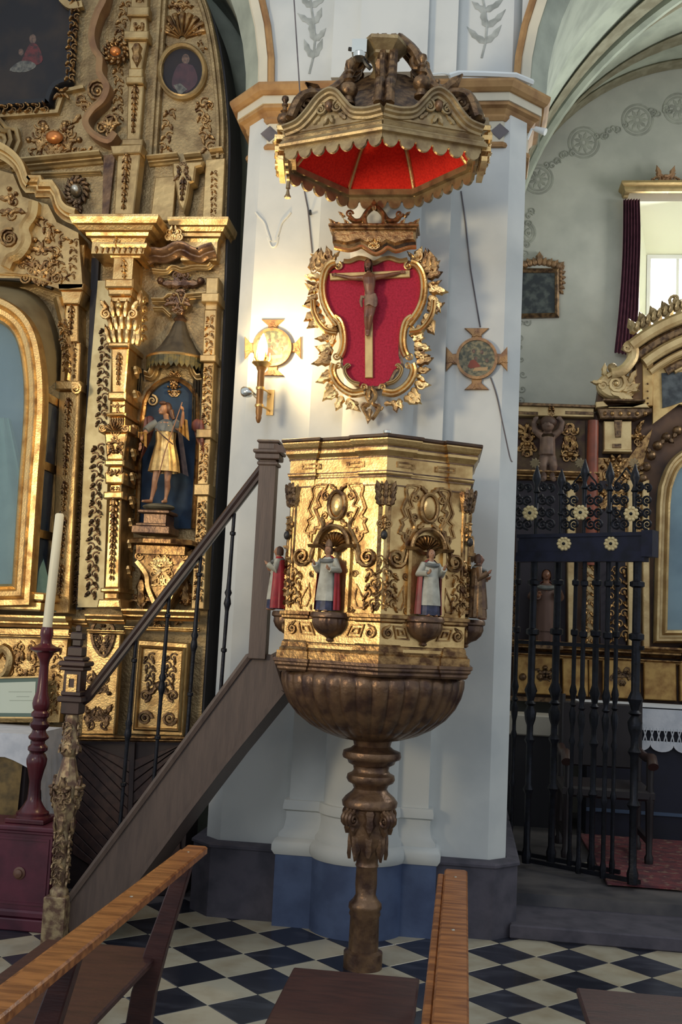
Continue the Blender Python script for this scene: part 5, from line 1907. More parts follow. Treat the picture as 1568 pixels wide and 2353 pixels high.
# top post with moulded cap
mb = MB()
a, b = FS.pt(617, 1058), FS.pt(594, 1505)
cxp = (a.x + b.x) / 2
mb.box((cxp - 0.042, YS - 0.03, b.z - 0.02), (cxp + 0.042, YS + 0.055, a.z), 0.004)
for w_, z0_, z1_ in ((0.052, a.z - 0.03, a.z - 0.01), (0.062, a.z, a.z + 0.03), (0.072, a.z + 0.03, a.z + 0.05), (0.05, a.z + 0.05, a.z + 0.085), (0.058, a.z + 0.085, a.z + 0.10)):
    mb.box((cxp - w_, YS + 0.012 - w_, z0_), (cxp + w_, YS + 0.012 + w_, z1_), 0.005)
mb.build('top_post', BROWNW, st, smooth=False, split=False)
mb = MB()
mb.beam((cxp, YS + 0.03, a.z + 0.075), (-0.86, 5.0, 2.46), 0.05, 0.035)
mb.build('post_tie', BROWNW, st, smooth=False)
# gilded carved newel with dark cap blocks
NP = Vector((FS.pt(178, 1625).x - 0.015, YS - 0.02, 0))
zz = lambda y: FS.pt(170, y).z
mb = MB()
for w_, y0_, y1_ in ((0.045, 1640, 1600), (0.062, 1612, 1598), (0.05, 1598, 1586), (0.043, 1590, 1536), (0.06, 1540, 1530), (0.068, 1530, 1518), (0.05, 1518, 1508), (0.036, 1508, 1485), (0.02, 1485, 1462), (0.03, 1470, 1452), (0.012, 1452, 1436)):
    mb.box((NP.x - w_, NP.y - w_, zz(y0_)), (NP.x + w_, NP.y + w_, zz(y1_)), 0.006)
nc = mb.build('newel_cap', mat('dark_newel_wood', srgb(66, 46, 42), 0.4, 0.1, srgb(48, 34, 34), 10), st, smooth=False, split=False)
mb = MB()
fq = MF((NP.x, NP.y - 0.043, 0), (1, 0, 0), (0, 0, 1), (0, -1, 0))
mb.ring(fq, [(-0.027, zz(1588)), (0.027, zz(1588)), (0.027, zz(1548)), (-0.027, zz(1548))], [(-0.014, zz(1578)), (0.014, zz(1578)), (0.014, zz(1558)), (-0.014, zz(1558))], 0, 0.006)
mb.build('gilt_square', GOLD, nc, smooth=False)
mb = MB()
pr = [(0.030, 1640), (0.036, 1650), (0.030, 1660), (0.040, 1700), (0.046, 1716), (0.044, 1730), (0.028, 1738), (0.034, 1745), (0.040, 1760), (0.052, 1780), (0.064, 1800), (0.066, 1830), (0.058, 1860), (0.044, 1885), (0.032, 1905), (0.030, 1920), (0.038, 1926), (0.038, 1936), (0.030, 1942), (0.034, 1975), (0.030, 2020), (0.028, 2035), (0.045, 2045), (0.045, 2056)]
mb.lathe([(r, zz(y)) for r, y in pr], (NP.x, NP.y, 0), 8, phase=pi / 8)
mb.box((NP.x - 0.055, NP.y - 0.055, 0.0), (NP.x + 0.055, NP.y + 0.055, zz(2056)), 0.006)
ns = mb.build('carved_newel', mat('worn_cream_gilt', (0.42, 0.31, 0.17, 1), 0.5, 0.4, (0.16, 0.09, 0.06, 1), 26, 0.3, 50, lo=0.42, hi=0.6), st, split=False)
NEWC = mat('worn_newel_carving', (0.40, 0.28, 0.15, 1), 0.45, 0.5, (0.13, 0.075, 0.05, 1), 30, 0.3, 50, lo=0.4, hi=0.6)
for sgn, (nx, ny) in enumerate(((0, -1), (1, 0), (-1, 0))):
    fq = MF((NP.x + nx * 0.05, NP.y + ny * 0.05, 0), (-ny, nx, 0), (0, 0, 1), (nx, ny, 0))
    mb = MB()
    carve(mb, fq, 0, zz(1822), 0.04, 0.08, 0.008, 90, 20, 0.036)
    mb.leaf(fq, 0, zz(1872), -pi / 2, 0.09, 0.05, -0.01, 0.02)
    for s1 in (-1, 1):
        mb.leaf(fq, 0, zz(1710), -pi / 2 + s1 * 0.6, 0.05, 0.03, -0.008, 0.015)
    mb.leaf(fq, 0, zz(1990), pi / 2, 0.06, 0.04, -0.02, 0.015)
    strip(mb, fq, (0, zz(1905)), (0, zz(2030)), 0.05, -0.015, 97, 1, 0.035, 0.012)
    strip(mb, fq, (0, zz(1655)), (0, zz(1705)), 0.04, -0.014, 98, 1, 0.03, 0.01)
    mb.build('newel_carving', NEWC, ns)
finish_root(st)

# ================================================================== SOUNDING BOARD
sb = empty('sounding_board', (-0.5, 5.15, 3.86), 'carved wooden pulpit canopy with scalloped edge, red velvet lining and finials', 'canopy')
CAN = [(-0.478, 4.76), (-0.985, 4.925), (-1.02, 5.2), (-0.745, 5.53), (-0.35, 5.53), (-0.03, 5.2), (-0.005, 4.945)]
RZ = 4.0
CANC = Vector((-0.5, 5.12, 0))
OLIVE = mat('olive_gilt_wood', (0.36, 0.27, 0.14, 1), 0.42, 0.5, (0.17, 0.11, 0.06, 1), 12, 0.3, 40, lo=0.45, hi=0.7)
mb = MB()
mb.sweep(PLAN, orient(CAN), [(-0.028, RZ - 0.012), (-0.032, RZ), (-0.022, RZ + 0.014), (-0.02, RZ + 0.02), (0.05, RZ + 0.02), (0.05, RZ - 0.012)], closed=True)
mb.build('rim_moulding', OLIVE, sb, smooth=False)
for i in range(7):
    a, b = CAN[i], CAN[(i + 1) % 7]
    if i in (0, 1, 2, 3, 4, 5, 6):
        A_, B_ = Vector((a[0], a[1], 0)), Vector((b[0], b[1], 0))
        u = (B_ - A_).normalized()
        n = Vector((u.y, -u.x, 0))
        if n.dot(CANC - A_) > 0:
            n = -n
        f = MF(A_, u, (0, 0, 1), n)
        L = (B_ - A_).length
        front = i in (0, 6)
        # scalloped lambrequin
        k = max(3, round(L / 0.082))
        w = L / k
        pts = [(0, RZ), (L, RZ)]
        low = []
        for q in range(k - 1, -1, -1):
            xr, xl = (q + 1) * w, q * w
            ch = w * 0.43
            low += [(xr, RZ - 0.034)] + [((xl + xr) / 2 + ch * cos(-t), RZ - 0.040 - 0.036 * sin(t)) for t in [pi * e / 8 for e in range(9)]] + [(xl, RZ - 0.034)]
        mb = MB()
        nq = len(pts + low)
        mb.prism(f, pts + low, -0.012 - 0.006 * (i % 3), 0.004 - 0.006 * (i % 3))
        mb.build('scalloped_lambrequin', OLIVE, sb, smooth=False, split=False)
        # frieze board with serpentine top
        if front:
            fwd = (i == 0)
            prof_t = [(0, 0.095), (0.10, 0.105), (0.16, 0.12), (0.24, 0.16), (0.34, 0.22), (0.46, 0.25), (0.56, 0.23), (0.64, 0.18), (0.72, 0.13), (0.80, 0.115), (0.88, 0.11), (1.0, 0.115)]
            if fwd:
                prof_t = [(1 - t, h) for t, h in reversed(prof_t)]
            tp = smooth_path([(t * L, RZ + h) for t, h in prof_t], 3)
        else:
            tp = smooth_path([(t * L, RZ + h) for t, h in ((0, 0.115), (0.3, 0.15), (0.5, 0.22), (0.7, 0.15), (1, 0.115))], 3)
        if i in (3, 2, 4):
            tp = [(0, RZ + 0.1), (L, RZ + 0.1)]
        mb = MB()
        mb.prism(f, [(0, RZ), (L, RZ)] + tp[::-1], -0.02, 0.0)
        mb.build('frieze_board', OLIVE, sb, smooth=False)
        mb = MB()
        mb.sweep(f, tp, [(0.0, -0.02), (0.0, 0.045), (-0.012, 0.05), (-0.02, 0.036), (-0.03, 0.034), (-0.036, 0.018), (-0.048, 0.015), (-0.052, 0.0), (-0.052, -0.02)])
        mb.sweep(f, [(0, RZ + 0.038), (L, RZ + 0.038)], [(-0.012, 0.0), (-0.012, 0.010), (0.0, 0.018), (0.012, 0.010), (0.012, 0.0)])
        mb.sweep(f, [(0, RZ + 0.066), (L, RZ + 0.066)], [(-0.005, 0.0), (-0.005, 0.008), (0.005, 0.008), (0.005, 0.0)])
        mb.build('serpentine_cornice', OLIVE, sb, ang=35, split=False)
        if i in (0, 6, 1, 5):
            cu = L * (0.54 if i == 0 else 0.46 if i == 6 else 0.5)
            mb = MB()
            for s1 in (-1, 1):
                mb.scroll(f, cu + s1 * 0.045, RZ + 0.155, 0.03, 0.01, pi / 2 + s1 * 0.6, 1.6, s1, 0.008, [(cu - s1 * 0.0, RZ + 0.235), (cu + s1 * 0.03, RZ + 0.225), (cu + s1 * 0.06, RZ + 0.2)])
                mb.leaf(f, cu, RZ + 0.12, -pi / 2 + s1 * 0.5, 0.06, 0.035, 0.0, 0.025)
                mb.leaf(f, cu + s1 * 0.09, RZ + 0.09, (pi if s1 > 0 else 0) - s1 * 0.7, 0.06, 0.03, 0.0, 0.015)
            mb.build('carved_volutes', OLIVE, sb, split=False)
            MB().boss(f, cu, RZ + 0.165, 0.024, 0.03, 0.01, 0.03, 10).build('dark_boss', BRONZE, sb)
# flank carving seen edge-on
for i, ii in ((1, 2), (5, 6)):
    a, b = CAN[i], CAN[ii]
    A_, B_ = Vector((a[0], a[1], 0)), Vector((b[0], b[1], 0))
    u = (B_ - A_).normalized()
    n = Vector((u.y, -u.x, 0))
    if n.dot(CANC - A_) > 0:
        n = -n
    f = MF(A_ + n * 0.005, u, (0, 0, 1), n)
    L = (B_ - A_).length
    mb = MB()
    for z, d in ((RZ - 0.06, 0.03), (RZ - 0.01, 0.045), (RZ + 0.05, 0.05), (RZ + 0.1, 0.04)):
        mb.sweep(f, [(0, z), (L, z)], [(-0.012, 0), (-0.012, d), (0.012, d), (0.012, 0)])
    strip(mb, f, (0.02, RZ + 0.02), (L - 0.02, RZ + 0.02), 0.12, 0.03, 91, 1, 0.07, 0.03)
    mb.build('flank_carving', GOLD, sb, split=False)
# lining: red velvet dome with gilt ribs
APEX = Vector((-0.5, 5.14, RZ + 0.30))
inn = [Vector((CANC.x + (p[0] - CANC.x) * 0.955, CANC.y + (p[1] - CANC.y) * 0.955, RZ)) for p in CAN]


def dome(p, t, bulge=0.13):
    q = p.lerp(APEX, t)
    return q + Vector((0, 0, bulge * sin(pi * t) * (1 - t * 0.3)))


for i in range(7):
    a, b = inn[i], inn[(i + 1) % 7]
    mb = MB()
    rows = []
    for j in range(9):
        t = j / 8
        rows.append([dome(a.lerp(b, s_ / 8), t) - Vector((0, 0, 0.012 * sin(pi * s_ / 8) * (1 - t))) for s_ in range(9)])
    mb.quadgrid(rows)
    mb.build('velvet_panel', REDV, sb, fixn=False)
    MB().tube([dome(a, t) - Vector((0, 0, 0.008)) for t in [k / 12 for k in range(13)]], 0.0125, 8).build('gilt_rib', GOLD, sb)
    MB().tube([a.lerp(b, t) + Vector((0, 0, -0.004)) for t in (0, 0.5, 1)], 0.006, 6).build('gilt_edge_bead', GOLD, sb)
# top: low roof, scroll ribs, finials and crowning capital
mb = MB()
rows = [[Vector((p[0], p[1], RZ + 0.1)) for p in CAN], [CANC + (Vector((p[0], p[1], 0)) - CANC) * 0.6 + Vector((0, 0, RZ + 0.30)) for p in CAN], [CANC + (Vector((p[0], p[1], 0)) - CANC) * 0.2 + Vector((0, 0, RZ + 0.46)) for p in CAN]]
b_ = mb.quadgrid(rows, closed_u=True)
mb.f.append(tuple(b_ + 14 + i for i in range(7)))
mb.build('roof', GOLDD, sb, smooth=False, fixn=False)
for i in (0, 1, 2, 5, 6):
    c = Vector((CAN[i][0], CAN[i][1], 0))
    d = (c - CANC)
    L = d.length
    u = d.normalized()
    f = MF(CANC + Vector((0, 0, RZ)), u, (0, 0, 1), (u.y, -u.x, 0))
    mb = MB()
    pth = smooth_path([(L * 0.97, 0.14), (L * 0.86, 0.27), (L * 0.62, 0.31), (L * 0.45, 0.40), (L * 0.3, 0.56), (L * 0.12, 0.66)], 4)
    for off in (-0.025, 0.025):
        mb.tube([f.pt(x, y, off) for x, y in pth], 0.028, 7)
        mb.scroll(f, L * 0.82, 0.23, 0.055, off, pi / 2, 1.6, -1, 0.016, k=6)
        mb.scroll(f, L * 0.36, 0.50, 0.05, off, pi / 2, 1.5, 1, 0.014, k=6)
    mb.leaf(f, L * 0.6, 0.30, 0.6, 0.14, 0.08, 0.03, 0.03)
    mb.build('scroll_rib', GOLDD, sb, split=False)


def finial(p, s, nm='turned_finial'):
    pr = [(0.0, 0), (0.045, 0.0), (0.045, 0.015), (0.03, 0.025), (0.028, 0.05), (0.05, 0.07), (0.058, 0.095), (0.05, 0.125), (0.028, 0.14), (0.022, 0.155), (0.034, 0.162), (0.02, 0.17), (0.016, 0.20), (0.026, 0.21), (0.026, 0.222), (0.014, 0.232), (0.02, 0.245), (0.03, 0.262), (0.026, 0.285), (0.008, 0.297)]
    MB().lathe([(r * s, z * s) for r, z in pr], p, 16).build(nm, GOLDD, sb, split=False)


YF = 5.0
for px, ytop, ybot, Yd in ((800, 137, 242, 4.84), (968, 124, 224, 4.84), (652, 220, 300, 4.96), (1004, 182, 240, 5.0), (1106, 262, 312, 5.0)):
    a, b = PY(px, ytop, Yd), PY(px, ybot, Yd)
    finial(Vector((b.x, Yd, b.z)), (a.z - b.z) / 0.297)
a, b = PY(886, 95, 5.02), PY(876, 235, 5.02)
zc0, zc1 = b.z, a.z
cc = Vector((a.x - 0.01, 5.05, 0))
mb = MB()
hgt = zc1 - zc0
pr = [(0.06, -0.1), (0.06, 0.05), (0.075, 0.07), (0.06, 0.09), (0.05, 0.13), (0.07, 0.15), (0.058, 0.17), (0.05, 0.19), (0.062, hgt - 0.095), (0.085, hgt - 0.085), (0.085, hgt - 0.07), (0.11, hgt - 0.05), (0.135, hgt - 0.03), (0.135, hgt - 0.012), (0.11, hgt)]
mb.lathe([(r, zc0 + z) for r, z in pr], cc, 6, phase=0.12)
mb.build('crowning_capital', OLIVE, sb, smooth=False)
mb = MB()
fc = MF(cc + Vector((-0.06, -0.07, 0)), (1, 0, 0), (0, 0, 1), (0, -1, 0))
mb.prism(fc, [(0.05, zc0 - 0.16), (0.15, zc0 - 0.16), (0.17, zc0 + 0.02), (0.13, zc0 + 0.09), (0.075, zc0 + 0.07)], -0.05, 0.0, 0.01)
mb.build('front_bracket', mat('dark_bracket_wood', srgb(62, 54, 50), 0.6), sb, smooth=False)  # flat bracket front in one even dark brown
mb = MB()
carve(mb, fc, 0.0, zc0 + 0.0, 0.05, 0.09, 0.0, 93, 12, 0.05, 0.03)
carve(mb, fc, 0.19, zc0 + 0.0, 0.05, 0.08, -0.02, 94, 10, 0.05, 0.03, sym=False)
carve(mb, fc, -0.10, zc0 - 0.04, 0.05, 0.06, -0.02, 95, 10, 0.05, 0.03, sym=False)
carve(mb, fc, -0.15, zc0 - 0.12, 0.09, 0.07, 0.05, 98, 14, 0.06, 0.04, sym=False)
carve(mb, fc, 0.24, zc0 - 0.12, 0.09, 0.07, 0.05, 99, 14, 0.06, 0.04, sym=False)
carve(mb, fc, 0.05, zc0 - 0.14, 0.10, 0.06, 0.10, 97, 14, 0.06, 0.04)
mb.build('crest_carving', GOLDD, sb)
# small bell drop at the left corner
pb = PY(652, 455, 4.95)
MB().lathe([(0.016, 0), (0.018, 0.006), (0.010, 0.02), (0.006, 0.045), (0.012, 0.05), (0.010, 0.085)], Vector((pb.x + 0.02, 4.95, pb.z)), 10).build('corner_drop', OLIVE, sb)
finish_root(sb)
# ================================================================== CARVED CRUCIFIX PANEL ON THE PIER
YFm = 5.56
FM = PF(YFm)


def Z7(x, y):
    return (690 + x * 0.2294, 460 + y * 0.2295)


fr = empty('wall_shrine', FM.pt(848, 975), 'gilded rococo shrine lined with crimson velvet, hung on the pier above the pulpit', 'shrine')
red = [(440, 650), (520, 625), (590, 600), (660, 615), (740, 650), (820, 612), (900, 595), (1000, 630), (1085, 640), (1180, 690), (1205, 800), (1185, 1000), (1110, 1170), (1020, 1270), (975, 1430), (975, 1560), (1000, 1640), (930, 1700), (880, 1800), (780, 1850), (700, 1860), (600, 1855), (510, 1770), (440, 1650), (450, 1450), (420, 1280), (330, 1180), (270, 1000), (255, 850), (300, 730), (390, 690)]
redp = [Z7(*p) for p in red]
grown = inset(redp, -0.02 / FM.s)
MB().prism(FM, grown, -0.05, 0.0).build('backing_board', GOLDD, fr, smooth=False)
MB().prism(FM, inset(redp, -0.006 / FM.s), 0.0, 0.004).build('crimson_lining', CRIMSON, fr, smooth=False)
CSEC = [(-0.020, 0.0), (-0.022, 0.02), (-0.014, 0.034), (-0.004, 0.03), (0.0, 0.022), (0.006, 0.032), (0.016, 0.034), (0.022, 0.02), (0.022, 0.0)]


def cframe(pts, mirror=False, n=0.0, sec=CSEC, scr=None):
    pp = [(1470 - x, y) for x, y in pts] if mirror else pts
    pp = [Z7(*p) for p in pp]
    mb = MB()
    mb.sweep(FM, smooth_path(pp, 4), [(a, b + n) for a, b in sec])
    if scr:
        for (x, y, r, a0, dr) in scr:
            if mirror:
                x, a0, dr = 1470 - x, pi - a0, -dr
            X, Y = Z7(x, y)
            mb.scroll(FM, X, Y, r * 0.2294, n + 0.012, a0, 1.5, dr, r * 0.2294 * 0.3, k=6)
    return mb


for mir in (False, True):
    cframe([(360, 640), (300, 665), (250, 740), (228, 860), (240, 1000), (285, 1120), (350, 1215), (385, 1260)], mir, 0.0, CSEC, [(385, 668, 42, -1.2, 1), (350, 1290, 30, 0.5, 1)]).build('c_scroll', GOLD, fr, split=False)
    cframe([(345, 1185), (395, 1220), (425, 1290), (440, 1400), (430, 1500), (400, 1570)], mir, 0.004, CSEC, [(368, 1572, 40, 0, 1)]).build('c_scroll', GOLD, fr, split=False)
    cframe([(345, 1650), (330, 1720), (360, 1810), (430, 1890), (530, 1940), (640, 1925)], mir, 0.004, CSEC, [(385, 1660, 36, pi, -1), (640, 1880, 36, 0.5, -1)]).build('c_scroll', GOLD, fr, split=False)
    cframe([(490, 1660), (450, 1700), (470, 1770), (530, 1830), (600, 1850)], mir, 0.012, [(a * 0.5, b * 0.8) for a, b in CSEC], [(480, 1675, 30, 0, -1)]).build('inner_scroll', GOLDP, fr, split=False)
    cframe([(130, 1010), (140, 1120), (190, 1230), (270, 1310), (370, 1330)], mir, 0.0, [(a * 0.7, b * 0.9) for a, b in CSEC]).build('outer_scroll', GOLD, fr, split=False)
    # rocaille flames along the outer edge
    rnd = random.Random(5 + mir)
    for path, sz in (([(330, 640), (210, 740), (180, 900), (190, 1050), (250, 1200), (330, 1300)], 170), ([(380, 1330), (330, 1420), (320, 1520), (300, 1640)], 150), ([(300, 1700), (330, 1850), (420, 1960), (560, 2010)], 140)):
        pts = smooth_path(path, 5)
        for q in range(0, len(pts) - 1, 2):
            x, y = pts[q]
            dx, dy = pts[q + 1][0] - x, pts[q + 1][1] - y
            ang = atan2(dy, dx) + pi / 2 + rnd.uniform(-0.7, 0.4)
            if mir:
                x, ang = 1470 - x, pi - ang
            X, Y = Z7(x, y)
            mb = MB()
            s_ = sz * rnd.uniform(0.8, 1.25) * 0.2294
            mb.leaf(FM, X, Y, ang, s_, s_ * 0.6, -0.01, 0.028, curl=rnd.uniform(-0.5, 0.5))
            if q % 4 == 0:
                mb.scroll(FM, X + cos(ang) * s_ * 0.4, Y + sin(ang) * s_ * 0.4, s_ * 0.28, 0.0, ang, 1.3, 1 if mir else -1, s_ * 0.08)
            mb.build('rocaille_leaf', GOLD if rnd.random() < 0.6 else GOLDO, fr, split=False)
    # upper corner sprays
    for (x, y, a, L) in ((240, 640, -2.2, 130), (190, 680, -1.9, 150), (330, 610, -1.4, 90), (130, 700, -1.75, 170), (160, 840, 3.0, 90)):
        if mir:
            x, a = 1470 - x, pi - a
        X, Y = Z7(x, y)
        mb = MB()
        mb.leaf(FM, X, Y, a, L * 0.27, L * 0.15, -0.005, 0.03, curl=0.5 if not mir else -0.5)
        mb.scroll(FM, X, Y, L * 0.06, 0.0, a, 1.3, 1, 2.2)
        mb.build('rocaille_spray', GOLDO, fr, split=False)
# tail below
mb = MB()
for s1 in (-1, 1):
    pp = [Z7(735 + s1 * x, y) for x, y in ((20, 1870), (60, 1960), (30, 2040), (90, 2080), (60, 2150), (20, 2200))]
    mb.tube([FM.pt(x, y, 0.01) for x, y in smooth_path([(p[0] - (2 if s1 < 0 else 8), p[1]) for p in pp], 4)], [0.012] * 21, 6)
    X, Y = Z7(715 + s1 * 70, 2070)
    mb.scroll(FM, X, Y, 10, 0.0, 0, 1.5, s1, 3)
    X, Y = Z7(715 + s1 * 130, 2030)
    mb.leaf(FM, X, Y, (0.3 if s1 > 0 else pi - 0.3), 26, 14, -0.005, 0.02, curl=-0.5 * s1)
X, Y = Z7(690, 1890)
mb.leaf(FM, X, Y, pi / 2, 34, 16, 0.0, 0.035)
mb.leaf(FM, *Z7(700, 2090), pi / 2 + 0.15, 36, 16, 0.0, 0.025)
mb.build('tail_ornament', GOLDO, fr, split=False)
# grey undulating top edge and box cornice, crest
mb = MB()
mb.sweep(FM, smooth_path([Z7(*p) for p in ((440, 620), (500, 622), (590, 590), (670, 605), (740, 640), (820, 605), (900, 590), (1000, 618), (1080, 605))], 3), [(-0.012, 0), (-0.012, 0.02), (0.004, 0.026), (0.012, 0.02), (0.012, 0)])
mb.build('top_edge_moulding', GOLDP, fr)
mb = MB()
bx0, bx1 = FM.pt(770, 560).x, FM.pt(962, 560).x
z0_, z1_ = FM.pt(860, 580).z, FM.pt(860, 540).z
pts = [Z7(*p) for p in ((345, 480), (480, 505), (560, 490), (620, 470), (700, 520), (760, 545), (830, 515), (880, 480), (960, 515), (1080, 480), (1165, 475), (1165, 350), (340, 350))]
mb.prism(FM, pts, -0.02, 0.10, 0.012)
bxm = mb.build('box_cornice', GOLDO, fr, smooth=False)
mb = MB()
a_, b_ = FM.pt(*Z7(312, 345)), FM.pt(*Z7(1200, 345))
mb.box((a_.x, YFm - 0.125, a_.z - 0.002), (b_.x, YFm + 0.02, a_.z + 0.018), 0.005)
mb.box((a_.x + 0.012, YFm - 0.115, a_.z - 0.015), (b_.x - 0.012, YFm + 0.02, a_.z - 0.002), 0.003)
mb.build('cornice_top', GOLDO, fr, smooth=False)
mb = MB()
FMc = PF(YFm - 0.10)
mb.sweep(FMc, smooth_path([Z7(*p) for p in ((345, 480), (480, 505), (560, 490), (620, 470), (700, 520), (760, 545), (830, 515), (880, 480), (960, 515), (1080, 480), (1165, 475))], 3), [(-0.012, 0), (-0.008, 0.015), (0.004, 0.018), (0.010, 0.01), (0.010, 0)])
carve(mb, FMc, *Z7(740, 420), 12, 14, 0.0, 96, 8, 10, 0.02)
mb.build('cornice_carving', GOLD, fr)
mb = MB()
FMt = PF(YFm - 0.06)
for s1 in (-1, 1):
    c = 745
    q = lambda x, y: Z7(c + s1 * x, y)
    mb.tube([FMt.pt(*p, 0.0) for p in smooth_path([q(250, 170), q(200, 210), q(130, 200), q(80, 130), q(40, 90), q(0, 60)], 4)], 0.016, 7)
    mb.scroll(FMt, *q(250, 140), 9, 0.0, 0, 1.5, s1, 3)
    mb.tube([FMt.pt(*p, 0.01) for p in smooth_path([q(30, 80), q(90, 150), q(90, 240), q(40, 290)], 4)], 0.014, 7)
    for k, (x, y, a, L) in enumerate(((380, 280, -1.9, 110), (320, 270, -2.3, 90), (250, 280, -1.8, 100), (180, 280, -2.4, 90), (380, 300, 3.4, 60), (120, 290, -1.2, 70), (300, 180, -2.0, 80))):
        aa = a if s1 < 0 else pi - a
        mb.leaf(FMt, *q(x, y), aa, L * 0.2294, L * 0.12, 0.0, 0.025, curl=0.4 * s1)
    mb.tube([FMt.pt(*p, 0.0) for p in ((q(0, 300)), (q(390, 300)))], 0.012, 6)
mb.leaf(FMt, *Z7(745, 120), -pi / 2, 26, 20, 0.01, 0.03)
mb.build('crest', GOLDO, fr, split=False)
finish_root(fr)

# ================================================================== CRUCIFIX
cr = empty('crucifix', FM.pt(849, 872, 0.03), 'carved crucified figure on a flat gold cross over crimson velvet', 'crucifix')
mb = MB()
mb.prism(FM, [(839, 612), (857, 612), (858, 870), (840, 870)], 0.0045, 0.022, 0.003)
mb.build('cross_upright', mat('flat_gold', (0.56, 0.40, 0.17, 1), 0.5, 0.45, (0.46, 0.31, 0.13, 1), 20), cr, smooth=False)
mb = MB()
mb.prism(FM, [(759, 631), (943, 624), (943, 640), (760, 647)], 0.006, 0.025, 0.003)
mb.build('cross_arm', MATS['flat_gold'], cr, smooth=False)
S = FM.s


def C(x, y, n):
    return FM.pt(x, y, n)


mb = MB()
tr = [((851, 640), 0.055, 13), ((851, 650), 0.062, 15), ((852, 664), 0.066, 14), ((852, 678), 0.062, 11), ((854, 690), 0.058, 12), ((855, 700), 0.055, 12.5)]
mb.tube([C(*p, n) for p, n, r in tr], [r * S for p, n, r in tr], 12, flat=0.8)
mb.tube([C(851, 640, 0.055), C(850, 632, 0.066), C(849, 625, 0.072)], [6.5 * S, 5.5 * S, 5 * S], 8)
ax3 = (Vector((1, 0, 0)), Vector((0, 1, 0)), Vector((0, 0, 1)))
mb.ell(C(849, 619, 0.078), (8.6 * S, 9.5 * S, 12 * S), 14, 10)
mb.ell(C(848, 621, 0.100), (2.0 * S, 3 * S, 3.5 * S), 8, 6)
mb.ell(C(848.5, 629, 0.088), (4.5 * S, 4 * S, 5 * S), 8, 6)
for hand, elb, sh in (((777, 637), (808, 645), (840, 646)), ((921, 631), (893, 639), (863, 645))):
    mb.tube([C(*sh, 0.052), C((sh[0] + elb[0]) / 2, (sh[1] + elb[1]) / 2 + 0.5, 0.05), C(*elb, 0.045), C((elb[0] + hand[0]) / 2, (elb[1] + hand[1]) / 2, 0.04), C(*hand, 0.035)], [7.5 * S, 6.5 * S, 5 * S, 4.6 * S, 3 * S], 9)
    sg = -1 if hand[0] < 850 else 1
    mb.ell(C(hand[0] + sg * 4, hand[1] - 0.5, 0.036), (5 * S, 2.2 * S, 4 * S), 8, 6)
    for q in range(4):
        mb.tube([C(hand[0] + sg * 7, hand[1] - 3 + q * 1.8, 0.036), C(hand[0] + sg * 11, hand[1] - 3.2 + q * 1.9, 0.039), C(hand[0] + sg * (13 - abs(q - 1.2)), hand[1] - 2.6 + q * 1.7, 0.045)], 0.9 * S, 5)
    mb.tube([C(hand[0] + sg * 3, hand[1] - 3, 0.036), C(hand[0] + sg * 6, hand[1] - 6, 0.042)], 1.0 * S, 5)
for hip, knee, ank, toe in (((849, 705), (845, 736), (845, 765), (845, 776)), ((860, 705), (856, 735), (849, 764), (847, 778))):
    mb.tube([C(*hip, 0.055), C((hip[0] + knee[0]) / 2, (hip[1] + knee[1]) / 2, 0.065), C(*knee, 0.072), C((knee[0] * 0.6 + ank[0] * 0.4), (knee[1] * 0.6 + ank[1] * 0.4), 0.058), C(*ank, 0.042), C(*toe, 0.05)], [9 * S, 8 * S, 6 * S, 6 * S, 3.6 * S, 3.2 * S], 10)
fuse(mb, 'figure_body', SKIND, 0.0028, cr, 2)
mb = MB()
for (y, r, n) in ((688, 13.5, 0.057), (696, 15, 0.058), (704, 15, 0.058), (712, 13, 0.060)):
    pass
rows = []
for y, r, n in ((686, 13, 0.057), (692, 14.8, 0.058), (699, 15.5, 0.058), (706, 15, 0.06), (713, 13.5, 0.062)):
    c = C(855, y, n)
    rows.append([c + Vector((r * S * cos(t) * (1 + 0.05 * cos(9 * t + y)), -r * S * 0.85 * sin(t) * (1 + 0.05 * cos(9 * t + y)), 0.006 * sin(3 * t + y * 0.1))) for t in [2 * pi * i / 28 for i in range(28)]])
mb.quadgrid(rows, closed_u=True)
mb.tube([C(842, 692, 0.065), C(835, 690, 0.06), C(832, 700, 0.055), C(834, 712, 0.05)], [4 * S, 5 * S, 4 * S, 2.5 * S], 8)
mb.build('loincloth', mat('aged_loincloth', srgb(140, 112, 92), 0.6, 0, srgb(112, 86, 70), 30), cr)
mb = MB()
rows = []
for y, r in ((634, 8.5), (626, 10), (617, 10), (610, 8), (606.5, 3.5)):
    c = C(850, y, 0.074)
    rows.append([c + Vector((r * S * cos(t), -r * S * sin(t), 0)) for t in [pi * 0.78 + pi * 1.44 * i / 16 for i in range(17)]])
mb.quadgrid(rows)
mb.build('hair', HAIRM, cr, fixn=False)
mb = MB()
mb.ell(C(848, 632, 0.096), (3.5 * S, 3 * S, 4 * S), 8, 6)
mb.build('beard', HAIRM, cr)
finish_root(cr)

# ================================================================== CROSS-SHAPED STATION PLAQUES
WOODG = mat('brown_gilt_plaque', (0.36, 0.20, 0.08, 1), 0.45, 0.35, (0.2, 0.1, 0.05, 1), 24, 0.3, 60)


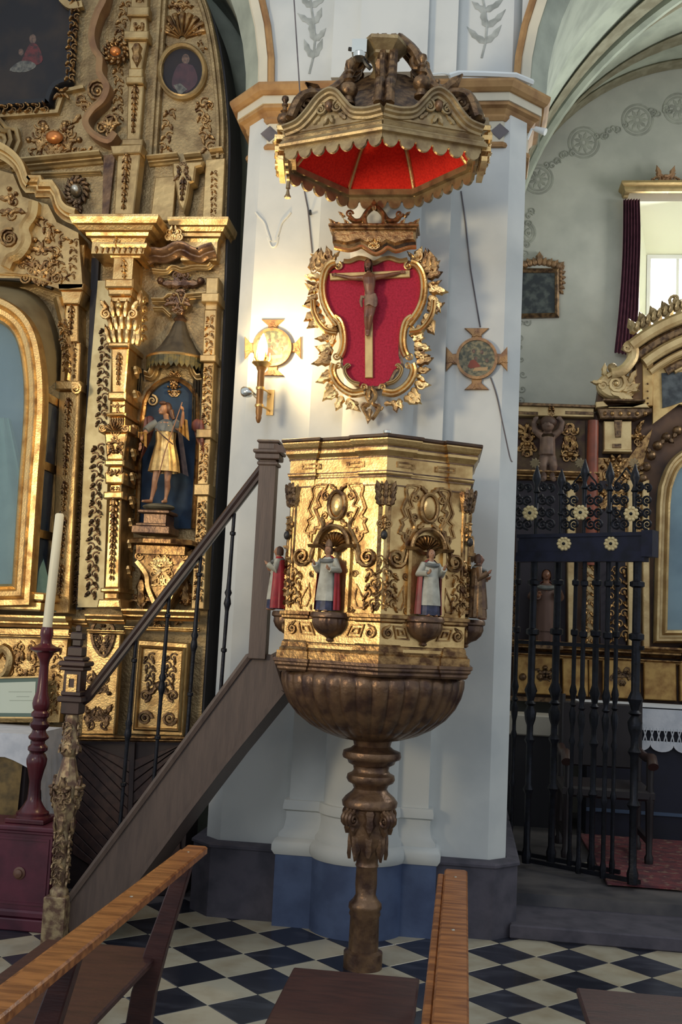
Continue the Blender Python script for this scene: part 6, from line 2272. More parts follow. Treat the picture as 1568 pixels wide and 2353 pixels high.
def plaque(cx, cy, r, label):
    ro = empty('station_plaque', fw.pt(cx, cy + r, 0.0), label, 'plaque', 'cross-shaped station plaques')
    MB().prism(fw, arc(cx, cy, r, r, 0, 2 * pi * 31 / 32, 31), 0.0, 0.022, 0.004).build('roundel', WOODG, ro, smooth=False)
    mb = MB()
    mb.sweep(fw, arc(cx, cy, r * 0.95, r * 0.95, 0, 2 * pi * 31 / 32, 31), [(-0.008, 0.018), (-0.008, 0.03), (0.008, 0.03), (0.008, 0.018)], closed=True)
    mb.build('rim', WOODG, ro)
    cv = MB().prism(fw, arc(cx, cy, r * 0.88, r * 0.88, 0, 2 * pi * 31 / 32, 31), 0.022, 0.0245).build('painted_scene', mat('station_painting', srgb(74, 78, 66), 0.6, 0, srgb(132, 124, 96), 40, lo=0.45, hi=0.6), ro, smooth=False)
    MB().prism(fw, [(cx - r * 0.3, cy + r * 0.1), (cx - r * 0.1, cy + r * 0.05), (cx + r * 0.2, cy + r * 0.4), (cx - r * 0.3, cy + r * 0.5), (cx - r * 0.45, cy + r * 0.4)], 0.0245, 0.0255).build('painted_red_robe', mat('station_red', srgb(126, 62, 44), 0.6), cv, smooth=False)
    for dx, dy in ((-0.15, -0.35), (0.25, -0.3), (0.5, 0.1), (-0.05, 0.02)):
        MB().boss(fw, cx + dx * r, cy + dy * r, r * 0.09, r * 0.11, 0.0245, 0.002, 8).build('painted_face', PFACE, cv)
    MB().prism(fw, [(cx - r * 0.1, cy + r * 0.45), (cx + r * 0.55, cy + r * 0.42), (cx + r * 0.5, cy + r * 0.6), (cx - r * 0.2, cy + r * 0.62)], 0.0245, 0.0253).build('painted_ground', mat('station_cream', srgb(170, 140, 100), 0.6), cv, smooth=False)
    for k in range(4):
        a = k * pi / 2
        ca, sa = cos(a), sin(a)
        q = [(r * 0.88, -r * 0.26), (r * 1.18, -r * 0.24), (r * 1.5, -r * 0.60), (r * 1.5, r * 0.60), (r * 1.18, r * 0.24), (r * 0.88, r * 0.26)]
        pts = [(cx + x * ca - y * sa, cy + x * sa + y * ca) for x, y in q]
        ob = MB().prism(fw, pts, 0.0, 0.016, 0.003).build('cross_arm', WOODG, ro, smooth=False)
        mb = MB()
        carve(mb, fw, cx + ca * r * 1.28, cy + sa * r * 1.28, r * 0.16, r * 0.18, 0.015, 7, 5, r * 0.16, 0.008)
        mb.build('arm_carving', WOODG, ob, split=False)
    finish_root(ro)


plaque(1096, 826, 47, 'carved cross-shaped plaque with round painting on the shaded right of the pier')
plaque(628, 800, 43, 'carved cross-shaped plaque on the pier glowing behind the lit torch lamp')

# ================================================================== TORCH SCONCE
YT = 5.70
FT = PF(YT)
sc = empty('torch_sconce', FT.pt(597, 970), 'lit torch-shaped wall lamp with wooden baton on the left of the pier', 'lamp')
a, b = FT.pt(596, 972), FT.pt(599, 845)
cxs = (a.x + b.x) / 2
mb = MB()
mb.lathe([(0.006, a.z), (0.012, a.z + 0.01), (0.017, a.z + 0.03), (0.015, a.z + 0.04), (0.019, a.z + 0.06), (0.021, b.z - 0.02), (0.026, b.z - 0.01), (0.03, b.z)], (cxs, YT, 0), 14)
mb.build('baton', mat('lamp_wood', srgb(150, 104, 48), 0.4, 0.2, srgb(120, 78, 34), 10), sc)
mb = MB()
mb.lathe([(0.02, b.z - 0.005), (0.05, b.z + 0.02), (0.056, b.z + 0.024), (0.056, b.z + 0.03), (0.03, b.z + 0.026)], (cxs, YT, 0), 18)
for k in range(5):
    t = 2 * pi * k / 5 + 0.3
    mb.tube([Vector((cxs + r * cos(t), YT + r * sin(t), b.z + h)) for r, h in ((0.03, 0.02), (0.05, 0.05), (0.045, 0.09))], [0.008, 0.008, 0.003], 6)
mb.build('drip_cup', mat('brass', (0.7, 0.45, 0.16, 1), 0.35, 0.9), sc, split=False)
BULB = mat('glowing_bulb', (1, 0.9, 0.7, 1), 0.4, emit=(1.0, 0.80, 0.45, 1), estr=60)
bz = b.z + 0.10
MB().lathe([(0.004, b.z + 0.03), (0.02, b.z + 0.05), (0.03, bz), (0.028, bz + 0.03), (0.015, bz + 0.07), (0.002, bz + 0.10)], (cxs, YT, 0), 14).build('flame_bulb', BULB, sc)
mb = MB()
for zq in (a.z + 0.10, a.z + 0.20):
    mb.tube([(cxs, YT, zq), (cxs + 0.02, YT + 0.08, zq + 0.005), (cxs + 0.03, PYF, zq + 0.005)], 0.006, 6)
    mb.lathe([(0.024, zq - 0.008), (0.026, zq), (0.024, zq + 0.008)], (cxs, YT, 0), 14)
mb.box((cxs + 0.01, PYF - 0.012, a.z + 0.08), (cxs + 0.05, PYF, a.z + 0.23))
mb.build('wall_bracket', MATS['brass'], sc, split=False)
finish_root(sc)
ld = bpy.data.lights.new('torch_light', 'POINT')
ld.energy, ld.color, ld.shadow_soft_size = 36, (1.0, 0.70, 0.32), 0.035
lo_ = bpy.data.objects.new('torch_light', ld)
COL.objects.link(lo_)
lo_.location = (cxs, YT - 0.035, bz + 0.03)
# small aluminium spot clamped beside it
sp = empty('clamp_spotlight', FT.pt(570, 905), 'small silver spotlight clamped left of the torch lamp', 'spotlight')
p0 = FT.pt(566, 898, -0.03)
mb = MB()
mb.lathe([(0.012, -0.035), (0.028, -0.02), (0.032, 0.0), (0.032, 0.02), (0.026, 0.03)], p0, 16, axis=(Vector((0, 0, 1)), Vector((0.3, 0.95, 0)), Vector((-0.95, 0.3, 0.1))))
mb.build('spot_head', CHROME, sp)
mb = MB()
mb.tube([p0 + Vector((0.03, 0, 0)), p0 + Vector((0.05, 0.01, -0.015)), Vector((cxs - 0.015, YT, p0.z - 0.012))], 0.006, 6)
mb.tube([p0 + Vector((0.02, 0.03, 0)), p0 + Vector((0.03, 0.1, -0.01)), Vector((p0.x + 0.05, PYF, p0.z - 0.02))], 0.005, 6)
mb.build('spot_arm', CHROME, sp, split=False)
finish_root(sp)

# ================================================================== WIRES, FLOODLIGHT, CAMERA, CONDUIT
def wire(name, pts, r, m, label):
    return tag(MB().tube(pts, r, 6).build(name, m), label, 'cable')


wire('cable', [fw.pt(x, y, 0.004) for x, y in ((1060, 440), (1066, 480), (1082, 620), (1104, 752))], 0.0045, GREYST, 'thin dark cable running down the pier from the canopy to the right plaque')
wire('cable', [fw.pt(x, y, 0.004) for x, y in smooth_path([(1128, 868), (1142, 910), (1158, 985), (1172, 1050), (1178, 1062)], 4)], 0.0045, GREYST, 'thin dark cable falling from the right plaque to the pier edge')
wire('suspension_wire', [PY(676, 0, 5.3) + Vector((0, 0, 0.6)), PY(676, 0, 5.3), PY(690, 222, 5.2)], 0.004, GREYST, 'thin dark wire holding the left side of the canopy')
wire('cable', [fw.pt(x, y, 0.004) for x, y in ((700, 440), (708, 480), (718, 582))], 0.0045, GREYST, 'thin dark cable between the canopy and the left of the crimson shrine')
mb = MB()
mb.tube([fw.pt(714, 492, 0.0), fw.pt(716, 492, 0.05)], 0.008, 6)
tag(mb.build('wall_hook', BLACKP), 'small dark hook on the pier above the torch glow', 'hook')
cz_ = 4.86
con = [Vector((0.28, PYF - 0.02, 4.83)), Vector((0.18, PYF - 0.10, 4.83)), Vector((0.0, PYF - 0.13, 4.825)), Vector((-0.15, PYF - 0.15, 4.82)), Vector((-0.2, PYF - 0.16, 4.80))]
wire('conduit', con, 0.018, WHITEPL, 'white cable conduit along the top of the pier cornice')
wire('cable', [Vector(p) for p in smooth_path([(-0.2, PYF - 0.17, 4.80), (-0.24, 5.5, 4.70), (-0.33, 5.28, 4.56), (-0.43, 5.12, 4.42)], 4)], 0.006, WHITEPL, 'pale looping cable from the conduit to the canopy floodlight')
fl = empty('floodlight', PY(828, 140, 4.98), 'small white floodlight fixed beside the capital on top of the canopy', 'floodlight')
p0 = PY(828, 114, 4.98)
mb = MB()
mb.obox(p0, Vector((0.038, 0, 0)), Vector((0, 0.04, 0.0)), Vector((0, 0, 0.036)))
mb.build('lamp_housing', CHROME, fl, smooth=False)
mb = MB()
mb.lathe([(0.036, 0), (0.04, 0.02), (0.034, 0.03)], p0 + Vector((0.0, -0.01, -0.055)), 12)
mb.build('reflector', CHROME, fl)
mb = MB()
mb.tube([p0 + Vector((0.02, 0, -0.05)), p0 + Vector((0.035, 0, -0.08)), p0 + Vector((0.06, 0.01, -0.10))], 0.012, 6)
mb.tube([p0 + Vector((-0.06, 0, 0.005)), p0 + Vector((-0.03, 0, 0.0))], 0.01, 6)
mb.build('bracket', BLACKP, fl, split=False)
finish_root(fl)
cmx = Vector((PXR + 0.06, 6.0, PY(1226, 300, 6.0).z))
cmo = empty('wall_camera', cmx, 'small white bracket lamp at the right corner of the pier cornice', 'lamp')  # security camera on a short wall arm
mb = MB()
mb.tube([Vector((PXR, 6.02, cmx.z - 0.06)), cmx + Vector((-0.03, 0, 0.01)), cmx], 0.008, 6)
mb.build('arm', WHITEPL, cmo)
mb = MB()
mb.tube([cmx + Vector((-0.01, 0, 0.012)), cmx + Vector((0.05, -0.02, -0.02))], [0.015, 0.022], 10)
mb.build('head', WHITEPL, cmo)
finish_root(cmo)
# ================================================================== LEFT ALTAR TABLE, CARD, CABINET, CANDLE
AX, AY0, AY1, AZ = -2.36, 5.62, 6.07, 0.935
al = empty('altar_table', (-3.0, 5.85, 0), 'altar table with gold brocade front at the foot of the left altarpiece', 'table')
MB().box((-4.2, AY0 + 0.03, 0.0), (AX - 0.03, AY1, AZ - 0.02)).build('table_body', MATS['dark_stained_oak'], al, smooth=False)
mb = MB()
rows = []
for z, y in ((AZ - 0.03, AY0 + 0.01), (0.5, AY0 - 0.02), (0.05, AY0 - 0.05)):
    rows.append([Vector((-4.2 + (AX - 0.04 + 4.2) * i / 60, y - 0.012 * cos(i * 1.3) * (1 - z), z)) for i in range(61)])
mb.quadgrid(rows)
mb.build('brocade_front', mat('gold_brocade', srgb(130, 106, 62), 0.7, 0.1, srgb(84, 70, 44), 16), al, fixn=False)
finish_root(al)
cl = MB()
top = []
n = 40
# one draped sheet: top, front overhang, right end overhang falling lower at the corner
cl.box((-4.2, AY0, AZ - 0.018), (AX, AY1, AZ + 0.004))
rows = []
for j in range(5):
    t = j / 4
    rows.append([Vector((-4.2 + (AX + 4.2) * i / n, AY0 - 0.004 - 0.012 * t - 0.008 * t * cos(i * 0.9), AZ - (0.125 + 0.05 * max(0, i / n - 0.93) / 0.07) * t)) for i in range(n + 1)])
cl.quadgrid(rows)
rows = []
for j in range(7):
    t = j / 6
    rows.append([Vector((AX + 0.004 + 0.03 * t + 0.010 * t * cos(i * 1.7), AY0 + (AY1 - AY0) * i / 20 + 0.04 * t, AZ - (0.16 + 0.36 * min(1, i / 7)) * t)) for i in range(21)])
cl.quadgrid(rows)
tag(cl.build('altar_cloth', CLOTH, fixn=False), 'plain white linen cloth draped over the left altar table', 'tablecloth')

cd = empty('framed_card', PY(40, 1652, 6.0), 'green-bordered framed text card leaning on the left altar table', 'framed card')
FCd = PF(O=(0, 5.99, 0.94), N=(0, -1, 0.18))
q = [(-42, 1560), (93, 1556), (88, 1649), (-48, 1648)]
MB().prism(FCd, q, -0.012, 0.0).build('backing', mat('card_green', srgb(84, 108, 98), 0.5), cd, smooth=False)
mb = MB()
mb.ring(FCd, inset(q, -2.5), inset(q, 1.0), -0.012, 0.008)
mb.build('gilt_frame', GOLDP, cd, smooth=False)
sh = MB().prism(FCd, inset(q, 10), 0.0, 0.002).build('paper', mat('card_paper', srgb(206, 214, 196), 0.7), cd, smooth=False)
for y, a, b in ((1590, 20, 74), (1601, 38, 68), (1610, 22, 80)):
    MB().prism(FCd, [(a, y - 1), (b, y - 1), (b, y + 0.6), (a, y + 0.6)], 0.002, 0.0026).build('faded_text_line', mat('faded_ink', srgb(172, 180, 164), 0.8), sh, smooth=False)
finish_root(cd)

cb = empty('purple_pedestal_cabinet', (-2.3, 5.43, 0), 'low purple-red painted pedestal cabinet with a round knob', 'cabinet')
cx0, cx1, cy0, cy1 = -2.72, -2.035, 5.27, 5.54
MB().box((cx0 + 0.03, cy0 + 0.02, 0.06), (cx1 - 0.03, cy1, 0.49), 0.004).build('body', PURPLE, cb, smooth=False)
mb = MB()
mb.box((cx0, cy0, 0.49), (cx1, cy1, 0.515), 0.006)
mb.box((cx0 + 0.015, cy0 + 0.01, 0.475), (cx1 - 0.015, cy1, 0.492), 0.004)
mb.build('top_board', PURPLE, cb, smooth=False, split=False)
mb = MB()
mb.box((cx0 - 0.005, cy0 - 0.01, 0.0), (cx1 + 0.005, cy1, 0.06), 0.006)
mb.box((cx0 + 0.01, cy0 + 0.0, 0.06), (cx1 - 0.01, cy1, 0.10), 0.01)
mb.build('plinth', PURPLE, cb, smooth=False, split=False)
kb = PY(45, 2006, cy0 + 0.02)
MB().lathe([(0.028, 0), (0.032, 0.006), (0.022, 0.012), (0.02, 0.022), (0.004, 0.028)], kb, 16, axis=(Vector((1, 0, 0)), Vector((0, 0, 1)), Vector((0, -1, 0)))).build('round_knob', mat('dull_knob', srgb(112, 78, 62), 0.5), cb)
MB().sweep(MF((0, cy0 + 0.02, 0), (1, 0, 0), (0, 0, 1), (0, -1, 0)), [(cx0 + 0.06, 0.13), (cx1 - 0.05, 0.13), (cx1 - 0.05, 0.45), (cx0 + 0.06, 0.45)], [(-0.006, 0), (-0.006, 0.006), (0.006, 0.006), (0.006, 0)], closed=True).build('door_moulding', PURPLE, cb, smooth=False)
finish_root(cb)

YC = 5.43
FC = PF(YC)
base = FC.pt(73, 1893)
cs = empty('candlestick', (base.x, YC, 0.515), 'tall turned purple-red wooden candlestick on the low cabinet', 'candlestick')
Z = lambda y: FC.pt(90, y).z
k = FC.s * 1.01
pr = [(41, 1893), (41, 1882), (36, 1878), (36, 1872), (30, 1868), (22, 1856), (18, 1848), (15, 1842), (14, 1830), (13, 1800), (18, 1775), (22, 1760), (23, 1748), (19, 1738), (15, 1733), (22, 1727), (22, 1720), (15, 1712), (15, 1706), (22, 1700), (23, 1696), (16, 1686), (15, 1680), (21, 1672), (22, 1666), (16, 1658), (16, 1652), (20, 1648), (20, 1640), (15, 1634), (18, 1630), (20, 1618), (18, 1606), (13, 1590), (11, 1560), (10, 1530), (12, 1516), (18, 1506), (20, 1500), (34, 1494), (36, 1488), (22, 1484), (13, 1478), (12, 1468), (15, 1458), (14, 1446), (12, 1440)]
zs0 = Z(1893)
mb = MB()
dz = 0.515 - zs0
mb.lathe([(r * k, max(0.515, Z(y) + dz * (y - 1440) / 453)) for r, y in pr], (base.x, YC, 0), 24)
mb.build('turned_shaft', mat('dark_red_lacquer', srgb(92, 36, 44), 0.25, 0, srgb(66, 26, 36), 9), cs, ang=35)
mb = MB()
mb.box((base.x - 0.105, YC - 0.105, 0.515), (base.x + 0.105, YC + 0.105, 0.54), 0.005)
mb.build('square_foot', MATS['dark_red_lacquer'], cs, smooth=False)
finish_root(cs)
ca, cb_ = FC.pt(110, 1441), FC.pt(136, 1180)
cn = empty('candle', ca, 'tall ivory candle standing in the purple candlestick', 'candle')
lean = (cb_ - ca)
ctop = Vector((base.x + 0.02, YC, cb_.z))
cbot = Vector((base.x, YC, Z(1441)))
MB().tube([cbot, cbot.lerp(ctop, 0.5), ctop - Vector((0, 0, 0.008)), ctop], [0.026, 0.0255, 0.024, 0.018], 20).build('wax', mat('ivory_wax', srgb(226, 218, 190), 0.45), cn)
MB().tube([ctop, ctop + Vector((0.002, 0, 0.014))], 0.0025, 6).build('wick', BLACKP, cn)
finish_root(cn)

# ================================================================== ARCHANGEL STATUE IN THE NICHE
YA = 6.10
FA = PF(YA)
SA = FA.s


def Q(x, y, n=0.0):
    return FA.pt(300 + x * 0.1444, 900 + y * 0.1445, n)


ks = 0.1444 * SA
an = empty('archangel_statue', Q(430, 2290), 'winged warrior statue in gold tunic holding a staff in the blue niche', 'statue')
mb = MB()
hd = Q(548, 290, 0.02)
mb.ell(hd, (62 * ks, 78 * ks, 92 * ks), 16, 12)
mb.ell(Q(490, 300, 0.03), (22 * ks, 16 * ks, 26 * ks), 8, 6)
mb.ell(Q(508, 352, 0.03), (40 * ks, 42 * ks, 30 * ks), 10, 6)
mb.tube([Q(570, 360, 0.01), Q(575, 440, 0.0), Q(575, 520, 0.0)], [48 * ks, 46 * ks, 80 * ks], 12)
mb.tube([Q(572, 500, 0.0), Q(565, 620, 0.0), Q(560, 760, 0.0), Q(555, 900, 0.0)], [130 * ks, 140 * ks, 115 * ks, 130 * ks], 14)
# his right arm (left in view): out and forward
mb.tube([Q(440, 530, 0.0), Q(340, 590, 0.01), Q(290, 650, 0.04), Q(255, 740, 0.09), Q(270, 830, 0.12)], [60 * ks, 50 * ks, 42 * ks, 32 * ks, 22 * ks], 10)
mb.ell(Q(262, 900, 0.13), (28 * ks, 20 * ks, 36 * ks), 8, 6)
for q in range(4):
    mb.tube([Q(245 + q * 14, 930, 0.13), Q(240 + q * 14, 975, 0.14), Q(236 + q * 13, 1010 - abs(q - 1.5) * 8, 0.135)], 7.5 * ks, 6)
mb.tube([Q(285, 890, 0.14), Q(300, 930, 0.15)], 8 * ks, 6)
# his left arm raised to the staff
mb.tube([Q(705, 540, 0.0), Q(800, 600, 0.02), Q(850, 560, 0.05), Q(880, 440, 0.07), Q(890, 360, 0.08)], [60 * ks, 48 * ks, 40 * ks, 30 * ks, 22 * ks], 10)
mb.ell(Q(890, 325, 0.085), (26 * ks, 22 * ks, 30 * ks), 8, 6)
for q in range(4):
    mb.tube([Q(905, 345 - q * 16, 0.09), Q(882, 342 - q * 16, 0.115), Q(866, 338 - q * 16, 0.10)], 7.5 * ks, 6)
mb.tube([Q(890, 300, 0.09), Q(872, 275, 0.10)], 8 * ks, 6)
# legs and feet
for hip, kn, an_, toe in (((470, 1150), (410, 1420), (345, 1690), (240, 1765)), ((620, 1150), (610, 1430), (570, 1690), (560, 1775))):
    mb.tube([Q(*hip, 0.0), Q((hip[0] + kn[0]) / 2, (hip[1] + kn[1]) / 2, 0.02), Q(*kn, 0.03), Q((kn[0] * 0.6 + an_[0] * 0.4) + 8, (kn[1] * 0.6 + an_[1] * 0.4), 0.015), Q(*an_, 0.01), Q(an_[0] - 8, an_[1] + 55, 0.015)], [72 * ks, 64 * ks, 46 * ks, 48 * ks, 28 * ks, 30 * ks], 12)
    mb.tube([Q(an_[0], an_[1] + 60, 0.01), Q((an_[0] + toe[0]) / 2, (an_[1] + 60 + toe[1]) / 2, 0.045), Q(*toe, 0.075)], [32 * ks, 32 * ks, 20 * ks], 10)
fuse(mb, 'body', SKIN, 0.0042, an, 3)
MB().ell(Q(503, 268, 0.075), (9 * ks, 6 * ks, 7 * ks), 8, 6).build('eye', HAIRM, an)
MB().ell(Q(503, 345, 0.068), (20 * ks, 8 * ks, 6 * ks), 8, 6).build('lips', mat('painted_lips', srgb(150, 70, 60), 0.5), an)
mb = MB()
mb.ell(Q(585, 270, 0.0), (80 * ks, 82 * ks, 105 * ks), 14, 10)
mb.tube([Q(640, 300, 0.0), Q(660, 380, 0.0), Q(690, 440, 0.0)], [50 * ks, 42 * ks, 25 * ks], 10)
mb.ell(Q(545, 205, 0.04), (62 * ks, 50 * ks, 35 * ks), 12, 8)
mb.build('hair', mat('chestnut_hair', srgb(92, 58, 38), 0.5, 0, srgb(66, 40, 28), 30), an, split=False)


def skirt(rows, m, name, nf=10, fold=0.06, n=40):
    mb = MB()
    g = []
    for (x, y, rx_, ry_) in rows:
        c = Q(x, y, 0.0)
        g.append([c + Vector((rx_ * ks * cos(t) * (1 + fold * cos(nf * t + y * 0.002)), -ry_ * ks * sin(t) * (1 + fold * cos(nf * t + y * 0.002)), 0)) for t in [2 * pi * i / n for i in range(n)]])
    mb.quadgrid(g, closed_u=True)
    return mb.build(name, m, an, split=False)


skirt([(575, 480, 95, 90), (570, 560, 165, 135), (565, 680, 158, 135), (560, 800, 150, 128), (555, 950, 185, 150), (545, 1120, 225, 175), (535, 1280, 252, 195)], mat('gilt_tunic', (0.70, 0.48, 0.19, 1), 0.4, 0.7, (0.42, 0.27, 0.11, 1), 30), 'tunic')
skirt([(578, 452, 70, 75), (575, 500, 150, 120), (570, 580, 190, 150), (565, 650, 178, 148)], GREYP, 'breast_cape', 7, 0.03)
mb = MB()
for (a, b, c) in (((430, 500), (340, 560), (280, 640)), ((715, 500), (800, 560), (855, 540))):
    mb.tube([Q(*a, 0.01), Q(*b, 0.02), Q(*c, 0.05)], [70 * ks, 66 * ks, 58 * ks], 12)
mb.build('sleeve', GREYP, an)
mb = MB()
mb.tube([Q(470, 630, 0.085), Q(600, 760, 0.10), Q(740, 880, 0.085)], 12 * ks, 6)
mb.build('sash', BRONZE, an)
mb = MB()
mb.tube([Q(893, 225, 0.10), Q(640, 1000, 0.12), Q(425, 1755, 0.10)], 9 * ks, 8)
mb.build('staff', mat('staff_wood', srgb(140, 100, 74), 0.5), an)
mb = MB()
rows = []
for j in range(6):
    t = j / 5
    rows.append([Q(840 + 90 * i / 8 - 20 * t + 50 * t * (i / 8), 470 + 330 * t * (0.6 + 0.4 * i / 8), 0.05 + 0.02 * cos(i * 1.9)) for i in range(9)])
mb.quadgrid(rows)
rows = []
for j in range(6):
    t = j / 5
    rows.append([Q(215 + 110 * i / 8, 690 + 240 * t * (0.4 + 0.6 * i / 8), 0.10 + 0.02 * cos(i * 1.9)) for i in range(9)])
mb.quadgrid(rows)
mb.build('hanging_sleeve', MATS['gilt_tunic'], an, fixn=False)
# blue cloak behind
mb = MB()
rows = []
for j in range(7):
    t = j / 6
    rows.append([Q(430 + 330 * i / 14 + 110 * t * (i / 14), 560 + 760 * t * (0.72 + 0.28 * i / 14), -0.06 + 0.02 * cos(i * 1.6)) for i in range(15)])
mb.quadgrid(rows)
mb.build('cloak', mat('dark_cloak', srgb(44, 42, 58), 0.6, 0, srgb(70, 64, 74), 30), an, fixn=False)
# wings: feathered boards
for tipx, base_, col in (((150, 60), (330, 420), 'l'), ((1130, 1050), (900, 520), 'r')):
    mb = MB()
    sg = -1 if col == 'l' else 1
    bx, by = (300, 470) if col == 'l' else (960, 520)
    spread = 95 if col == 'l' else 130
    for f_ in range(6):
        L = 640 - f_ * 40
        ang = pi / 2 + sg * (-0.05 - 0.06 * (5 - f_))
        mb.leaf(FA, 300 + (bx + sg * spread * (f_ / 5)) * 0.1444, 900 + (by - 20 * f_) * 0.1445, ang, L * 0.1444, 13, -0.09 + 0.006 * f_, 0.018, lobes=False)
    mb.ell(Q(bx + sg * 50, by - 20, -0.07), (90 * ks, 40 * ks, 110 * ks), 12, 8)
    mb.build('wing', mat('maroon_feathers', srgb(92, 44, 40), 0.5, 0, srgb(140, 84, 54), 12), an, split=False)
# rock and pedestal
mb = MB()
c = Q(450, 1840, 0.0)
mb.ell(c, (265 * ks, 0.085, 62 * ks), 18, 8)
mb.build('rock_base', mat('green_grey_rock', srgb(104, 98, 78), 0.7, 0, srgb(80, 76, 62), 20, 0.3, 40), an)
mb = MB()
pz = lambda y: Q(430, y).z
for w_, d_, y0_, y1_ in ((250, 0.10, 1960, 1905), (180, 0.075, 2130, 1955), (240, 0.10, 2165, 2115), (300, 0.115, 2285, 2160)):
    cxp_ = Q(440 if y0_ < 2140 else 400, y0_).x
    mb.box((cxp_ - w_ * ks, YA - d_, pz(y0_)), (cxp_ + w_ * ks, YA + 0.10, pz(y1_)), 0.006)
mb.build('pedestal', BRONZE, an, smooth=False, split=False)
finish_root(an)
# ================================================================== RIGHT CHAPEL ALTARPIECE
G2 = mat('pale_chapel_gilt', (0.60, 0.45, 0.23, 1), 0.45, 0.55, (0.44, 0.30, 0.14, 1), 7, 0.3, 40)
YR = 8.9
FR = PF(YR)


def R3(x, y):
    return (1340 + x * 0.18704, 680 + y * 0.18700)


r2 = empty('chapel_altarpiece', (1.6, YR, 0.14), 'pale gilded altarpiece with arched glass case in the right side chapel', 'altarpiece')
mb = MB()
mb.prism(FR, [(1140, 940), (1370, 948), (1380, 780 + 100), (1450, 900), (1460, 790), (1500, 760), (1568, 735), (1700, 720), (1900, 760), (1900, 1640), (1140, 1600)], -0.2, -0.03)
mb.build('back_board', mat('brown_back_board', srgb(92, 66, 48), 0.6, 0.2, srgb(66, 46, 38), 6), r2, smooth=False)
# entablature strip on the left
mb = MB()
mb.prism(FR, [(1150, 934), (1364, 941), (1364, 962), (1150, 957)], -0.05, 0.06, 0.006)
mb.build('entablature', G2, r2, smooth=False)
mb = MB()
mb.prism(FR, [(1150, 928), (1366, 936), (1366, 942), (1150, 935)], -0.05, 0.09, 0.004)
for a, b in ((1186, 1236), (1298, 1362)):
    mb.prism(FR, [(a, 948), (b, 950), (b, 957), (a, 955)], 0.05, 0.066, 0.002)
mb.build('dark_slot', GOLDD, r2, smooth=False)
mb = MB()
carve(mb, FR, 1266, 948, 10, 9, 0.06, 101, 6, 10, 0.03)
carve(mb, FR, 1212, 1010, 22, 40, 0.0, 102, 18, 18, 0.04)
carve(mb, FR, 1310, 1020, 18, 50, 0.0, 103, 18, 18, 0.04)
mb.build('carved_foliage', GOLDO, r2)
mb = MB()
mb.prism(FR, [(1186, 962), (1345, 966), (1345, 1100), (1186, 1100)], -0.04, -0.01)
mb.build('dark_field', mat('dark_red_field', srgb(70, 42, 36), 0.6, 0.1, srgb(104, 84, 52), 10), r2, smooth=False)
mb = MB()
p0, p1 = FR.pt(1362, 970), FR.pt(1360, 1300)
mb.lathe([(0.05, p1.z), (0.052, (p0.z + p1.z) / 2), (0.045, p0.z)], (p0.x, YR - 0.06, 0), 16)
mb.build('red_column', mat('red_painted_column', srgb(130, 62, 40), 0.5, 0, srgb(100, 50, 34), 8), r2)
# pedestal block with dark cornice
mb = MB()
for q in ([(195, 1330), (290, 1340), (300, 1400), (780, 1400), (750, 1360), (560, 1355), (560, 1330), (740, 1325), (740, 1310), (240, 1300)],):
    mb.prism(FR, [R3(*p) for p in [(140, 1340), (230, 1330), (300, 1400), (560, 1400), (740, 1350), (790, 1410), (140, 1410)]], -0.05, 0.12, 0.006)
mb.prism(FR, [R3(*p) for p in [(245, 1560), (580, 1560), (580, 1920), (245, 1920)]], -0.05, 0.08, 0.008)
mb.build('pedestal_block', G2, r2, smooth=False)
mb = MB()
mb.prism(FR, [R3(*p) for p in [(160, 1410), (820, 1410), (820, 1460), (640, 1540), (200, 1540)]], -0.05, 0.11, 0.01)
mb.prism(FR, [R3(*p) for p in [(230, 1300), (740, 1310), (740, 1335), (230, 1330)]], 0.0, 0.13, 0.006)
mb.prism(FR, [R3(*p) for p in [(365, 1550), (465, 1550), (450, 1760), (380, 1760)]], 0.08, 0.095, 0.004)
mb.prism(FR, [R3(*p) for p in [(345, 1840), (455, 1840), (455, 1890), (345, 1890)]], 0.08, 0.09, 0.003)
mb.build('dark_cornice', GOLDD, r2, smooth=False)
mb = MB()
mb.prism(FR, [R3(*p) for p in [(235, 1915), (580, 1920), (580, 1945), (235, 1940)]], 0.0, 0.11, 0.004)
mb.build('gilt_fillet', G2, r2, smooth=False)
for x in (250, 340, 440, 540, 640, 740):
    MB().boss(FR, *R3(x, 1480), 5, 6, 0.105, 0.02, 8).build('gilt_bead', GOLDO, r2)
# great volute with acanthus
mb = MB()
S_ = smooth_path([R3(*p) for p in ((520, 690), (540, 660), (580, 670), (600, 720), (590, 800), (540, 880), (470, 950), (400, 980), (330, 990))], 4)
mb.sweep(FR, S_, [(-0.045, 0.0), (-0.045, 0.12), (-0.02, 0.14), (0.02, 0.14), (0.045, 0.12), (0.045, 0.0)])
mb.scroll(FR, *R3(520, 690), 9, 0.12, 0, 1.5, 1, 4)
mb.build('great_volute', G2, r2, split=False)
mb = MB()
mb.prism(FR, smooth_path([R3(*p) for p in ((180, 1050), (300, 960), (480, 990), (620, 1060), (620, 1200), (560, 1270), (350, 1290), (220, 1230), (165, 1150))], 3, True), 0.0, 0.09, 0.02)
mb.scroll(FR, *R3(390, 1110), 26, 0.09, -2.5, 1.6, 1, 6)
mb.scroll(FR, *R3(230, 1130), 12, 0.08, 0, 1.5, -1, 4)
for x, y, a, L in ((330, 1200, 0.3, 46), (460, 1180, -0.2, 40), (520, 1220, -0.9, 36), (560, 1100, -1.4, 34), (260, 1010, -1.9, 28), (220, 1080, 2.8, 26), (420, 1250, 0.1, 40)):
    mb.leaf(FR, *R3(x, y), a, L, L * 0.6, 0.08, 0.04, curl=0.3)
mb.build('carved_acanthus', G2, r2, split=False)
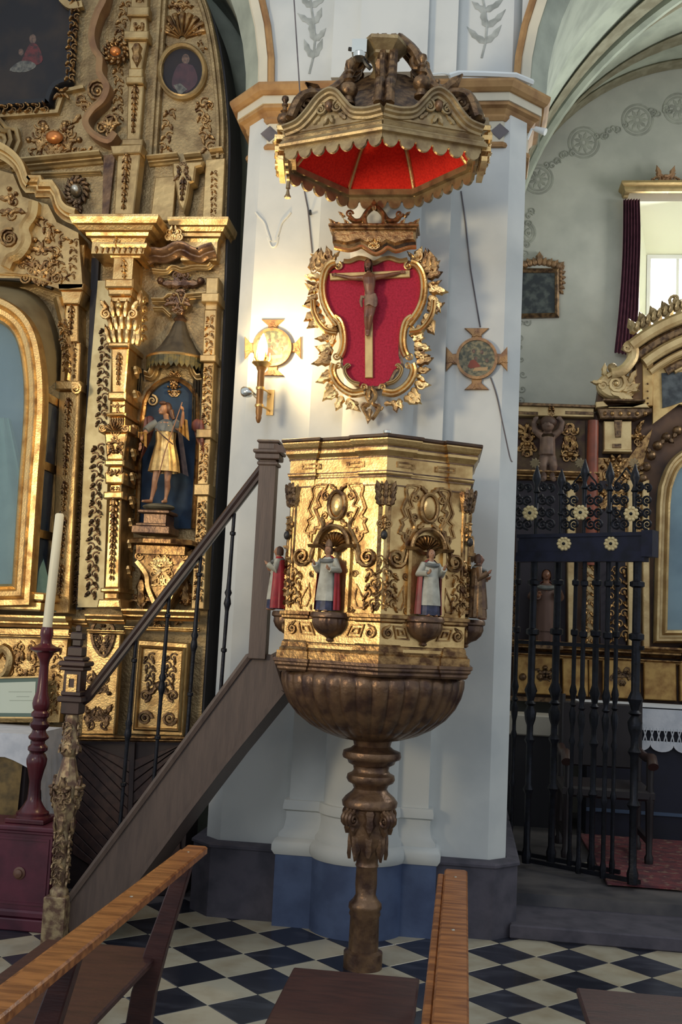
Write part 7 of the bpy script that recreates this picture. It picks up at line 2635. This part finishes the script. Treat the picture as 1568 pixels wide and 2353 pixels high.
MB().ell(FR.pt(*R3(352, 905), 0.06), 0.042, 12, 8).build('ball_finial', GOLDR, r2)
mb = MB()
mb.tube([FR.pt(*R3(352, 940), 0.06), FR.pt(*R3(350, 985), 0.06)], [0.02, 0.035], 10)
mb.build('finial_neck', GOLDR, r2)
mb = MB()
mb.prism(FR, [R3(*p) for p in ((650, 700), (720, 740), (735, 1320), (600, 1310), (640, 1000))], -0.02, 0.03, 0.0)
mb.build('brown_return', mat('brown_glaze', srgb(110, 78, 46), 0.5, 0.2), r2, smooth=False)
# segmental pediment: concentric moulded bands
CXp, CYp = 1690, 1105


def parc(r0, a0=radians(188), a1=radians(300), k=26):
    return arc(CXp, CYp, r0, r0, a0, a1, k)


def ang_of(px, py):
    return atan2(py - CYp, px - CXp)


for r_in, w_, d_, m in ((388, 0.10, 0.16, G2), (362, 0.085, 0.10, GOLDD), (340, 0.09, 0.13, G2), (316, 0.055, 0.09, G2), (296, 0.07, 0.06, GOLDD), (284, 0.03, 0.08, G2)):
    pts = [p for p in parc(r_in, radians(180), radians(300), 40) if p[0] > 1340 + (560 if r_in > 350 else 700) * 0.187 and p[1] < 860]
    if len(pts) < 3:
        continue
    mb = MB()
    mb.sweep(FR, pts, [(-w_ / 2, 0), (-w_ / 2, d_ * 0.8), (-w_ / 4, d_), (w_ / 4, d_), (w_ / 2, d_ * 0.85), (w_ / 2, 0)])
    mb.build('pediment_band', m, r2, ang=30)
mb = MB()
pts = [p for p in parc(412, radians(180), radians(300), 60) if p[0] > 1455]
for i in range(0, len(pts), 1):
    x, y = pts[i]
    mb.leaf(FR, x, y + 8, -pi / 2 + (0.7 if i % 2 else -0.5), 38, 26, 0.06, 0.06)
    mb.leaf(FR, x, y + 4, -pi / 2 + 0.1, 24, 18, 0.09, 0.05)
mb.scroll(FR, 1548, 695, 16, 0.06, 0, 1.6, 1, 5)
mb.build('crest_foliage', GOLDR, r2, split=False)
# cream panels, inset painting
mb = MB()
mb.prism(FR, [(1475, 812), (1500, 828), (1498, 935), (1476, 935)], -0.02, 0.05, 0.004)
mb.prism(FR, [(1500, 855), (1530, 835), (1640, 800), (1640, 945), (1560, 930), (1500, 975)], -0.02, 0.03)
mb.build('cream_panel', mat('cream_gilt', srgb(206, 176, 118), 0.5, 0.2, srgb(176, 140, 84), 10), r2, smooth=False)
MB().prism(FR, [(1519, 860), (1560, 858), (1640, 850), (1640, 935), (1568, 925), (1540, 935), (1521, 940)], 0.03, 0.04).build('inset_painting', mat('grey_blue_painting', srgb(74, 80, 84), 0.5, 0, srgb(36, 42, 48), 12, lo=0.4, hi=0.6), r2, smooth=False)
for y in (842, 852, 885, 902, 918, 930):
    MB().boss(FR, 1487, y, 2.6, 2.6, 0.05, 0.012, 6).build('stud', GOLDD, r2)
# arched frame of the glass case
inn2 = [(1500, 1478), (1504, 1300), (1508, 1160)] + smooth_path([(1512, 1120), (1530, 1072), (1560, 1040), (1610, 1018), (1680, 1010), (1760, 1030)], 4) + [(1800, 1100), (1800, 1478)]
mb = MB()
mb.sweep(FR, inn2, [(0.0, 0), (0.0, 0.05), (0.02, 0.09), (0.04, 0.09), (0.05, 0.06), (0.07, 0.06), (0.09, 0.10), (0.11, 0.09), (0.12, 0.0)], closed=True)
mb.build('arched_frame', G2, r2, ang=30)
mb = MB()
P2 = [(1470, 1180)] + smooth_path([(1474, 1110), (1490, 1060), (1520, 1015), (1570, 985), (1640, 970)], 4)
for i in range(0, len(P2), 2):
    mb.boss(FR, P2[i][0], P2[i][1], 12, 12, 0.02, 0.06, 8)
    mb.leaf(FR, P2[i][0], P2[i][1], i * 0.7, 22, 16, 0.03, 0.04)
mb.build('carved_garland', GOLDD, r2)
MB().prism(FR, inn2, -0.02, 0.02).build('case_glass', mat('grey_blue_glass', srgb(112, 138, 152), 0.08, 0.0, srgb(92, 116, 132), 3, spec=0.6), r2, smooth=False)
mb = MB()
mb.prism(FR, [(1374, 1052), (1446, 1052), (1470, 1020), (1500, 985), (1480, 1060), (1472, 1300), (1374, 1300)], -0.03, 0.0)
mb.build('gilt_field', GOLDO, r2, smooth=False)
mb = MB()
carve(mb, FR, 1415, 1075, 34, 22, 0.0, 120, 18, 20, 0.05)
carve(mb, FR, 1462, 1000, 16, 24, 0.0, 121, 12, 16, 0.05, sym=False)
carve(mb, FR, 1420, 1140, 40, 30, 0.0, 122, 20, 22, 0.05)
carve(mb, FR, 1462, 1120, 12, 50, 0.0, 123, 14, 16, 0.05)
mb.build('carved_foliage', GOLDO, r2)
# flanking pilasters, lower niche, predella
mb = MB()
for a, b, m in ((1302, 1322, 1), (1345, 1362, 1), (1440, 1462, 1), (1474, 1490, 1)):
    mb.prism(FR, [(a, 1105), (b, 1105), (b + 2, 1490), (a + 2, 1490)], -0.02, 0.06, 0.008)
mb.build('gilt_pilaster', G2, r2, smooth=False)
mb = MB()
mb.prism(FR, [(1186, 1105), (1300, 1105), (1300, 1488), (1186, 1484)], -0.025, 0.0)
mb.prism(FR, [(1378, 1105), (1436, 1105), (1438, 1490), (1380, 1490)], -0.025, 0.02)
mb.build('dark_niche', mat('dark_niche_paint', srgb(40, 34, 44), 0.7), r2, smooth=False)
mb = MB()
strip(mb, FR, (1350, 1290), (1352, 1480), 26, 0.06, 104, 1, 20, 0.04)
strip(mb, FR, (1425, 1300), (1430, 1470), 30, 0.02, 105, 1, 22, 0.05)
strip(mb, FR, (1408, 1300), (1410, 1480), 26, 0.02, 106, 1, 20, 0.04)
strip(mb, FR, (1180, 1290), (1178, 1470), 12, 0.02, 107, 1, 9, 0.03)
mb.build('running_foliage', GOLDO, r2)
mb = MB()
for yy, pr_ in ((1500, 1.6), (1516, 0.7)):
    cornice(mb, FR, 1140, yy - 8, 1560, yy + 14, scaled(CORN, pr_, pr_ * 1.3))
    cornice(mb, FR, 1562, yy + 8, 1800, yy + 20, scaled(CORN, pr_, pr_ * 1.6))
cornice(mb, FR, 1140, 1100, 1375, 1108, scaled(CORN, 1.2, 1.2))
mb.build('predella_cornice', GOLDO, r2, smooth=False)
mb = MB()
for a, b in ((1180, 1285), (1292, 1350), (1352, 1368), (1384, 1470), (1478, 1552), (1560, 1700)):
    mb.prism(FR, [(a, 1506 + (a - 1180) * 0.04), (b, 1506 + (b - 1180) * 0.04), (b + 1, 1592 + (b - 1180) * 0.05), (a + 1, 1592 + (a - 1180) * 0.05)], -0.02, 0.05, 0.008)
mb.build('predella_panel', mat('ochre_panel', srgb(196, 156, 90), 0.45, 0.35, srgb(150, 108, 56), 12), r2, smooth=False)
mb = MB()
carve(mb, FR, 1252, 1545, 22, 16, 0.05, 108, 10, 14, 0.03)
carve(mb, FR, 1428, 1555, 24, 20, 0.05, 109, 12, 14, 0.03)
mb.build('carved_foliage', GOLDD, r2)
for x in (1201, 1242):
    MB().boss(FR, x, 1555, 9, 9, 0.05, 0.03, 10).build('dark_knob', GOLDD, r2)
mb = MB()
mb.prism(FR, [(1140, 1596), (1800, 1630), (1800, 1640), (1140, 1606)], -0.05, 0.08)
mb.build('base_moulding', GOLDD, r2, smooth=False)
finish_root(r2)


# cherub caryatid
def small_body(root, f, n, s, pts, mat_, vox, head):
    mb = MB()
    for path, rad in pts:
        mb.tube([f.pt(x, y, n + dn) for x, y, dn in path], [r * s for r in rad], 10)
    for (x, y, dn, rx_, rz_) in head:
        mb.ell(f.pt(x, y, n + dn), (rx_ * s, rx_ * s, rz_ * s), 12, 8)
    return fuse(mb, 'body', mat_, vox, root, 3)


ch = empty('cherub_figure', FR.pt(1256, 1090), 'small naked cherub holding up the entablature behind the iron gate', 'statue')
arms = []
pts = [([(1257, 1010, .06), (1257, 1030, .07), (1256, 1050, .07)], [17, 18, 19]),
       ([(1257, 1000, .06), (1257, 990, .07)], [9, 8]),
       ([(1243, 1004, .06), (1228, 992, .07), (1226, 975, .08), (1232, 966, .08)], [9, 7.5, 6, 5]),
       ([(1271, 1004, .06), (1287, 992, .07), (1291, 974, .08), (1284, 966, .08)], [9, 7.5, 6, 5]),
       ([(1249, 1055, .07), (1246, 1075, .09), (1249, 1095, .07), (1250, 1102, .07), (1246, 1106, .1)], [12, 10, 7, 6, 6]),
       ([(1265, 1055, .07), (1270, 1075, .09), (1268, 1095, .07), (1268, 1102, .07), (1272, 1106, .1)], [12, 10, 7, 6, 6])]
for hx in (1232, 1284):
    for q in range(4):
        pts.append(([(hx - 4 + q * 2.6, 967, .085), (hx - 4 + q * 2.6, 961, .09)], [1.6, 1.3]))
    pts.append(([(hx - 5, 969, .085), (hx - 8, 965, .095)], [1.7, 1.3]))
small_body(ch, FR, 0.0, FR.s, pts, mat('grey_brown_flesh_paint', srgb(118, 92, 76), 0.6, 0, srgb(84, 64, 56), 14), 0.007, [(1258, 980, .09, 15, 17), (1258, 984, .145, 3, 3.5)])  # mottled grey-brown flesh tone for the cherub
mb = MB()
mb.ell(FR.pt(1259, 975, 0.08), (19 * FR.s, 18 * FR.s, 15 * FR.s), 14, 8)
mb.build('hair', HAIRM, ch)
finish_root(ch)
# standing saint in the dark lower niche
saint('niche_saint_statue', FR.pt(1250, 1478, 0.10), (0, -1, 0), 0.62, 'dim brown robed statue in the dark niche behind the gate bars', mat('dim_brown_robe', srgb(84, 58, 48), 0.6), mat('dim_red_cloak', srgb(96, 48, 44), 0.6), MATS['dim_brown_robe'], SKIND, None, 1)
del bpy.data.objects['niche_saint_statue']['group']
MB().box((FR.pt(1215, 1480).x, YR - 0.2, FR.pt(1250, 1482).z - 0.03), (FR.pt(1290, 1480).x, YR, FR.pt(1250, 1478).z)).build('niche_shelf', GOLDD, r2, smooth=False).matrix_parent_inverse = Matrix.Translation(-Vector(r2.location))

# ---- altar of the right chapel with lace cloth
A0, A1, AZ2 = 8.2, 8.75, 1.125
al2 = empty('chapel_altar', (1.8, 8.5, 0.14), 'dark draped altar table in the right side chapel', 'table')
mb = MB()
mb.box((0.95, A0 + 0.02, 0.14), (3.4, A1, AZ2 - 0.01))
mb.build('altar_body', mat('navy_altar_front', srgb(26, 28, 46), 0.7, 0, srgb(20, 20, 32), 6), al2, smooth=False)
zl = PY(1530, 1872, A0).z
MB().box((0.95, A0 + 0.005, zl - 0.012), (3.4, A0 + 0.02, zl + 0.012)).build('blue_braid', mat('blue_braid', srgb(66, 84, 110), 0.6), al2, smooth=False)
finish_root(al2)
lc = empty('lace_altar_cloth', (1.8, A0, AZ2), 'white altar cloth with scalloped lace border in the right chapel', 'tablecloth')
z1 = PY(1500, 1672, A0).z
mb = MB()
mb.box((0.9, A0 - 0.008, AZ2 - 0.008), (3.45, A1, AZ2 + 0.004))
mb.box((0.9, A0 - 0.008, z1), (3.45, A0 - 0.002, AZ2))
mb.build('linen_sheet', CLOTH, lc, smooth=False, split=False)
fz = MF((0, A0 - 0.006, 0), (1, 0, 0), (0, 0, 1), (0, -1, 0))
mb = MB()
x = 0.9
zt2, zb2 = z1, PY(1500, 1706, A0).z
mb.box((0.9, A0 - 0.008, zt2 - 0.02), (3.45, A0 - 0.002, zt2))
mb.box((0.9, A0 - 0.008, zb2 - 0.012), (3.45, A0 - 0.002, zb2 + 0.012))
x = 0.92
while x < 3.43:
    for sg in (-1, 1):
        mb.tube([fz.pt(x + sg * 0.012 * cos(t * 3.14), zt2 + (zb2 - zt2) * t, 0.002) for t in (0, 0.25, 0.5, 0.75, 1)], 0.0045, 4)
    x += 0.05
mb.build('openwork_lace', CLOTH, lc, split=False)
mb = MB()
x = 0.9
while x < 3.4:
    pts = [(x, zb2 + 0.005), (x + 0.17, zb2 + 0.005)] + arc(x + 0.085, zb2 - 0.012, 0.085, 0.055, 0, -pi, 10)
    mb.prism(fz, pts, 0.0, 0.004)
    x += 0.17
sc_ = mb.build('scalloped_lace_edge', CLOTH, lc, smooth=False, split=False)
finish_root(lc)
# second, lower covered shelf at the left
tag(MB().box((0.30, 8.45, 0.84), (0.88, 8.8, 1.0), 0.01).build('covered_side_shelf', mat('grey_cover', srgb(170, 164, 152), 0.8), None, smooth=False), 'pale grey covered shelf beside the chapel altar, seen through the gate', 'shelf')
tag(MB().box((0.32, 8.47, 0.14), (0.86, 8.8, 0.84)).build('side_shelf_base', mat('dark_shelf_base', srgb(30, 28, 34), 0.7), None, smooth=False), 'dark cabinet under the pale covered shelf behind the gate', 'cabinet')

# ---- curtain, pelmet, picture
FBk = PF(BACKY)
pm = empty('window_pelmet', FBk.pt(1500, 450), 'gilded wooden pelmet with carved crest above the chapel window', 'pelmet')
mb = MB()
a, b = FBk.pt(1432, 452), FBk.pt(1700, 452)
mb.sweep(PLAN, [(a.x, BACKY - 0.002), (a.x, BACKY - 0.16), (b.x, BACKY - 0.16), (b.x, BACKY - 0.002)], [(0.04, a.z - 0.02), (-0.0, a.z - 0.02), (-0.012, a.z + 0.0), (-0.012, a.z + 0.02), (-0.04, a.z + 0.045), (-0.04, a.z + 0.065), (0.04, a.z + 0.065)])
mb.box((a.x, BACKY - 0.16, a.z + 0.04), (b.x, BACKY - 0.002, a.z + 0.06))
mb.build('moulded_board', GOLDP, pm, smooth=False, split=False)
mb = MB()
carve(mb, PF(BACKY - 0.12), 1530, 418, 30, 14, 0.0, 111, 16, 18, 0.04)
mb.leaf(PF(BACKY - 0.12), 1530, 438, -pi / 2, 36, 34, 0.0, 0.04)
for k_ in range(7):
    mb.leaf(PF(BACKY - 0.12), 1500 + k_ * 11, 438, -pi / 2 + (k_ - 3) * 0.25, 30, 18, 0.0, 0.05)
mb.build('carved_crest', mat('rosy_gilt', (0.42, 0.24, 0.13, 1), 0.5, 0.4), pm, split=False)
finish_root(pm)
cu = MB()
FCu = PF(BACKY - 0.08)
rows = []
for j in range(12):
    t = j / 11
    y = 458 + 352 * t
    xl = 1432 - 20 * t + 6 * sin(pi * t)
    xr = 1470 + 2 * sin(t * 7) - 36 * max(0, t - 0.7)
    rows.append([FCu.pt(xl + (xr - xl) * i / 24, y + (8 * (i / 24) if j == 11 else 0), 0.022 * cos(i * 1.55 + t)) for i in range(25)])
cu.quadgrid(rows)
tag(cu.build('window_curtain', MAROON, fixn=False), 'maroon curtain hanging at the left of the chapel window', 'curtain')
pc_ = empty('framed_painting', FBk.pt(1238, 728), 'small dark painting in a carved gilt frame on the chapel back wall', 'painting')
q = [(1196, 628), (1276, 628), (1276, 722), (1196, 724)]
MB().prism(FBk, q, 0.002, 0.02).build('canvas', mat('dusky_painting', srgb(38, 44, 50), 0.5, 0, srgb(78, 84, 82), 14, lo=0.45, hi=0.62), pc_, smooth=False)
mb = MB()
mb.sweep(FBk, inset(q, -4), [(-0.02, 0.0), (-0.02, 0.03), (0.0, 0.045), (0.02, 0.03), (0.02, 0.0)], closed=True)
mb.build('frame_moulding', GOLDD, pc_, smooth=False)
mb = MB()
for i in range(9):
    x = 1196 + i * 11
    mb.boss(FBk, x, 612 - 10 * sin(pi * i / 8), 9, 9, 0.0, 0.04, 8)
    mb.leaf(FBk, x, 616 - 6 * sin(pi * i / 8), -pi / 2 + (i - 4) * 0.2, 18, 14, 0.01, 0.04)
mb.leaf(FBk, 1240, 606, -pi / 2, 26, 20, 0.01, 0.05)
for i in range(6):
    mb.leaf(FBk, 1286, 620 + i * 9, -0.6 + i * 0.3, 15, 12, 0.0, 0.035)
    mb.boss(FBk, 1288, 616 + i * 9, 5, 5, 0.0, 0.035, 6)
mb.build('carved_crest', mat('brown_carved_gilt', (0.34, 0.2, 0.1, 1), 0.5, 0.45, (0.2, 0.12, 0.07, 1), 20), pc_, split=False)
finish_root(pc_)

# ---- carpet and dark armchair
cp = MB()
cp.box((0.9, 6.62, CHF + 0.012), (3.3, 8.19, CHF + 0.026))
carpet = tag(cp.build('carpet', mat('red_patterned_carpet', srgb(112, 54, 58), 0.95, 0, srgb(74, 44, 52), 12, 0.3, 90, col3=srgb(128, 104, 90), scale3=18), None, smooth=False), 'worn red patterned carpet on the chapel floor behind the gate', 'carpet')
DCH = mat('dark_chair_wood', srgb(34, 25, 27), 0.45, 0, srgb(24, 19, 22), 8)
ac = empty('armchair', (0.98, 7.5, CHF + 0.026), 'dark carved wooden armchair behind the iron gate', 'chair')
ax0, ay0, az0 = 0.98, 7.5, CHF + 0.026
for sx in (-1, 1):
    for sy in (-1, 1):
        mb = MB()
        h_ = 0.66 if sy < 0 else 1.05
        pr = [(0.0, .028), (0.04, .03), (0.06, .02), (0.2, .024), (0.38, .028), (0.42, .034), (0.5, .022), (0.62, .026), (h_, .024)]
        mb.tube([Vector((ax0 + sx * 0.27, ay0 + sy * 0.24, az0 + z)) for z, r in pr], [r for z, r in pr], 8)
        mb.build('leg', DCH, ac)
    mb = MB()
    mb.tube([Vector((ax0 + sx * 0.27, ay0 + 0.24, az0 + 0.68)), Vector((ax0 + sx * 0.28, ay0, az0 + 0.66)), Vector((ax0 + sx * 0.28, ay0 - 0.24, az0 + 0.68)), Vector((ax0 + sx * 0.28, ay0 - 0.30, az0 + 0.63))], [0.028, 0.03, 0.034, 0.036], 10)
    mb.build('armrest', mat('armrest_wood', srgb(60, 40, 36), 0.4), ac)
    MB().beam((ax0 + sx * 0.27, ay0 - 0.24, az0 + 0.14), (ax0 + sx * 0.27, ay0 + 0.24, az0 + 0.14), 0.03, 0.04).build('stretcher', DCH, ac, smooth=False)
MB().box((ax0 - 0.30, ay0 - 0.27, az0 + 0.40), (ax0 + 0.30, ay0 + 0.26, az0 + 0.47), 0.015).build('seat', mat('dark_leather', srgb(34, 25, 28), 0.55), ac, smooth=False)
MB().box((ax0 - 0.26, ay0 + 0.22, az0 + 0.55), (ax0 + 0.26, ay0 + 0.26, az0 + 1.0), 0.01).build('backrest', MATS['dark_leather'], ac, smooth=False)
finish_root(ac)

# ================================================================== WROUGHT IRON GATE (two folded leaves)
GA, GB = Vector((0.40, 7.0, 0)), Vector((1.145, 6.54, 0))
gd = (GB - GA).normalized()
gn = Vector((gd.y, -gd.x, 0))
gn = gn if gn.y < 0 else -gn
ZG0 = CHF + 0.03


def bar(mb, f, x, y0, y1, r, thick, n=0.0):
    """turned iron bar between two photo heights on the leaf plane"""
    a, b = f.pt(x, y0, n), f.pt(x + 6, y1, n)
    b = Vector((a.x, a.y, ZG0))
    L = a.z - b.z
    zs = [(0.0, 1.3), (0.03, 1.5), (0.05, 1.0), (0.22, 1.0), (0.235, 1.7), (0.25, 1.0), (0.38, 1.0), (0.395, 1.7), (0.41, 1.0), (0.44, 1.0), (0.46, 1.6), (0.485, 1.9), (0.505, 1.0), (0.512, 1.8), (0.522, 1.0), (0.535, 1.3), (0.555, 2.0), (0.58, 1.1), (0.68, 1.15), (0.735, 1.1), (0.74, 2.0), (0.755, 2.0), (0.76, 1.1), (0.90, 1.05), (0.905, 1.9), (0.918, 1.9), (0.923, 1.05), (1.0, 1.1)]
    mb.tube([Vector((b.x, b.y, b.z + L * t)) for t, q in zs], [r * q for t, q in zs], 8)
    return a, b


def rosette(f, x, y, r, n, parent):
    mb = MB()
    mb.boss(f, x, y, r * 0.7, r * 0.7, n, 0.006, 16)
    for k_ in range(10):
        mb.boss(f, x + r * 0.74 * cos(2 * pi * k_ / 10), y + r * 0.74 * sin(2 * pi * k_ / 10), r * 0.27, r * 0.27, n, 0.010, 8)
    mb.build('rosette', mat('cream_tin_flower', srgb(222, 200, 150), 0.5, 0.2), parent, split=False)
    MB().boss(f, x, y, r * 0.22, r * 0.22, n + 0.006, 0.012, 8).build('rosette_boss', IRON, parent)


def gate(name, label, off, xs_t, flowers, crest):
    f = PF(O=GA + gn * off, N=gn)
    g = empty(name, (GA + gn * off) + Vector((0, 0, CHF)), label, 'gate', 'folded wrought iron gate leaves')
    for x, r in xs_t:
        mb = MB()
        bar(mb, f, x, 1278, 2050, r, 0)
        mb.build('bar', IRON, g)
    x0_, x1_ = min(x for x, r in xs_t) - 8, max(x for x, r in xs_t) + 14
    # bottom rail, mid rails
    a, b = f.pt(x0_, 1500), f.pt(x1_, 1500)
    for z in (ZG0 + 0.02, f.pt(1350, 1483).z):
        MB().beam(Vector((a.x, a.y, z)), Vector((b.x, b.y, z)), 0.02, 0.025).build('rail', IRON, g, smooth=False)
    return g, f


g1, f1 = gate('iron_gate_leaf', 'front leaf of the dark wrought iron gate, with two flower bosses on its wide band', 0.0, ((1229, 0.021), (1345, 0.013), (1400, 0.014), (1466, 0.024)), 0, 0)
# wide top band with mouldings
mb = MB()
a, b = f1.pt(1196, 1255), f1.pt(1482, 1255)
zt_, zb3 = f1.pt(1340, 1230).z, f1.pt(1340, 1274).z
c = (a + b) / 2
hx = (b - a) / 2
hx.z = 0
mb.obox(Vector((c.x, c.y, (zt_ + zb3) / 2)), hx, gn * 0.02, Vector((0, 0, (zt_ - zb3) / 2)))
NAVYI = mat('navy_iron', srgb(36, 38, 60), 0.5, 0.3, srgb(26, 28, 42), 12)
mb.build('top_band', NAVYI, g1, smooth=False)
for z, w_, d_ in ((zt_, 0.028, 0.012), (zb3, 0.034, 0.014), (zb3 - 0.03, 0.04, 0.018)):
    mb = MB()
    mb.obox(Vector((c.x, c.y, z)), hx * 1.03, gn * w_, Vector((0, 0, d_)))
    mb.build('band_moulding', NAVYI, g1, smooth=False)
mb = MB()
e = f1.pt(1494, 1255)
mb.obox(Vector((e.x, e.y, (zt_ + zb3) / 2)), gd * 0.035, gn * 0.05, Vector((0, 0, (zt_ - zb3) / 2 + 0.02)))
mb.build('end_block', NAVYI, g1, smooth=False)
rosette(f1, 1300, 1250, 17, 0.02, g1)
rosette(f1, 1408, 1250, 17, 0.02, g1)
# cresting: spears, C-scrolls
for x, yt in ((1229, 1070), (1286, 1078), (1340, 1055), (1398, 1062), (1456, 1066)):
    a, b = f1.pt(x, yt), f1.pt(x + 2, 1232)
    zz_ = b.z
    H_ = a.z - zz_
    mb = MB()
    mb.lathe([(0.012, 0), (0.012, H_ * 0.3), (0.022, H_ * 0.32), (0.022, H_ * 0.34), (0.014, H_ * 0.36), (0.016, H_ * 0.6), (0.026, H_ * 0.62), (0.018, H_ * 0.65), (0.012, H_ * 0.7), (0.030, H_ * 0.8), (0.026, H_ * 0.86), (0.012, H_ * 0.94), (0.003, H_)], (b.x, b.y, zz_), 10)
    mb.build('spear', IRON, g1)
for x in (1205, 1258, 1312, 1368, 1428, 1480):
    for yy, rr in ((1205, 13), (1178, 11), (1150, 12), (1120, 10)):
        for sg in (-1, 1):
            mb = MB()
            mb.scroll(f1, x + sg * 9, yy, rr, 0.0, pi / 2 * sg, 1.7, sg * (1 if yy % 4 else -1), 2.0, k=6)
            mb.build('c_scroll', IRON, g1, split=False)
for x, yy in ((1224, 1180), (1340, 1179), (1456, 1182)):
    rosette(f1, x, yy, 18, 0.03, g1)
for x in (1222, 1326, 1450):
    mb = MB()
    for k_ in range(9):
        mb.leaf(f1, x, 1062, 2 * pi * k_ / 9, 13, 8, -0.05, 0.01, lobes=False)
    mb.build('upper_flower', mat('dull_tin_flower', srgb(128, 112, 84), 0.6, 0.2), g1, split=False)
mb = MB()
for sg in (-1, 1):
    for x in (1345, 1440):
        mb.tube([f1.pt(px_, py_, 0.0) for px_, py_ in smooth_path([(x, 1075), (x + sg * 14, 1095), (x + sg * 26, 1110), (x + sg * 24, 1125), (x + sg * 14, 1122)], 4)], 0.006, 6)
mb.build('arched_scroll', IRON, g1)
finish_root(g1)
g2_, f2 = gate('iron_gate_leaf', 'rear leaf of the dark iron gate folded behind the front leaf, nearer the pier', -0.16, ((1193, 0.013), (1284, 0.022), (1325, 0.0125), (1374, 0.018), (1420, 0.0125)), 0, 0)
mb = MB()
a, b = f2.pt(1192, 1262), f2.pt(1430, 1262)
zq0, zq1 = f2.pt(1340, 1240).z, f2.pt(1340, 1282).z
c = (a + b) / 2
hx = (b - a) / 2
hx.z = 0
mb.obox(Vector((c.x, c.y, (zq0 + zq1) / 2)), hx, gn * 0.015, Vector((0, 0, (zq0 - zq1) / 2)))
mb.build('top_band', NAVYI, g2_, smooth=False)
finish_root(g2_)
# ================================================================== CHURCH BENCHES (backs towards the camera side, seats to the left)
def bench(name, xb, yend, label, rake=1.0, ynear=0.9):
    r = empty(name, (xb - 0.2, yend, 0), label, 'bench', 'wooden church benches')
    # flat top rail
    mb = MB()
    f = MF((xb, 0, 0.8), (1, 0, 0), (0, 1, 0), (0, 0, 1))
    mb.prism(f, [(-0.042, ynear), (0.036, ynear), (0.036, yend - 0.01), (0.026, yend), (-0.036, yend + 0.0), (-0.042, yend - 0.01)], -0.024, 0.0, 0.005)
    mb.build('top_rail', ORANGEW, r, smooth=False)
    mb = MB()
    mb.box((xb - 0.064, ynear, 0.752), (xb - 0.0425, yend - 0.02, 0.786), 0.004)
    mb.build('rail_edge', ORANGEW, r, smooth=False)
    # raked end posts
    for y in (yend - 0.06, yend - 1.15, yend - 2.25):
        if y < ynear:
            continue
        mb = MB()
        a0, a1 = Vector((xb - 0.19, y, 0.0)), Vector((xb - 0.015, y, 0.778))
        w = 0.035
        for_p = [(xb - 0.225, 0.0), (xb - 0.135, 0.0), (xb - 0.105, 0.30), (xb - 0.075, 0.45), (xb + 0.005, 0.778), (xb - 0.045, 0.778), (xb - 0.15, 0.45), (xb - 0.19, 0.30)]
        for_p = [(xb + (x - xb) * (rake if z < 0.7 else 1), z) for x, z in for_p]
        mb.prism(MF((0, y, 0), (1, 0, 0), (0, 0, 1), (0, -1, 0)), for_p, -0.022, 0.022, 0.004)
        mb.build('back_post', REDBROWN, r, smooth=False)
        mb = MB()
        mb.prism(MF((0, y, 0), (1, 0, 0), (0, 0, 1), (0, -1, 0)), [(xb - 0.53, 0.0), (xb - 0.46, 0.0), (xb - 0.47, 0.40), (xb - 0.52, 0.40)], -0.022, 0.022, 0.004)
        mb.build('front_leg', REDBROWN, r, smooth=False)
        MB().box((xb - 0.50, y - 0.018, 0.33), (xb - 0.12, y + 0.018, 0.395)).build('seat_bearer', REDBROWN, r, smooth=False)
    MB().box((xb - 0.555, ynear, 0.395), (xb - 0.115, yend + 0.03, 0.422), 0.006).build('seat', REDBROWN, r, smooth=False)
    # nail heads
    for y in (yend - 0.12, yend - 0.75):
        MB().ell((xb - 0.005, y, 0.8005), (0.006, 0.006, 0.0018), 8, 4).build('screw_head', CHROME, r)
    finish_root(r)
    return r


bench('church_bench', -0.93, 3.79, 'wooden bench with orange varnished top rail at lower left, before the candlestick')
bench('church_bench', 0.0, 3.72, 'wooden bench in the bottom centre, its top rail running up beside the pulpit foot', 0.42)
bench('church_bench', 0.975, 3.77, 'dark bench cut off by the lower right corner, only its seat end showing')
